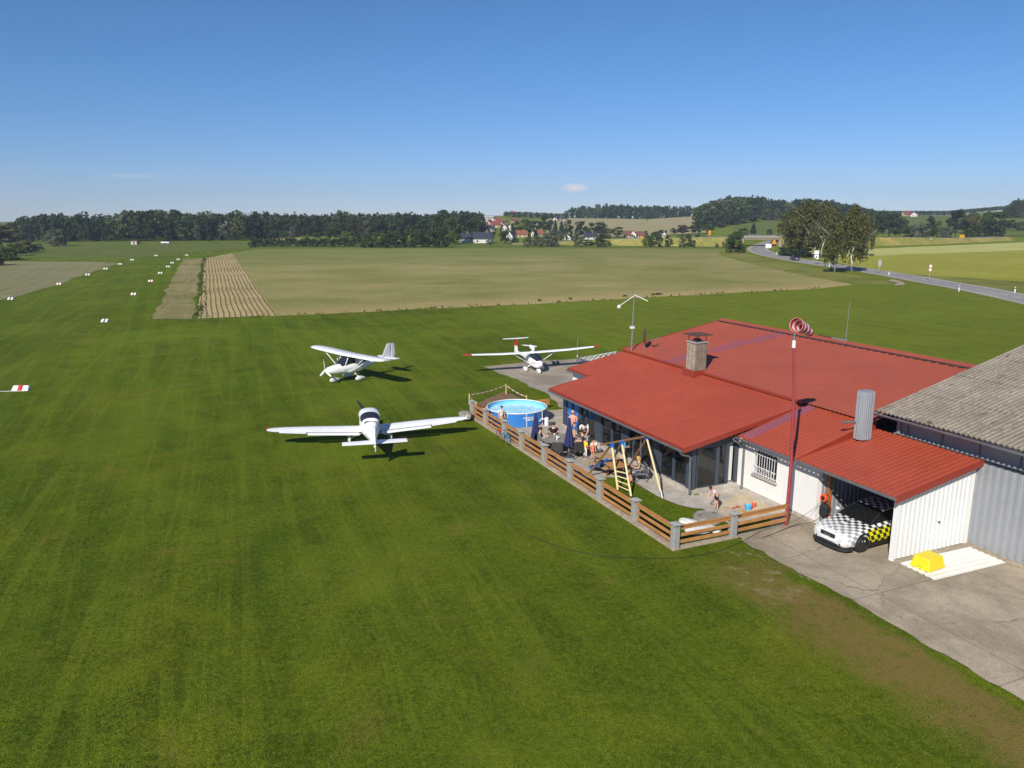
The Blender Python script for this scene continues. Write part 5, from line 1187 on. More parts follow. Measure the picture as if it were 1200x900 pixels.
    skin_mesh('shirt', SV, SE, SR, shirt, rt)
    hip, kne, ank = (Vector(p[k]) for k in ('hip','kne','ank')); end = kne.lerp(ank, .85) if legs != 'c_short' else kne
    TV = [pel-Vector((0,0,.0)), pel.lerp(che,.12)]; TE = [(0,1)]; TR = [(.15*girth,.12*girth), .14*girth]
    if skirt:
        kn = kne.copy(); 
        TV += [(Vector((0,hip.y,hip.z))+Vector((0,kn.y,kn.z)))/2+Vector((0,0,-.02))]; TE += [(0,2)]; TR += [(.24,.2)]
    else:
        for sg in (1, -1):
            b0 = len(TV); mid = kne if not short else hip.lerp(kne, .85)
            TV += [Vector((sg*hip.x, hip.y, hip.z)), Vector((sg*mid.x, mid.y, mid.z))]; TE += [(0,b0),(b0,b0+1)]; TR += [.10*girth, .072]
            if not short: TV.append(Vector((sg*end.x, end.y, end.z))); TE.append((b0+1,b0+2)); TR.append(.055)
    skin_mesh('trousers' if not skirt else 'skirt', TV, TE, TR, legs, rt)
    for sg in (1, -1):
        a = Vector((sg*ank.x, ank.y-.03, .045)); to = Vector((sg*p['toe'][0], p['toe'][1]+.03, .035))
        MB().path([a, a.lerp(to, .5)+Vector((0,0,.005)), to], [.05,.05,.035], 8).build('shoe', 'c_grey' if shirt != 'c_olive' else 'red', rt, smooth=True)
    return rt
LD = lambda x, y: math.atan2(-(x), y)           # heading so that local +y looks along the world direction (x, y)
toB = lambda x, y: (math.cos(TH)*x-math.sin(TH)*y, math.sin(TH)*x+math.cos(TH)*y)
def bface(x, y): return LD(*toB(x, y))
people = [
 dict(loc=B(-3.55, 13.75, .03), face=bface(.2, -1), pose='stand', h=1.42, shirt='c_white', legs='c_beige', hair='c_navy', short=True, cap=True, label='boy in a white shirt and dark cap standing between fence and pool'),
 dict(loc=B(-2.25, 9.45, .03), face=bface(-.45, -1), pose='sit', h=1.8, shirt='c_black', legs='c_grey', hair='hairdark', short=True, girth=1.1, label='man in a black t-shirt sitting at the far side of the round table'),
 dict(loc=B(-3.35, 9.0, .03), face=bface(1, -.7), pose='sit', h=1.7, shirt='c_grey', legs='c_white', hair='hairdark', label='person in grey sitting at the fence side of the round table'),
 dict(loc=B(-1.55, 7.35, .03), face=bface(-1, .5), pose='sit', h=1.8, shirt='c_navy', legs='c_beige', hair='hairdark', short=True, girth=1.1, label='man in a navy shirt sitting at the house side of the table'),
 dict(loc=B(-.75, 9.95, .03), face=bface(-.9, -.5), pose='hold', h=1.74, shirt='c_salmon', legs='c_jeans', hair='skin', short=True, label='bald man in salmon shirt and blue jeans standing by the blue posters'),
 dict(loc=B(-.85, 8.55, .03), face=bface(-.5, -1), pose='lean', h=1.76, shirt='c_white', legs='c_black', hair='hairdark', short=True, label='standing person in a white t-shirt leaning down to the children'),
 dict(loc=B(-1.75, 6.75, .03), face=bface(.9, .3), pose='stand', h=1.08, shirt='c_yellow', legs='c_white', hair='hairdark', short=False, label='small child in a yellow top and white trousers'),
 dict(loc=B(-.95, 6.75, .03), face=bface(-1, .1), pose='crouch', h=1.72, shirt='c_white', legs='c_grey', hair='hairdark', label='crouching adult in a pale shirt beside the toddler'),
 dict(loc=B(-1.45, 6.45, .03), face=bface(-.2, -1), pose='stand', h=.92, shirt='c_coral', legs='c_coral', hair='hairblond', short=True, skirt=True, label='toddler in a coral dress next to the crouching adult'),
 dict(loc=P(730, 544)+Vector((0,0,.03)), face=bface(1, -.2), pose='hold', h=1.38, shirt='c_cyan', legs='c_navy', hair='hairdark', short=True, label='child in a bright cyan t-shirt standing before the windows'),
 dict(loc=B(-1.1, 2.55, .03), face=bface(-1, .35), pose='sit', h=1.62, shirt='c_olive', legs='c_grey', hair='hairblond', short=True, longhair=True, label='blond person in an olive shirt and red shoes sitting by the swing frame'),
 dict(loc=B(-.12, -2.0, .03), face=LD(-1, -.35), pose='lean', h=1.25, shirt='c_pink', legs='c_black', hair='hairdark', short=True, label='child in a pale pink shirt and black shorts bending at the sandpit'),
]
for q in people: person(**q)

# ================================================================== TERRACE THINGS
def table(loc, r, h, label):
    rt = empty('table', loc, 0, label, 'table')
    MB().lathe([(.02, h-.04), (r-.02, h-.04), (r, h-.02), (r, h), (.02, h)], 36).build('table_top', 'tabletop', rt)
    MB().lathe([(.28, 0), (.28, .03), (.06, .06), (.05, h-.05), (.2, h-.041)], 16, cap=True).build('pedestal', 'rattan', rt)
    for a in range(4): MB().tube((.05*math.cos(a*1.57+.7), .05*math.sin(a*1.57+.7), .07), (.55*math.cos(a*1.57+.7), .55*math.sin(a*1.57+.7), .02), .03, n=6).build('foot', 'rattan', rt)
    return rt
TB = table(B(-2.55, 8.35, .03), .95, .74, 'round grey garden table with cups on the patio')
def cup(loc, i):
    rt = empty('cup', loc, i*1.3, ['white cup at the fence side of the garden table', 'white cup near the man in black on the garden table', 'white cup in the middle of the garden table', 'white cup near the parasol pole on the garden table', 'white jug on the garden table'][i], 'cup', 'cups on the garden table')
    hh = .1 if i < 4 else .24
    MB().lathe([(.03, 0), (.042, hh*.9), (.045, hh), (.037, hh), (.028, .015), (.002, .012)], 12).build('vessel', 'white', rt, smooth=True)
    MB().path([(.04, 0, hh*.8), (.075, 0, hh*.7), (.075, 0, hh*.4), (.036, 0, hh*.25)], .007, 5).build('handle', 'white', rt)
for i, (x, y) in enumerate([(-3.0, 8.7), (-2.45, 8.95), (-2.5, 8.3), (-2.1, 8.0), (-2.75, 8.05)]): cup(B(x, y, .771), i)
def chair(loc, face, mat='rattan', label='', solid=True):
    rt = empty('armchair', loc, face, label, 'chair', 'chairs around the garden table')
    MB().box(-.27, .27, -.27, .27, .36, .44).build('seat', mat, rt, bevel=.03)
    MB().obox((0, -.29, .66), (.58, .06, .52), (R(-10), 0, 0)).build('backrest', mat, rt, bevel=.03)
    for s in (-1, 1):
        MB().path([(s*.29, -.27, .62), (s*.31, 0, .64), (s*.29, .26, .62)], .028, 6).build('armrest', mat, rt)
        for y in (-.25, .25): MB().tube((s*.27, y, .60), (s*.28, y, 0), .024, n=6).build('leg', mat, rt)
    return rt
chair(B(-2.25, 9.40, .03), bface(-.3, -1), label='dark armchair under the man in black'); chair(B(-3.35, 8.95, .03), bface(1, -.7), label='dark armchair on the fence side of the table')
chair(B(-1.55, 7.30, .03), bface(-1, .5), label='dark armchair under the man in navy'); chair(B(-3.1, 7.35, .03), bface(.4, 1), label='empty dark armchair nearest the fence')
chair(B(-2.15, 7.0, .03), bface(-.1, 1), label='empty dark armchair between table and parasol pole'); chair(B(-1.1, 2.52, .03), bface(-1, .35), mat='zinc', label='grey garden chair under the blond person')
def parasol(loc, label, h=2.35):
    rt = empty('parasol', loc, 0, label, 'parasol', 'closed navy parasols on the patio')
    MB().tube((0,0,.05), (0,0,h), .022, n=8).build('pole', 'white', rt)
    MB().lathe([(.26,0),(.26,.05),(.05,.09),(.045,.3)], 16, cap=True).build('base', 'anthracite', rt)
    n = 32; rings = []
    for z, r in ((h-1.55, .21), (h-1.35, .215), (h-.9, .15), (h-.5, .10), (h-.15, .055), (h-.02, .03)):
        rings.append([(r*(1+.28*math.cos(8*2*math.pi*j/n+.5))*math.cos(2*math.pi*j/n), r*(1+.28*math.cos(8*2*math.pi*j/n+.5))*math.sin(2*math.pi*j/n), z+.05*math.cos(8*2*math.pi*j/n)*(1 if z < h-1.5 else 0)) for j in range(n)])
    MB().loft(rings).build('folded_canopy', 'navy', rt, smooth=True); MB().ball((0,0,h+.03), .035, 8).build('finial', 'white', rt)
    MB().lathe([(.155, h-1.02), (.165, h-1.0), (.165, h-.96), (.155, h-.94)], 16).build('strap', 'navy', rt)
    return rt
parasol(P(627.5, 524)+Vector((0,0,.03)), 'closed navy parasol nearest the pool', 1.95); parasol(B(-2.45, 7.25, .03), 'closed navy parasol at the near side of the garden table', 2.15)
# pool
PO = empty('pool', (.30, 47.0, .02), R(20), 'round blue above ground swimming pool with white posts', 'pool')
RP = 1.86; HP = .86
MB().lathe([(RP-.05, .0), (RP, .02), (RP+.015, HP*.5), (RP, HP-.02), (RP-.06, HP-.02), (RP-.075, .02), (.01, .015)], 48).build('pool_wall', 'poolblue', PO, smooth=True)
MB().lathe([(RP-.08, .03), (RP-.08, HP-.04), (RP-.085, HP-.04), (RP-.1, .03), (.01, .025)], 48).build('liner', 'liner', PO, smooth=True)
m, t, b = newmat('pool_water', .03); p = t.pos(); n = t.noise(p, 3.5, 4, .7, 1.0)
t.put(b.inputs['Base Color'], t.mix(t.ramp(n, .35, .65), hexc(150, 220, 244), hexc(210, 244, 252))); t.put(b.inputs['Normal'], t.bump(n, .25, .03)); M['water'] = m
MB().lathe([(.001, HP-.20), (RP-.09, HP-.20)], 48).build('pool_water', 'water', PO)
MB().path([(RP*math.cos(a), RP*math.sin(a), HP) for a in [2*math.pi*j/48 for j in range(49)]], .036, 8, False).build('rim_tube', 'white', PO, smooth=True)
for j in range(10):
    a = 2*math.pi*j/10+.28; c_, s_ = math.cos(a), math.sin(a)
    MB().path([((RP+.035)*c_, (RP+.035)*s_, HP), ((RP+.06)*c_, (RP+.06)*s_, .02)], .022, 6).build('support_post', 'white', PO)
mb = MB()                                          # the two lines of white lettering, too small to read
rr = random.Random(3)
mk = MB()
for row, (z0, hh, a0, a1) in enumerate(((.55, .09, -78, -58), (.41, .11, -74, -54))):
    a = a0
    while a < a1:
        w_ = rr.uniform(.8, 1.7); aa, ab = R(a+0), R(a+w_); rad = RP+.02
        pts_ = [(rad*math.cos(q-.35), rad*math.sin(q-.35), z) for q, z in ((aa, z0), (ab, z0), (ab, z0+hh*rr.uniform(.7, 1)), (aa, z0+hh*rr.uniform(.7, 1)))]
        mk.add(pts_, [(0,1,2,3)]); a += w_+rr.uniform(.35, .6)
mk.build('lettering', 'white', PO)
fp = empty('filter_pump', B(-.75, 13.35, .03), 0, 'white pool filter pump with a hose beside the pool', 'pump')
MB().lathe([(.12,0),(.13,.05),(.13,.42),(.1,.5),(.02,.52)], 16, cap=True).build('housing', 'white', fp, smooth=True); MB().obox((.2, 0, .12), (.2,.16,.2)).build('motor', 'anthracite', fp, bevel=.02)
MB().path([(-.12,0,.4),(-.3,-.05,.45),(-.42,.05,.25),(-.5,.3,.2),(-.52,.55,.45)], .035, 8).build('hose', 'white', fp, smooth=True)
# barrier tape on stakes around a mound of earth
BT = empty('barrier_tape', (0,0,0), 0, 'red and white barrier tape strung on stakes behind the pool', 'barrier')
stk = [P(552.5, 470), P(549.5, 478.5), P(593.5, 460), P(619, 472)]
stk = [P(558, 484), P(550, 474), P(593, 462), P(617, 476)]
for q in stk: MB().box(q.x-.025, q.x+.025, q.y-.025, q.y+.025, 0, .75).build('stake', 'woodpale', BT)
mb = MB()
for a, b_ in zip(stk, stk[1:]):
    k = 12; top_ = [a.lerp(b_, i/k)+Vector((0, -.03, .70-.10*math.sin(math.pi*i/k))) for i in range(k+1)]
    mb.loft([[tuple(q) for q in top_], [tuple(q-Vector((0,.004,.065))) for q in top_]], False, False)
mb.build('tape', 'tape', BT)
sheet('bare_earth', pxs([(556, 473), (592, 458.5), (618, 470), (612, 476), (598, 479), (566, 480)]), 'soil', .014, 'patch of bare brown earth behind the pool', .15, .8, 41) if 'soil' in M else None
# swing frame with ladder, slide and bench
SW = empty('swing_frame', B(-2.1, 1.2, 0), TH, 'wooden swing frame with blue brackets, ladder and a blue slide', 'swing')
def L3(x, y, z): return (x+2.1, y-1.2, z)
bl_, br_ = Vector(L3(-1.85, 2.75, 2.0)), Vector(L3(-.55, .95, 2.12)) 
T1, T2, T3 = Vector(L3(-2.72, 2.55, 2.0)), Vector(L3(-2.42, 2.3, 2.02)), Vector(L3(-1.05, 2.15, 2.1))
T1 = Vector(L3(-2.66, 2.60, 2.02)); T2 = Vector(L3(-2.15, 2.55, 2.05)); T3 = Vector(L3(-.72, 2.62, 2.10))
MB().tube(Vector(L3(-3.3, 2.55, 2.08)), Vector(L3(-.25, 2.66, 2.18)), .05, n=10).build('crossbeam', 'woodbrown', SW)
for (tp, ft, mt_) in ((T1, L3(-2.71, 1.87, 0), 'woodpale'), (T2, L3(-2.62, .86, 0), 'woodpale'), (T3, L3(-1.43, .15, 0), 'woodpale'), (T1, L3(-3.0, 4.2, 0), 'woodbrown'), (T2, L3(-2.0, 4.15, 0), 'woodbrown'), (T3, L3(-.75, 4.2, 0), 'woodbrown')):
    MB().tube(tp, Vector(ft)+Vector((0,0,.03)), .05, .05, 10).build('leg', mt_, SW, smooth=True)  # back legs in the browner pine, front legs in the pale one
for tp in (T1, T2, T3): MB().obox(tp+Vector((0,-.02,-.02)), (.16, .17, .22)).build('bracket', 'bluepl', SW, bevel=.02)
MB().tube(Vector(L3(-1.43, .15, .0)), Vector(L3(-1.40, .32, .3)), .06, n=8).build('ground_sleeve', 'zinc', SW)
for i in range(4):
    k = .58+.105*i; a = T1.lerp(Vector(L3(-2.71, 1.87, 0)), k); c_ = T2.lerp(Vector(L3(-2.62, .86, 0)), k); MB().tube(a, c_, .028, n=8).build('rung', 'woodpale', SW)
dk = MB(); 
for i in range(6): dk.box(*[v for v in (L3(-2.75,0,0)[0], L3(-1.95,0,0)[0])], L3(0, 2.2+i*.15, 0)[1], L3(0, 2.335+i*.15, 0)[1], .95, .985)
dk.box(L3(-2.7,0,0)[0], L3(-2.64,0,0)[0], L3(0,2.2,0)[1], L3(0,3.1,0)[1], .88, .95); dk.box(L3(-2.06,0,0)[0], L3(-2.0,0,0)[0], L3(0,2.2,0)[1], L3(0,3.1,0)[1], .88, .95)
dk.build('platform', 'wood', SW)
sl = MB(); rings = []
for i in range(9):
    k = i/8; y = 3.1+k*1.75; z = .95*(1-k)**1.25+.12; c0 = L3(-2.35, y, z)
    rings.append([(c0[0]+dx, c0[1], c0[2]+dz) for dx, dz in ((-.24,.12),(-.2,.0),(.2,.0),(.24,.12),(.21,.12),(.18,.03),(-.18,.03),(-.21,.12))])
sl.loft(rings).build('slide', 'bluepl', SW, smooth=False)
for s_ in (-.12, .12):
    MB().tube(Vector(L3(-1.25+s_*1.8, 2.63, 2.1)), Vector(L3(-1.25+s_*1.8, 2.63, .5)), .012, n=5).build('rope', 'c_grey', SW)
MB().box(L3(-1.5,0,0)[0], L3(-1.0,0,0)[0], L3(0,2.53,0)[1], L3(0,2.73,0)[1], .46, .50).build('swing_seat', 'orange', SW, bevel=.01)
# picnic table
PT = empty('picnic_table', B(-1.75, 4.4, .02), TH+R(8), 'wooden picnic table between the slide and the windows', 'table')
for i in range(4): MB().box(-.42+i*.21, -.23+i*.21, -.8, .8, .70, .735).build('board', 'woodgrey', PT, bevel=.004)
for s in (-1, 1):
    MB().box(s*.68-.13, s*.68+.13, -.8, .8, .42, .455).build('bench', 'woodgrey', PT, bevel=.004)
    MB().obox((0, s*.55, .56), (.9, .05, .09)).build('crossbar', 'woodbrown', PT); MB().obox((0, s*.55, .38), (1.5, .05, .08)).build('crossbar', 'woodbrown', PT)
    for q in (-1, 1): MB().obox((q*.42, s*.6, .35), (.08, .045, .76), (0, R(-24*q), 0)).build('leg', 'woodbrown', PT)
# buggy-like cot beside the blond person
# well ring, bags, sandpit toys
WL = empty('well_ring', B(-1.15, -2.75, 0), 0, 'round concrete well cover standing in the lawn corner', 'well')
MB().lathe([(.58, 0), (.60, .02), (.60, .12), (.58, .14), (.02, .145)], 36, cap=True).build('ring', 'wellc', WL); MB().lathe([(.57,.146),(.57,.20),(.54,.22),(.02,.225)], 36).build('lid', 'wellc', WL)
for a in (0.6, 3.4): MB().path([(.35*math.cos(a)-.06, .35*math.sin(a), .215), (.35*math.cos(a)-.05, .35*math.sin(a), .27), (.35*math.cos(a)+.05, .35*math.sin(a), .27), (.35*math.cos(a)+.06, .35*math.sin(a), .215)], .012, 6).build('handle', 'rust', WL)
def sack(loc, rz, sc, label):
    mb = MB(); n = 20; rings = []
    for i in range(9):
        k = i/8; y = (k-.5)*1.0; w_ = .27*(1-abs(2*k-1)**4)**.5+.03
        rings.append([((w_+.02*math.sin(9*k+j))*math.cos(2*math.pi*j/n), y+.02*math.sin(j*2), .12+(.115-.02*math.sin(5*k+j*1.7))*math.sin(2*math.pi*j/n)*(.35+.65*(1-abs(2*k-1)**3))) for j in range(n)])
    o = mb.loft(rings).build('sack', 'sackm', smooth=True); o.location = loc; o.rotation_euler = (0, 0, rz); o.scale = sc; tag(o, label, 'sack')
sack(B(-2.2, -2.85, 0), 1.0, (.9, .8, 1), 'small white sack between the fence and the well ring'); sack(B(-2.35, -3.7, 0), 2.0, (1.3, 1.15, 1.1), 'large white sack nearest the fence corner'); sack(B(-1.7, -3.75, 0), .5, (.9, .8, .7), 'flat grey white sack right of the large one')
def bucket(loc, mat, label, r=.1):
    rt = empty('sand_bucket', loc, 1.0, label, 'bucket'); MB().lathe([(r*.75,0),(r,.2),(r*1.06,.2),(r*1.06,.19),(r*.9,.19),(r*.68,.01),(.004,.01)], 16).build('pail', mat, rt, smooth=True)
    MB().path([(r*math.cos(a), 0, .2+.09*math.sin(a)) for a in [math.pi*i/8 for i in range(9)]], .007, 5).build('handle', 'white', rt)
bucket(B(1.15, -2.55, .03), 'bluetoy', 'light blue toy bucket in the sandpit', .16); bucket(B(1.55, -2.45, .03), 'orange', 'small orange toy bucket behind the light blue one', .09)
def toybits(name, loc, mat, label, rz):
    mb = MB(); mb.path([(-.22,0,.02),(0,0,.035),(.1,0,.03)], .016, 6); mb.obox((.2,0,.03), (.17,.12,.02), (0, R(8), 0)); o = mb.build(name, mat); o.location = loc; o.rotation_euler = (0,0,rz); tag(o, label, 'toy')
toybits('toy_spade', B(.75, -2.2, .03), 'red', 'red toy spade in the sandpit', .6); toybits('toy_spade', B(.85, -2.9, .03), 'signyellow', 'yellow toy spade in the sandpit', 2.2)
# two children's bicycles leaning on the fence
def bike(loc, rz, mat, sc, label):
    rt = empty('bicycle', loc, rz, label, 'bicycle', 'bicycles leaning on the garden fence'); rt.scale = (sc, sc, sc); rt.rotation_euler = (R(9), 0, rz)
    for x in (-.42, .42):
        w_ = MB().ring_y((x, 0, .26), .26, .225, .035, 24, 'y').build('wheel', 'black', rt)
        r_ = MB().ring_y((x, 0, .26), .224, .212, .02, 24, 'y')
        for i in range(8): a = math.pi*i/4; r_.tube((x, 0, .26), (x+.21*math.cos(a), 0, .26+.21*math.sin(a)), .004, n=4)
        r_.build('rim', 'chrome', w_)
    fr = MB(); fr.tube((-.42,.0,.26), (-.12,0,.30), .014); fr.tube((-.12,0,.30), (-.2,0,.60), .016); fr.tube((-.12,0,.30), (.30,0,.56), .018); fr.tube((-.18,0,.54), (.30,0,.60), .016); fr.tube((-.42,0,.26), (-.18,0,.54), .012); fr.tube((.42,0,.26), (.30,0,.66), .016)
    fr.build('frame', mat, rt, smooth=True); MB().path([(.24,-.22,.74), (.30,-.1,.72), (.30,0,.70), (.30,.1,.72), (.24,.22,.74)], .012, 6).build('handlebar', 'black', rt); MB().obox((-.21,0,.63), (.2,.1,.05)).build('saddle', 'black', rt, bevel=.015)
bike(P(592.5, 519.5), TH+R(90), 'c_cyan', .95, 'small pale blue bicycle leaning on the fence by the pool'); bike(P(587, 513.5), TH+R(98), 'orange', .85, 'small orange bicycle behind the pale blue one at the fence')

# ================================================================== WINDSOCK
wp = B(1.44, -4.53, 0)
WS = empty('windsock_pole', wp, 0, 'tall faded red pole with a red and white windsock at the fence end', 'windsock')
HT = 8.22
MB().path([(0,0,0),(.02,0,2.6),(-.06,.02,5.0),(-.24,.02,7.42)], [.075,.07,.062,.052], 12).build('pole', 'polered', WS, smooth=True)
MB().path([(-.24,.02,7.42),(-.245,.02,7.70)], [.072,.068], 12).build('collar', 'white', WS); MB().path([(-.245,.02,7.70),(-.25,.02,HT-.10)], .02, 8).build('spindle', 'steel', WS)
for z, a in ((.95, .5), (.45, 2.2)): MB().path([(-.14*math.cos(a), -.14*math.sin(a), z), (.14*math.cos(a), .14*math.sin(a), z)], .018, 6).build('bolt', 'rust', WS)
so = empty('windsock_frame', (0,0,0)); bpy.data.objects.remove(so)
sd = Vector((.80, .72, -.26)).normalized()             # blown away to the right and drooping
def sock():
    mb = MB(); n = 24; rings = []; side = sd.cross(Vector((0,0,1))).normalized(); up2 = side.cross(sd)
    for ins in (0, 1):
        rr_ = []
        for i in range(15):
            k = i/14; r = (.275*(1-k)+.19*k)-(.008 if ins else 0); c = Vector((0,0,0))+Vector((0,1,0))*k*1.15; 
            rr_.append([(r*math.cos(2*math.pi*j/n)*(1+.05*math.sin(7*k+j)), c.y, -.14*k*k+r*math.sin(2*math.pi*j/n)*(1-.12*k*(1+math.sin(9*k)))) for j in range(n)])
        rings += rr_ if not ins else rr_[::-1]
    return mb.loft(rings+[rings[0]], False)
o = sock().build('sock', 'sockm', WS, smooth=True); o.location = (-.22, -.02, HT+.10); o.rotation_euler = sd.to_track_quat('Y', 'Z').to_euler()
hp = MB().path([(.275*math.cos(a), 0, .275*math.sin(a)) for a in [2*math.pi*j/24 for j in range(25)]], .014, 6, False)
h_ = hp.build('hoop', 'pinkring', WS); h_.location = o.location; h_.rotation_euler = o.rotation_euler
# orange cable reel on the garage post, its cable to the aircraft
RL = empty('cable_reel', B(2.93, -5.04, 1.15), TH, 'orange cable reel hanging on the brown garage post', 'reel')
MB().ring_y((-.06, 0, 0), .17, .10, .12, 20, 'x').build('drum', 'orange', RL, smooth=True); MB().ring_y((-.06, 0, 0), .10, .03, .14, 12, 'x').build('hub', 'black', RL)
MB().path([(0,-.02,.15),(-.02,-.12,.27),(-.02,-.28,.2),(-.02,-.36,-.1),(-.02,-.34,-.55),(-.02,-.2,-.95)], .014, 6).build('hose', 'orange', RL, smooth=True); MB().box(-.02, .10, -.02, .02, -.02, .02).build('hook', 'rust', RL)
JK = empty('work_bag', B(2.9, -5.1, .45), TH, 'black bag hanging below the orange reel on the garage post', 'bag')
MB().loft([[(x*s-.05, y*s-.05, z) for x, y in ((-.11,-.2),(.11,-.2),(.13,0),(.11,.2),(-.11,.2),(-.13,0))] for z, s in ((0,.8),(.06,1),(.36,.95),(.5,.55))]).build('body', 'black', JK, bevel=.02); MB().path([(-.05,-.1,.5),(-.05,-.06,.62),(-.05,.06,.62),(-.05,.1,.5)], .012, 6).build('strap', 'black', JK)
MB().ball((0,0,0), .01, 6)
cb = [B(2.86, -5.05, 1.05), B(2.2, -5.0, .62), B(1.2, -4.95, .25), P(895, 623)+Vector((0,0,.06)), P(872, 634), P(840, 647), P(800, 654), P(760, 655), P(700, 652), P(655, 641), P(620, 628), P(585, 606), P(560, 590), P(545, 572)]
cb = [q+Vector((0,0,.035)) for q in cb]
tag(MB().path(catmull(cb, 6), .008, 5).build('cable_and_shadow', 'cablem'), 'thin dark power cable running from the reel across the lawn', 'cable')
cb = [B(2.9, -5.1, .5), B(2.3, -5.15, .22), P(930, 618)+Vector((0,0,.05)), P(905, 627), P(893, 631)]
tag(MB().path(catmull([q+Vector((0,0,.03)) for q in cb], 6), .012, 5).build('cable_and_shadow', 'cablem'), 'thin dark strand added as the cable shadow from the garage post to the concrete', 'cable')  # dark strand added to stand in for the shadow of the reel cable
# ================================================================== CAR IN THE GARAGE
def car():
    rt = empty('parked_car', B(3.50, -6.80, 0), TH+R(90)+R(3), 'white car with a black and yellow chequered wrap reversing into the garage', 'car')
    def ring(y, w_, zb, zs, zt, wt):
        half = [(0, zb), (w_*.80, zb), (w_*.95, zb+.05), (w_, zb+.22), (w_*1.0, (zb+zs)*.5+.08), (w_*.975, zs-.07), (w_*.92, zs-.01), (wt, zt), (wt*.5, zt+.012), (0, zt+.016)]
        return [(x, y, z) for x, z in half]+[(-x, y, z) for x, z in half[-2:0:-1]]
    S = [(2.26,.58,.34,.60,.64,.45),(2.20,.74,.25,.66,.70,.58),(2.08,.82,.21,.71,.755,.64),(1.85,.862,.20,.765,.81,.70),(1.5,.88,.20,.82,.865,.74),(1.1,.885,.20,.875,.925,.76),(.82,.885,.20,.91,.965,.77),(.2,.885,.20,.93,.98,.78),(-.8,.885,.20,.945,.99,.78),(-1.5,.885,.20,.955,1.0,.76),(-1.95,.86,.22,.94,.99,.72),(-2.18,.80,.30,.90,.95,.66),(-2.26,.68,.38,.84,.88,.55)]
    body = MB().loft([ring(*q) for q in S][::-1]).build('body', 'wrap', rt, smooth=True)
    bm_ = body.modifiers.new('sub', 'SUBSURF'); bm_.levels = 1; bm_.render_levels = 2
    # greenhouse
    def gr(y, w0, z0, w1, z1): return [(w0, y, z0), (w1, y, z1), (w1*.5, y, z1+.015), (0, y, z1+.02), (-w1*.5, y, z1+.015), (-w1, y, z1), (-w0, y, z0)]
    G_ = [(.90,.74,.955,.72,.965),(.50,.745,.95,.66,1.16),(.12,.745,.95,.58,1.315),(-.3,.745,.95,.57,1.355),(-.85,.745,.95,.56,1.35),(-1.2,.74,.95,.56,1.29),(-1.55,.73,.96,.60,1.15),(-1.88,.70,.97,.66,.985)]
    MB().loft([gr(*q) for q in G_][::-1]).build('cabin_glass', 'carglass', rt, smooth=True)
    MB().loft([[(w_, y, z), (w_*.5, y, z+.018), (0, y, z+.024), (-w_*.5, y, z+.018), (-w_, y, z), (-w_+.02, y, z-.02), (w_-.02, y, z-.02)] for y, w_, z in ((.0,.585,1.335),(-.3,.585,1.367),(-.85,.575,1.362),(-1.18,.565,1.306))][::-1]).build('roof_panel', 'wrap', rt, smooth=True)
    for s in (-1, 1):
        MB().path([(s*.735,.86,.965),(s*.66,.48,1.15),(s*.585,.08,1.33)], [.026,.022,.02], 6).build('pillar', 'black', rt, smooth=True)
        MB().path([(s*.585,.08,1.33),(s*.585,-.4,1.36),(s*.57,-.9,1.355),(s*.58,-1.2,1.29),(s*.64,-1.6,1.12),(s*.69,-1.86,1.0)], .022, 6).build('roof_rail', 'white', rt, smooth=True)
        MB().tube((s*.745,-.28,.95), (s*.59,-.32,1.34), .022).build('pillar', 'black', rt)
        mr = MB().ball((s*.97,.68,1.02), .095, 12, (1.0,.62,.75)).build('mirror', 'white', rt, smooth=True); MB().tube((s*.88,.68,.96), (s*.93,.68,1.0), .025).build('mirror_arm', 'black', mr)
        # lamps
        MB().loft([[(s*x, y+.012, z) for x, y, z in q] for q in ([(.44,2.225,.555),(.72,2.12,.57),(.80,1.95,.60)], [(.44,2.19,.685),(.70,2.07,.70),(.79,1.9,.73)])], False, False).build('headlight', 'lamp', rt)
        MB().obox((s*.60, 2.19, .36), (.2, .05, .08), (0, 0, R(-28*s))).build('air_intake', 'black', rt)
        for y in (1.36, -1.30):
            wh = MB().ring_y((s*.80, y, .325), .325, .23, .22, 28).build('wheel', 'black', rt, smooth=True)
            r_ = MB().ring_y((s*.875, y, .325), .232, .19, .05, 24)
            for k in range(5): a = 2*math.pi*k/5+.3; r_.obox((s*.89, y+.10*math.cos(a), .325+.10*math.sin(a)), (.03,.20,.05), (a, 0, 0))
            r_.build('rim', 'carblack', wh); MB().tube((s*.80, y, .325), (s*.905, y, .325), .05, n=12).build('hub_cap', 'chrome', wh)
            MB().path([(s*.862, y+.385*math.cos(a), .335+.385*math.sin(a)) for a in [math.pi*(-.08)+math.pi*1.16*i/14 for i in range(15)]], .035, 6).build('arch', 'black', rt, smooth=True)
            MB().tube((s*.60, y, .335), (s*.872, y, .335), .375, n=28).build('wheel_housing', 'black', rt)
    # front
    MB().obox((0, 2.262, .60), (.66, .05, .15), (R(8), 0, 0)).build('grille', 'black', rt, bevel=.02)
    em = MB()
    for k in range(4): em.path([(-.096+k*.064+.042*math.cos(a), 2.295, .60+.042*math.sin(a)) for a in [2*math.pi*j/14 for j in range(15)]], .006, 5, False)
    em.build('four_rings', 'chrome', rt)
    MB().obox((0, 2.275, .44), (.52, .02, .11)).build('number_plate', 'white', rt)
    MB().loft([[(x, y, z) for x, y in ((-.86,1.85),(-.80,2.12),(-.55,2.29),(0,2.34),(.55,2.29),(.80,2.12),(.86,1.85),(.7,1.8),(-.7,1.8))] for z in (.13, .24)]).build('front_lip', 'black', rt)
    MB().obox((0, 2.24, .30), (.9, .06, .08)).build('air_intake', 'black', rt)
    for s in (-1, 1): MB().box(s*.86-.03, s*.86+.03, -1.0, 1.0, .14, .24).build('sill', 'black', rt)
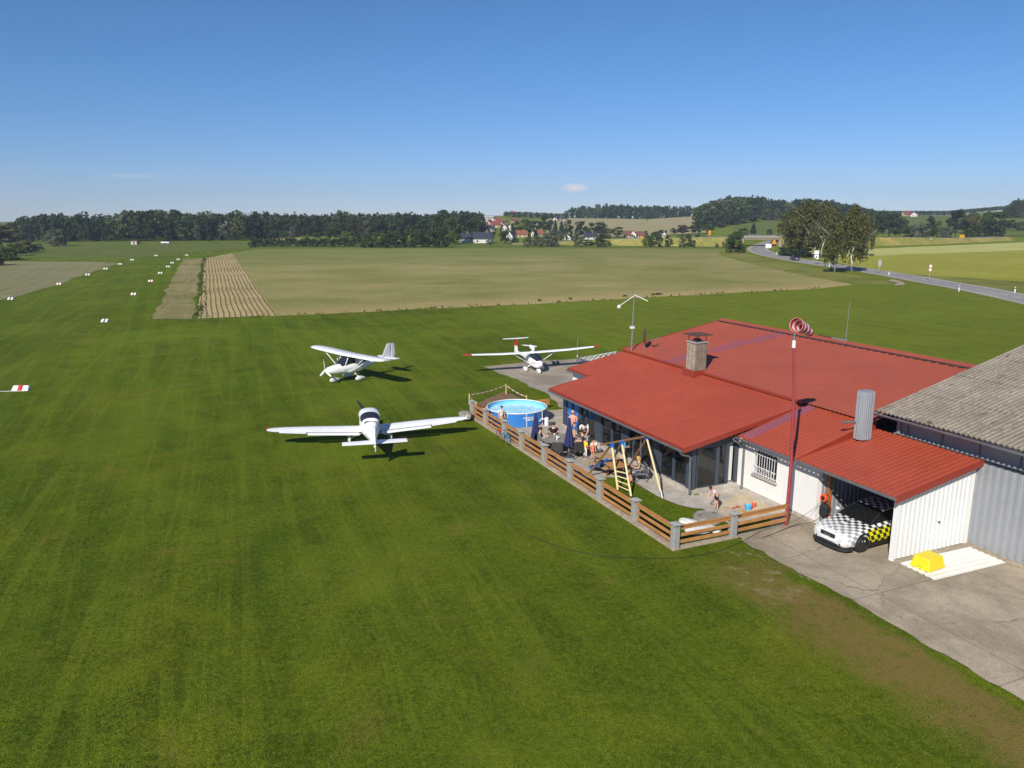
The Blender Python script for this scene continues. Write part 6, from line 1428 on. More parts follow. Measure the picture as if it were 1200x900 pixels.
    MB().path([(-.5,.93,.985),(.05,.80,1.03)], .012, 5).build('wiper', 'black', rt); MB().path([(.15,.93,.985),(.62,.80,1.03)], .012, 5).build('wiper', 'black', rt)
M['lamp'] = simple('headlamp_lens', hexc(176, 182, 186), .15, .3, .15, 10)
car()
# yellow tub, loose sheets
TU = MB()
TU.loft([[(x*s, y*s2, z) for x, y in ((-.52,-.42),(.52,-.42),(.55,-.38),(.55,.38),(.52,.42),(-.52,.42),(-.55,.38),(-.55,-.38))] for z, s, s2 in ((0,1.06,1.07),(.05,1.06,1.07),(.051,1,1),(.40,.88,.86),(.46,.82,.78),(.465,.5,.5))])
tb = empty('tub', B(3.35, -9.62, .06), TH+R(6), 'yellow plastic tub upside down on white sheets by the garage', 'tub')
tb.scale = (.86, .86, .9); TU.build('shell', 'yellow', tb, bevel=.01); MB().path([(-.565,-.12,.12),(-.60,-.12,.14),(-.60,.12,.14),(-.565,.12,.12)], .015, 6).build('handle', 'yellow', tb)
def loose(x0, x1, y0, y1, z, rz, label):
    mb = ribsheet(x0, 0, x1, 0, y0, y1, .25, .02, .01); o = mb.build('roofing_sheet', 'sheetw'); o.location = B(4.55, -9.9, z); o.rotation_euler = (0, 0, TH+rz); tag(o, label, 'sheet')
loose(-1.9, 1.75, -.62, .85, .028, R(-1), 'white ribbed metal sheet lying on the apron before the garage wall'); 
# short tufts standing out of the near lawn
def lawn_tufts():
    rs = np.random.default_rng(77); n = 150000
    Y = 13.5+34*rs.random(n)**1.25; X = (rs.random(n)*2-1)*(Y*.72+1.5)
    ct, st_ = math.cos(TH), math.sin(TH); lx = (X-OX)*ct+(Y-OY)*st_; ly = -(X-OX)*st_+(Y-OY)*ct
    clump = np.array([mnoise.noise(Vector((x*.55, y*.55, 0)))+.7*mnoise.noise(Vector((x*2.3, y*2.3, 4))) for x, y in zip(X, Y)])
    dry = np.clip(1-np.abs(lx+2.9)/1.6, 0, 1)*(ly < -5)
    ok = ~((lx > -4.45) & (ly > -4.95)) & ~((lx > -1.45) & (ly < -4.5)) & (rs.random(n) < .45+clump*.9-.55*dry)
    X, Y, clump = X[ok], Y[ok], clump[ok]; n = len(X)
    V = np.zeros((n, 3, 3, 3)); a0 = rs.uniform(0, 6.28, (n, 3)); h = rs.uniform(.012, .036, (n, 3))*(1+np.clip(clump, 0, 1)[:, None]*.6); w_ = rs.uniform(.006, .014, (n, 3)); ln = rs.uniform(.2, 1.6, (n, 3))
    bx = X[:, None]+rs.normal(0, .02, (n, 3)); by = Y[:, None]+rs.normal(0, .02, (n, 3))
    V[:, :, 0, 0] = bx-np.cos(a0)*w_; V[:, :, 0, 1] = by-np.sin(a0)*w_; V[:, :, 1, 0] = bx+np.cos(a0)*w_; V[:, :, 1, 1] = by+np.sin(a0)*w_
    V[:, :, 2, 0] = bx-np.sin(a0)*h*ln; V[:, :, 2, 1] = by+np.cos(a0)*h*ln; V[:, :, 2, 2] = h; V[:, :, :2, 2] = -.003
    v = V.reshape(-1, 3); f = np.arange(len(v)).reshape(-1, 3)
    o = npmesh('grass', v, f, ['blade', 'blade_light']); o.data.polygons.foreach_set('material_index', np.repeat((rs.random(n) < .28).astype(np.int32), 3))
    tag(o, 'short green grass blades and tufts of the near lawn', kind='stuff')
for nm, c_, d_ in (('blade', (.060, .105, .007), (.135, .195, .015)), ('blade_light', (.15, .20, .025), (.27, .27, .06))):
    m, t, b = newmat('grass_'+nm, .6, 0, .2); ri = t.n('ShaderNodeNewGeometry').outputs['Random Per Island']; t.put(b.inputs['Base Color'], t.mix(ri, c_, d_)); M[nm] = m
lawn_tufts()
# ================================================================== AIRCRAFT
def wingloft(mb, secs, thick=.12):
    """secs: (x, y_leading, chord, z, twist) along x; airfoil-like section"""
    prof = [(0,0),(.04,.42),(.15,.85),(.35,1.0),(.65,.7),(1,.06),(1,-.04),(.65,-.22),(.3,-.34),(.08,-.25)]
    rings = [[(x, yl-c*ch, z+t_*thick*ch-(tw*c*ch)) for c, t_ in prof] for x, yl, ch, z, tw in secs]
    return mb.loft(rings)
def fusering(y, w_, zb, zt, n=20, pw=.8, cx=0):
    zc = (zb+zt)/2; h_ = (zt-zb)/2
    out = []
    for j in range(n):
        a = 2*math.pi*j/n; c, s = math.cos(a), math.sin(a)
        out.append((cx+w_*math.copysign(abs(c)**pw, c), y, zc+h_*math.copysign(abs(s)**pw, s)))
    return out
def wheelset(rt, x, y, r=.19, leg=None, spat=True, mat='planewhite'):
    w_ = MB().ring_y((x, y, r), r, .06, .11, 18).build('wheel', 'black', rt, smooth=True)
    MB().tube((x-.04, y, r), (x+.04, y, r), .06, n=10).build('hub', 'chrome', w_)
    if spat: MB().loft([fusering(y+dy, w2, r-.15+dz, r+.20*k, 12, cx=x) for dy, w2, k, dz in ((.40,.03,.5,.10),(.26,.09,.85,.01),(.0,.11,1.1,.0),(-.25,.08,.8,.04),(-.48,.02,.4,.13))][::-1]).build('spat', mat, rt, smooth=True)
    if leg: MB().path([Vector(leg), Vector((x, y, r+.05))], [.04,.028], 8).build('gear_leg', mat, rt, smooth=True)
def low_wing():
    ctr = Vector((-8.06, 42.6, 0)); hd = math.atan2(.236, .972)
    rt = empty('airplane', ctr, hd, 'white low wing light aircraft seen from behind on the lawn', 'airplane')
    F_ = [(2.30,.16,.78,1.08),(2.15,.34,.62,1.16),(1.6,.46,.50,1.24),(.9,.54,.44,1.28),(0,.56,.43,1.30),(-.9,.50,.46,1.30),(-1.7,.38,.54,1.26),(-2.6,.24,.66,1.18),(-3.6,.14,.78,1.08),(-4.5,.07,.88,1.02),(-4.75,.03,.92,1.0)]
    MB().loft([fusering(*q) for q in F_]).build('fuselage', 'planewhite', rt, smooth=True)
    C_ = [(1.25,.30,1.15,1.27),(.95,.48,1.12,1.48),(.45,.56,1.12,1.76),(-.05,.58,1.12,1.87),(-.6,.56,1.12,1.85),(-1.0,.48,1.12,1.68),(-1.45,.30,1.15,1.36)]
    MB().loft([fusering(*q, pw=.9) for q in C_]).build('canopy', 'canopy', rt, smooth=True)
    MB().loft([fusering(y, w_+.012, zb, zt+.014, pw=.9) for y, w_, zb, zt in ((.30,.57,1.12,1.82),(-.05,.58,1.12,1.87),(-.3,.575,1.12,1.87),(-.64,.555,1.12,1.835))]).build('canopy_hoop', 'planewhite', rt, smooth=True)
    MB().loft([fusering(y, w_+.02, zb, zt+.01, pw=.9) for y, w_, zb, zt in ((-1.14,.435,1.1,1.58),(-1.35,.32,1.1,1.42),(-2.1,.22,1.08,1.26),(-3.0,.10,1.05,1.14))]).build('turtle_deck', 'planewhite', rt, smooth=True)
    MB().loft([fusering(*q) for q in ((2.29,.17,.76,1.10),(2.42,.12,.82,1.04),(2.56,.03,.91,.95))]).build('spinner', 'planegrey', rt, smooth=True)
    for a in (2.13, 2.13+math.pi):
        pb = MB(); pb.loft([[(r*math.cos(a)-q*math.sin(a), 2.42+dy*1.0, .93+r*math.sin(a)+q*math.cos(a)) for q, dy in ((-w_/2,-.02),(0,.015),(w_/2,.03),(0,-.005))] for r, w_ in ((.08,.12),(.3,.20),(.65,.18),(1.02,.08))]); pb.build('propeller_blade', 'black', rt)
    for s in (-1, 1):
        mb = MB(); wingloft(mb, [(s*.45,.62,1.02,.66,.03),(s*2.9,.56,.96,.80,.03),(s*4.6,.44,.80,.90,.02),(s*5.25,.28,.62,.95,.02),(s*5.55,.06,.34,.99,.02)][::s]); mb.build('wing', 'planewhite', rt, smooth=True)
        mb = MB(); wingloft(mb, [(s*.62,-.42,.40,.60,.12),(s*3.4,-.42,.36,.77,.12)][::s], .09); mb.build('flap', 'planewhite', rt)
        mb = MB(); wingloft(mb, [(s*3.46,-.40,.28,.80,.03),(s*4.9,-.30,.22,.89,.03)][::s], .09); mb.build('aileron', 'planewhite', rt)
        MB().path([(s*5.55,-.05,.99),(s*5.60,-.12,1.22)], [.03,.012], 6).build('tip_lamp', 'red' if s < 0 else 'planewhite', rt)
        mb = MB(); wingloft(mb, [(s*.05,-4.12,.68,1.16,0),(s*1.64,-4.16,.60,1.16,0)][::s], .09); mb.build('tailplane', 'planewhite', rt)
        wheelset(rt, s*1.15, -.25, leg=(s*.35,-.2,.55))
    wheelset(rt, 0, 1.55, leg=(0,1.6,.6))
    MB().loft([[(w_*t_, y, z) for w_, y in ((0,yl),(1,yl-.15),(1,yt+.1),(0,yt),(-1,yt+.1),(-1,yl-.15))] for z, yl, yt, t_ in ((.95,-3.55,-4.72,.075),(1.25,-3.95,-4.80,.07),(2.0,-4.35,-4.95,.05),(2.06,-4.45,-4.93,.02))]).build('fin', 'planewhite', rt, smooth=False)
    MB().loft([[(w_*t_, y, z) for w_, y in ((0,yl),(1,yl-.05),(1,yt+.1),(0,yt),(-1,yt+.1),(-1,yl-.05))] for z, yl, yt, t_ in ((.80,-4.74,-5.05,.03),(1.3,-4.83,-5.15,.03),(2.02,-4.97,-5.22,.02))]).build('rudder', 'planewhite', rt)
low_wing()
def high_wing():
    rt = empty('airplane', (-12.55, 59.2, 0), math.atan2(.70, -.71), 'white high wing light aircraft with struts parked on the lawn', 'airplane')
    rt.rotation_euler = (0, 0, math.atan2(.69, -.72))
    F_ = [(2.15,.10,.95,1.15),(2.0,.26,.78,1.24),(1.4,.42,.66,1.34),(.75,.54,.58,1.42),(0,.58,.56,1.45),(-.7,.55,.58,1.45),(-1.5,.36,.80,1.44),(-2.5,.18,1.02,1.38),(-3.6,.08,1.16,1.33),(-3.95,.04,1.2,1.30)]
    MB().loft([fusering(*q) for q in F_]).build('fuselage', 'planewhite', rt, smooth=True)
    C_ = [(1.0,.46,1.2,1.42),(.62,.50,1.2,1.78),(.35,.50,1.2,1.98),(-.5,.50,1.2,2.0),(-.9,.46,1.2,1.96),(-1.5,.26,1.2,1.56)]
    MB().loft([fusering(*q, pw=.7) for q in C_]).build('cabin_glass', 'canopy', rt, smooth=True)
    for s in (-1, 1):
        MB().path([(s*.50,.72,1.35),(s*.50,.40,1.98)], .03, 6).build('door_post', 'planewhite', rt); MB().path([(s*.53,-.25,1.38),(s*.51,-.25,1.99)], .04, 6).build('door_post', 'planewhite', rt)
        MB().obox((s*.50,-.62,1.68), (.04,.46,.6)).build('side_panel', 'planewhite', rt)
        mb = MB(); wingloft(mb, [(s*.0,.72,1.42,2.02,.02),(s*3.6,.72,1.42,2.08,.02),(s*4.45,.62,1.2,2.10,.02),(s*4.68,.30,.75,2.10,.02)][::s], .11); mb.build('wing', 'planewhite', rt, smooth=True)
        MB().tube((s*.52,.45,.72), (s*2.6,.50,2.03), .03, n=8).build('strut', 'planewhite', rt); MB().tube((s*.52,.40,.72), (s*2.6,-.35,2.03), .025, n=8).build('strut', 'planewhite', rt)
        mb = MB(); wingloft(mb, [(s*.03,-3.25,.85,1.30,0),(s*1.05,-3.40,.66,1.30,0),(s*1.18,-3.55,.45,1.30,0)][::s], .06); mb.build('tailplane', 'planewhite', rt)
        wheelset(rt, s*.85, -.30, leg=(s*.3,-.1,.65))
    wheelset(rt, 0, 1.45, leg=(0,1.4,.72))
    MB().loft([[(w_*t_, y, z) for w_, y in ((0,yl),(1,yl-.15),(1,yt+.1),(0,yt),(-1,yt+.1),(-1,yl-.15))] for z, yl, yt, t_ in ((1.25,-2.7,-3.9,.04),(1.5,-3.1,-4.0,.04),(2.35,-3.55,-4.0,.03),(2.42,-3.62,-3.98,.015))]).build('fin', 'planegrey', rt)
    MB().loft([[(w_*t_, y, z) for w_, y in ((0,yl),(1,yl-.05),(1,yt+.05),(0,yt),(-1,yt+.05),(-1,yl-.05))] for z, yl, yt, t_ in ((1.2,-3.95,-4.3,.03),(1.6,-4.02,-4.45,.03),(2.3,-4.02,-4.35,.02),(2.4,-4.0,-4.25,.012))]).build('rudder', 'planegrey', rt)
    MB().loft([fusering(*q) for q in ((2.14,.12,.93,1.17),(2.26,.08,.97,1.13),(2.36,.02,1.04,1.06))]).build('spinner', 'planewhite', rt, smooth=True)
    for a in (1.45, 1.45+2.09, 1.45+4.19):
        MB().loft([[(r*math.cos(a)-q*math.sin(a), 2.24+dy, 1.05+r*math.sin(a)+q*math.cos(a)) for q, dy in ((-w_/2,-.02),(0,.02),(w_/2,.03),(0,-.005))] for r, w_ in ((.06,.10),(.35,.16),(.65,.14),(.86,.06))]).build('propeller_blade', 'planewhite', rt)
    MB().box(-.56, .56, -.6, .9, 1.0, 1.03).build('stripe', 'planegrey', rt)
high_wing()
def motor_glider():
    rt = empty('motor_glider', (1.80, 62.9, 0), math.atan2(-.36, -.93), 'white motor glider with red wing tips and red topped T-tail', 'airplane')
    F_ = [(1.45,.10,.62,.80),(1.25,.30,.42,.96),(.9,.42,.34,1.12),(.3,.46,.34,1.22),(-.5,.40,.38,1.25),(-1.2,.24,.52,1.18),(-2.0,.13,.74,1.06),(-3.2,.09,.84,1.04),(-4.1,.07,.90,1.05)]
    MB().loft([fusering(*q) for q in F_]).build('fuselage', 'planewhite', rt, smooth=True)
    MB().box(-.44, .44, .2, 1.1, .80, .84).build('stripe', 'red', rt)
    MB().loft([fusering(*q, pw=.85) for q in ((1.15,.26,.95,1.08),(.8,.36,.95,1.34),(.35,.38,.95,1.52),(-.1,.34,.95,1.50),(-.5,.22,.95,1.30))]).build('canopy', 'canopy', rt, smooth=True)
    MB().loft([fusering(*q) for q in ((.35,.10,1.2,1.50),(0,.14,1.2,1.60),(-.6,.10,1.2,1.56))]).build('wing_pylon', 'planewhite', rt, smooth=True)
    for s in (-1, 1):
        mb = MB(); wingloft(mb, [(s*.0,.36,.92,1.50,.01),(s*3.0,.34,.88,1.54,.01),(s*5.4,.22,.66,1.64,.01)][::s], .11); mb.build('wing', 'planewhite', rt, smooth=True)
        mb = MB(); wingloft(mb, [(s*5.41,.22,.66,1.64,.01),(s*5.95,.10,.46,1.68,.01),(s*6.1,-.02,.26,1.69,.01)][::s], .11); mb.build('wing_tip', 'red', rt, smooth=True)
        MB().tube((s*.40,.1,.62), (s*1.9,.12,1.50), .028, n=8).build('strut', 'planewhite', rt)
        wheelset(rt, s*.75, -.05, .17, leg=(s*.25,0,.5))
        mb = MB(); wingloft(mb, [(s*.0,-3.85,.60,2.06,0),(s*1.15,-3.95,.42,2.08,0)][::s], .08); mb.build('tailplane', 'planewhite', rt)
    wheelset(rt, 0, 1.0, .14, leg=(0,.95,.5))
    for nm, mt_, z0, z1 in (('fin', 'planewhite', .80, 1.45), ('fin_top', 'red', 1.451, 2.06)):
        f = lambda z: (-3.55-.25*(z-.8), -4.42+.02*(z-.8))
        MB().loft([[(w_*.035, y, z) for w_, y in ((0,f(z)[0]),(1,f(z)[0]-.12),(1,f(z)[1]+.1),(0,f(z)[1]),(-1,f(z)[1]+.1),(-1,f(z)[0]-.12))] for z in (z0, z1)]).build(nm, mt_, rt)
    MB().loft([fusering(*q) for q in ((-.15,.12,1.62,1.95),(-.5,.15,1.72,2.05),(-1.0,.06,1.82,1.98))]).build('engine_pod', 'planewhite', rt, smooth=True)
    for a in (.15, .15+math.pi): MB().loft([[(r*math.cos(a)-q*math.sin(a), -1.04+dy, 1.9+r*math.sin(a)+q*math.cos(a)) for q, dy in ((-w_/2,-.02),(0,.02),(w_/2,.03),(0,-.005))] for r, w_ in ((.03,.08),(.3,.12),(.7,.05))]).build('propeller_blade', 'planewhite', rt)
motor_glider()
dl = empty('wheel_dolly', P(651, 426.5), .4, 'small black two wheeled tow dolly beside the motor glider', 'dolly')
for s in (-1, 1): MB().ring_y((s*.22, 0, .15), .15, .05, .09, 16).build('wheel', 'black', dl)
MB().box(-.2, .2, -.08, .08, .13, .22).build('axle', 'anthracite', dl); MB().tube((0,.05,.2), (-.1,1.0,.12), .025).build('drawbar', 'anthracite', dl)
# small grey covered kart end showing left of the fence corner
kt = empty('handcart', P(548, 492.5)+Vector((-.15,0,0)), .3, 'small grey brown covered handcart beside the fence corner', 'cart')
MB().loft([fusering(y, w_, .18, z, 14) for y, w_, z in ((-.55,.2,.35),(-.4,.34,.48),(.1,.4,.58),(.5,.3,.5),(.7,.12,.36))]).build('cover', 'wellc', kt, smooth=True)
for s in (-1, 1): MB().ring_y((s*.34, .05, .13), .13, .04, .07, 14).build('wheel', 'black', kt)
# ================================================================== MASTS, BARRIERS ON THE STAND
ms = empty('weather_mast', B(6.1, 14.9, 3.9), TH, 'grey weather mast with wind sensor on the roof edge', 'mast')
MB().path([(0,0,0),(.02,0,1.5),(.06,0,3.7)], [.05,.045,.025], 8).build('mast_pole', 'steel', ms, smooth=True)
MB().tube((.06,0,3.55), (-.75,.35,2.95), .018, n=6).build('sensor_arm', 'steel', ms); MB().tube((.06,0,3.62), (.75,-.55,3.25), .025, n=6).build('sensor_arm', 'white', ms)
MB().ball((-.8,.38,2.85), .13, 10).build('sensor_head', 'white', ms, smooth=True); MB().box(-.12,.12,-.1,.1,1.45,1.6).build('clamp', 'white', ms)
for i, z in enumerate((.5,.8,1.1,1.7)): MB().tube((-.12,0,z), (.12,0,z), .015, n=5).build('rung', 'steel', ms)
sdh = empty('satellite_dish', B(6.9, 14.6, 4.05), TH, 'reddish brown dish on a short bracket right of the weather mast', 'dish')
o = MB().loft([[(r*math.cos(a), d, r*1.25*math.sin(a)) for a in [2*math.pi*j/20 for j in range(20)]] for r, d in ((.02,.12),(.25,.07),(.45,0),(.46,.0),(.25,.09),(.02,.14))]).build('dish', 'rust', sdh, smooth=True); o.location = (0,0,.75); o.rotation_euler = (0,0,R(68))
MB().tube((0,0,0), (0,0,.7), .03).build('bracket', 'steel', sdh)
an = empty('antenna', B(7.6, 14.4, 4.16), TH, 'small yagi antenna low above the roof edge', 'antenna')
MB().tube((0,0,0), (0,0,.45), .02).build('stem', 'steel', an); MB().tube((-.45,0,.42), (.45,0,.55), .015).build('boom', 'steel', an)
for k in range(5): MB().tube((-.4+k*.2,-.14,.43+.028*k), (-.4+k*.2,.14,.43+.028*k), .008, n=4).build('element', 'steel', an)
MB().box(-.25,.35,-.1,.1,0,.08).build('foot', 'rust', an)
a_, b_ = P(679, 425.5), P(722, 417.5); d_ = (b_-a_); L_ = d_.length
lt = empty('lattice_barrier', a_, math.atan2(d_.y, d_.x), 'low white lattice barrier at the back edge of the aircraft stand', 'barrier')
MB().box(0, L_, -.03, .03, .40, .46).build('rail', 'white', lt); MB().box(0, L_, -.03, .03, .02, .09).build('rail', 'white', lt)
nn_ = int(L_/.62)
for i in range(nn_):
    x0, x1 = L_*i/nn_, L_*(i+1)/nn_
    MB().tube((x0,0,.08), (x1,0,.40), .04, n=5).build('lath', 'white', lt); MB().tube((x1,0.0,.08), (x0,0.0,.40), .04, n=5).build('lath', 'white', lt)
pp = empty('flag_rod', P(676.5, 426), 0, 'thin pale upright rod at the left end of the lattice barrier', 'rod'); MB().tube((0,0,0), (0,0,2.1), .025).build('rod', 'steel', pp); MB().tube((0,0,0), (0,0,.7), .06).build('sleeve', 'white', pp)
# ================================================================== RUNWAY MARKERS
def marker(px, py, red, w_, label, grp='runway edge markers'):
    q = P(px, py); rt = empty('runway_marker', q, R(rnd.uniform(-6, 6)), label, 'marker', grp)
    for s in (-1, 1):
        MB().add([(s*(w_*.5),-.35,0),(s*(w_*.14),-.35,0),(s*(w_*.14),0,.34),(s*(w_*.46),0,.34),(s*(w_*.5),.35,0),(s*(w_*.14),.35,0)], [(0,1,2,3),(4,5,2,3),(0,3,4),(1,2,5)]).build('panel', 'white', rt)
    if red: MB().add([(-w_*.14,-.37,0),(w_*.14,-.37,0),(w_*.14,0,.355),(-w_*.14,0,.355),(w_*.14,.37,0),(-w_*.14,.37,0)], [(0,1,2,3),(5,4,2,3),(1,2,4),(0,3,5)]).build('panel', 'red', rt, label='red middle panel')
    else: MB().box(-w_*.14, w_*.14, -.05, .05, 0, .2).build('bar', 'anthracite', rt)
marker(25.5, 457, True, 1.15, 'largest runway marker with a red middle, nearest the camera')
for i, (x, y, rd) in enumerate([(123.5, 377, False), (157, 345.5, True), (177, 330, True), (188, 320.5, False), (197, 313, False), (202, 308.5, False), (209, 304.5, False), (219, 299.5, False)]):
    marker(x, y, rd, .8 if i < 2 else .85, '%s runway marker of the right row counted from the large red one' % ['first', 'second', 'third', 'fourth', 'fifth', 'sixth', 'seventh', 'last'][i])
for i, (x, y, rd) in enumerate([(13, 351, False), (69.5, 333.5, True), (103, 322.5, False), (124, 315.5, False), (141, 310, False), (155, 305, False), (183, 300, False)]):
    marker(x, y, rd, .8 if i < 2 else .9, '%s runway marker of the left row beside the hay field' % ['first', 'second', 'third', 'fourth', 'fifth', 'sixth', 'last'][i])
q = P(-2, 459); o = MB().box(-3, 1.8, -.06, .06, 0, .03).build('ground_board', 'hw', None); o.location = q; o.rotation_euler = (0,0,R(6)); tag(o, 'pale narrow board lying in the grass left of the large runway marker', 'board')
# ================================================================== ROAD THINGS
def delin(px, py, label):
    rt = empty('delineator_post', P(px, py), 0, label, 'post', 'delineator posts along the road')
    MB().loft([[(x*s, y*s, z) for x, y in ((-.08,-.05),(.08,-.05),(.08,.05),(-.08,.05))] for z, s in ((0,1),(.95,1),(1.02,.8))]).build('post', 'white', rt); MB().box(-.084,.084,-.054,.054,.70,.88).build('reflector_band', 'black', rt)
for x, y, l in [(1041.5, 322.5, 'delineator post between the two roadside signs on poles'), (1123.5, 341.5, 'delineator post on the near side of the road'), (1189, 343.5, 'delineator post nearest the right edge'), (972, 313, 'delineator post between the white sign and the dark trunked birch'), (910, 298.5, 'delineator post by the curve near the bridge'), (1068, 281, 'white post on the embankment left of the willow'), (1082, 281, 'white post on the embankment below the willow'), (1094, 281.2, 'white post on the embankment left of the yellow sign')]:
    if y < 285: Y = 352; q = Vector(((x-600)/934*Y, Y, ztop(Y, y+1))); rt_l = l; rt = empty('delineator_post', q, 0, l, 'post', 'delineator posts along the road'); MB().box(-.12,.12,-.05,.05,0,1.1).build('post', 'white', rt)
    else: delin(x, y, l)
def sign(px, base, top, shape, wd, label, mats=('signgrey',)):
    q = P(px, base); h = (ztop(q.y, top))-0; rt = empty('road_sign', q, R(rnd.uniform(-12, 5)), label, 'road sign')
    MB().tube((0,0,0), (0,0,h), .04, n=8).build('pole', 'signgrey', rt)
    if shape == 'two_round':
        for z in (h-wd*.5, h-wd*1.6):
            o = MB().loft([[(wd*.5*math.cos(a), y, z+wd*.5*math.sin(a)) for a in [2*math.pi*j/20 for j in range(20)]] for y in (-.06,-.04)]).build('plate', 'white', rt); MB().path([(wd*.47*math.cos(a), -.063, z+wd*.47*math.sin(a)) for a in [2*math.pi*j/20 for j in range(21)]], .045, 5, False).build('red_ring', 'pinkring', o)
    elif shape == 'tall': MB().loft([[(wd*.5*math.cos(a), y, h-.8+.85*math.sin(a)) for a in [2*math.pi*j/16 for j in range(16)]] for y in (.05,.07)]).build('plate', 'signgrey', rt)
    elif shape == 'board2':
        MB().box(-wd/2, wd/2, -.07, -.045, h-wd*.85, h).build('plate', 'white', rt); p2 = MB().box(-wd/2, wd/2, -.07, -.045, h-wd*1.9, h-wd*.95).build('plate', 'white', rt); MB().add([(-wd*.25,-.075,h-wd*1.6),(wd*.25,-.075,h-wd*1.6),(0,-.075,h-wd*1.2)], [(0,1,2)]).build('pictogram', 'black', p2)
    elif shape == 'board': MB().box(-wd/2, wd/2, -.07, -.045, h-wd*.7, h).build('plate', mats[0], rt)
    elif shape == 'arrow': MB().prism([(0,0),(1,0),(1,1),(0,1)], 0, .01); MB().add([(-wd/2,-.06,h-wd*.75),(wd/2,-.06,h-wd*.75),(wd*.15,-.06,h),(-wd*.15,-.06,h),(-wd/2,-.03,h-wd*.75),(wd/2,-.03,h-wd*.75),(wd*.15,-.03,h),(-wd*.15,-.03,h)], [(0,1,2,3),(7,6,5,4),(0,3,7,4),(1,5,6,2),(3,2,6,7),(0,4,5,1)]).build('plate', mats[0], rt)
sign(1030, 320.5, 304, 'tall', .75, 'grey backed oval road sign left of the first roadside post'); sign(1088.5, 329, 310, 'two_round', .62, 'pole with two round white signs beside the olive field')
sign(956, 310, 293.5, 'board2', 1.15, 'white double board sign standing before the birch clump'); sign(953, 311, 290, 'board', .45, 'narrow grey sign directly left of the white double board')
sign(900, 296.5, 285.8, 'board', 1.9, 'white board sign beside the curve under the bridge', ('white',)); sign(906.5, 293.5, 281, 'arrow', 2.0, 'orange yellow sign by the bridge', ('signyellow',))
for px, y0, y1, wd, l in ((833, 277, 270, 1.1, 'orange yellow sign on top of the embankment left of the bridge'), (1131, 280, 275, 2.2, 'yellow sign in front of the right tree line'), (753, 281, 276.5, 1.0, 'small yellow sign behind the bright green bushes')):
    Y = 334 if px != 1131 else 352; q = Vector(((px-600)/934*Y, Y+.5, ztop(Y, y0)-.3)); rt = empty('road_sign', q, 0, l, 'road sign'); hh = ztop(Y, y1)-q.z
    MB().box(-wd*.3, -wd*.3+.08, 0, .08, 0, hh*.9).build('pole', 'signgrey', rt); MB().box(wd*.3-.08, wd*.3, 0, .08, 0, hh*.9).build('pole', 'signgrey', rt); MB().box(-wd/2, wd/2, -.05, -.01, hh*.35, hh).build('plate', 'signyellow', rt)
def road_car():
    q = P(931, 305.2); dirv = (P(915, 301)-P(945, 306.8)).normalized()
    rt = empty('road_car', q+Vector((0,0,.05)), math.atan2(-dirv.x, dirv.y), 'small dark car driving towards the bridge on the country road', 'car')
    def rg(y, w_, zb, zs): return [(-w_*.9,y,zb),(w_*.9,y,zb),(w_,y,zb+.2),(w_*.98,y,zs-.08),(w_*.86,y,zs),(-w_*.86,y,zs),(-w_*.98,y,zs-.08),(-w_,y,zb+.2)]
    MB().loft([rg(*p_) for p_ in ((-2.05,.8,.35,.85),(-1.9,.88,.25,.95),(-.5,.9,.22,.96),(1.0,.9,.22,.92),(1.7,.86,.24,.82),(2.05,.72,.32,.68))]).build('body', 'carblack', rt, smooth=True)
    MB().loft([[(-w0,y,.93),(w0,y,.93),(w1,y,z),(-w1,y,z)] for y, w0, w1, z in ((-1.95,.80,.72,1.0),(-1.6,.8,.62,1.42),(.0,.8,.60,1.48),(.4,.78,.62,1.40),(1.1,.74,.7,.96))]).build('cabin_glass', 'carglass', rt)
    MB().box(-.60,.60,-1.55,.1,1.47,1.50).build('roof_panel', 'carblack', rt)
    for s in (-1,1):
        for y in (-1.25,1.3): MB().ring_y((s*.8,y,.31), .31, .12, .2, 18).build('wheel', 'black', rt)
        MB().box(s*.76-.1, s*.76+.1, -2.08, -1.98, .72, .9).build('tail_lamp', 'lampred', rt)
    MB().box(-.26,.26,-2.09,-2.04,.5,.62).build('number_plate', 'white', rt); MB().box(-.55,.55,-2.075,-2.04,.28,.42).build('bumper', 'anthracite', rt)
road_car()
# parked cars, tiny, at the far left
for x, y, l in ((201, 284.8, 'tiny white car parked at the forest edge, left one'), (206, 284.9, 'tiny white car parked at the forest edge, right one')):
    q = P(x, y); rt = empty('parked_car', q+Vector((0, -8, 0)), R(12), l, 'car'); MB().loft([[(-.8,yy,.3),(.8,yy,.3),(.8,yy,z),(-.8,yy,z)] for yy, z in ((-2,.8),(-1.9,.95),(1.2,.95),(2,.75))]).build('body', 'white', rt); MB().loft([[(-.75,yy,.9),(.75,yy,.9),(.6,yy,z),(-.6,yy,z)] for yy, z in ((-1.6,.96),(-1.2,1.45),(.3,1.45),(1.0,.96))]).build('cabin_glass', 'carglass', rt)

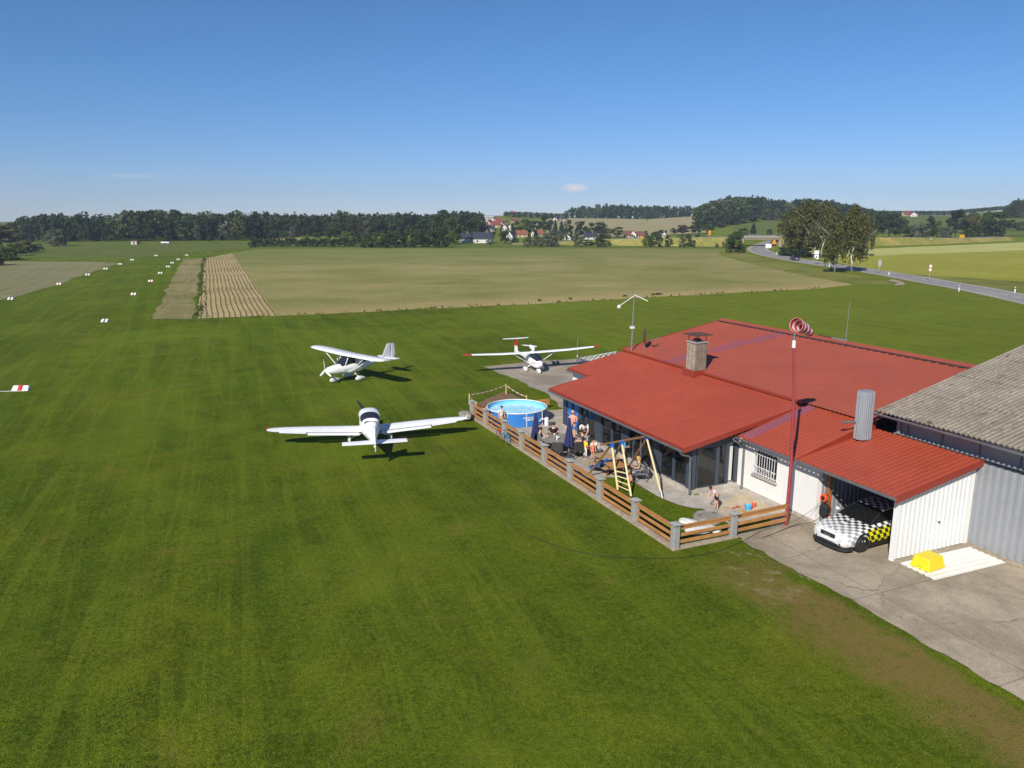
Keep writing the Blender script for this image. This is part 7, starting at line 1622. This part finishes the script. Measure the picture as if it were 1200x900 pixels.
# short tufts standing out of the near lawn
def lawn_tufts():
    rs = np.random.default_rng(77); n = 150000
    Y = 13.5+34*rs.random(n)**1.25; X = (rs.random(n)*2-1)*(Y*.72+1.5)
    ct, st_ = math.cos(TH), math.sin(TH); lx = (X-OX)*ct+(Y-OY)*st_; ly = -(X-OX)*st_+(Y-OY)*ct
    clump = np.array([mnoise.noise(Vector((x*.55, y*.55, 0)))+.7*mnoise.noise(Vector((x*2.3, y*2.3, 4))) for x, y in zip(X, Y)])
    dry = np.clip(1-np.abs(lx+2.9)/1.6, 0, 1)*(ly < -5)
    ok = ~((lx > -4.45) & (ly > -4.95)) & ~((lx > -1.45) & (ly < -4.5)) & (rs.random(n) < .45+clump*.9-.55*dry)
    X, Y, clump = X[ok], Y[ok], clump[ok]; n = len(X)
    V = np.zeros((n, 3, 3, 3)); a0 = rs.uniform(0, 6.28, (n, 3)); h = rs.uniform(.012, .036, (n, 3))*(1+np.clip(clump, 0, 1)[:, None]*.6); w_ = rs.uniform(.006, .014, (n, 3)); ln = rs.uniform(.2, 1.6, (n, 3))
    bx = X[:, None]+rs.normal(0, .02, (n, 3)); by = Y[:, None]+rs.normal(0, .02, (n, 3))
    V[:, :, 0, 0] = bx-np.cos(a0)*w_; V[:, :, 0, 1] = by-np.sin(a0)*w_; V[:, :, 1, 0] = bx+np.cos(a0)*w_; V[:, :, 1, 1] = by+np.sin(a0)*w_
    V[:, :, 2, 0] = bx-np.sin(a0)*h*ln; V[:, :, 2, 1] = by+np.cos(a0)*h*ln; V[:, :, 2, 2] = h; V[:, :, :2, 2] = -.003
    v = V.reshape(-1, 3); f = np.arange(len(v)).reshape(-1, 3)
    o = npmesh('grass', v, f, ['blade', 'blade_light']); o.data.polygons.foreach_set('material_index', np.repeat((rs.random(n) < .28).astype(np.int32), 3))
    tag(o, 'short green grass blades and tufts of the near lawn', kind='stuff')
for nm, c_, d_ in (('blade', (.060, .105, .007), (.135, .195, .015)), ('blade_light', (.15, .20, .025), (.27, .27, .06))):
    m, t, b = newmat('grass_'+nm, .6, 0, .2); ri = t.n('ShaderNodeNewGeometry').outputs['Random Per Island']; t.put(b.inputs['Base Color'], t.mix(ri, c_, d_)); M[nm] = m
lawn_tufts()
# ================================================================== AIR
hz = MB().box(-1500, 1500, -60, 1900, -11, 75).build('haze', 'white'); tag(hz, 'thin pale summer haze over the whole airfield', kind='stuff')
m = bpy.data.materials.new('haze_air'); m.use_nodes = True; t = NT(m.node_tree); m.node_tree.nodes.clear()
v_ = t.n('ShaderNodeVolumePrincipled'); v_.inputs['Density'].default_value = .00022; v_.inputs['Color'].default_value = (.72, .82, 1, 1); v_.inputs['Anisotropy'].default_value = .1
o_ = t.n('ShaderNodeOutputMaterial'); m.node_tree.links.new(v_.outputs[0], o_.inputs['Volume']); hz.data.materials.clear(); hz.data.materials.append(m)
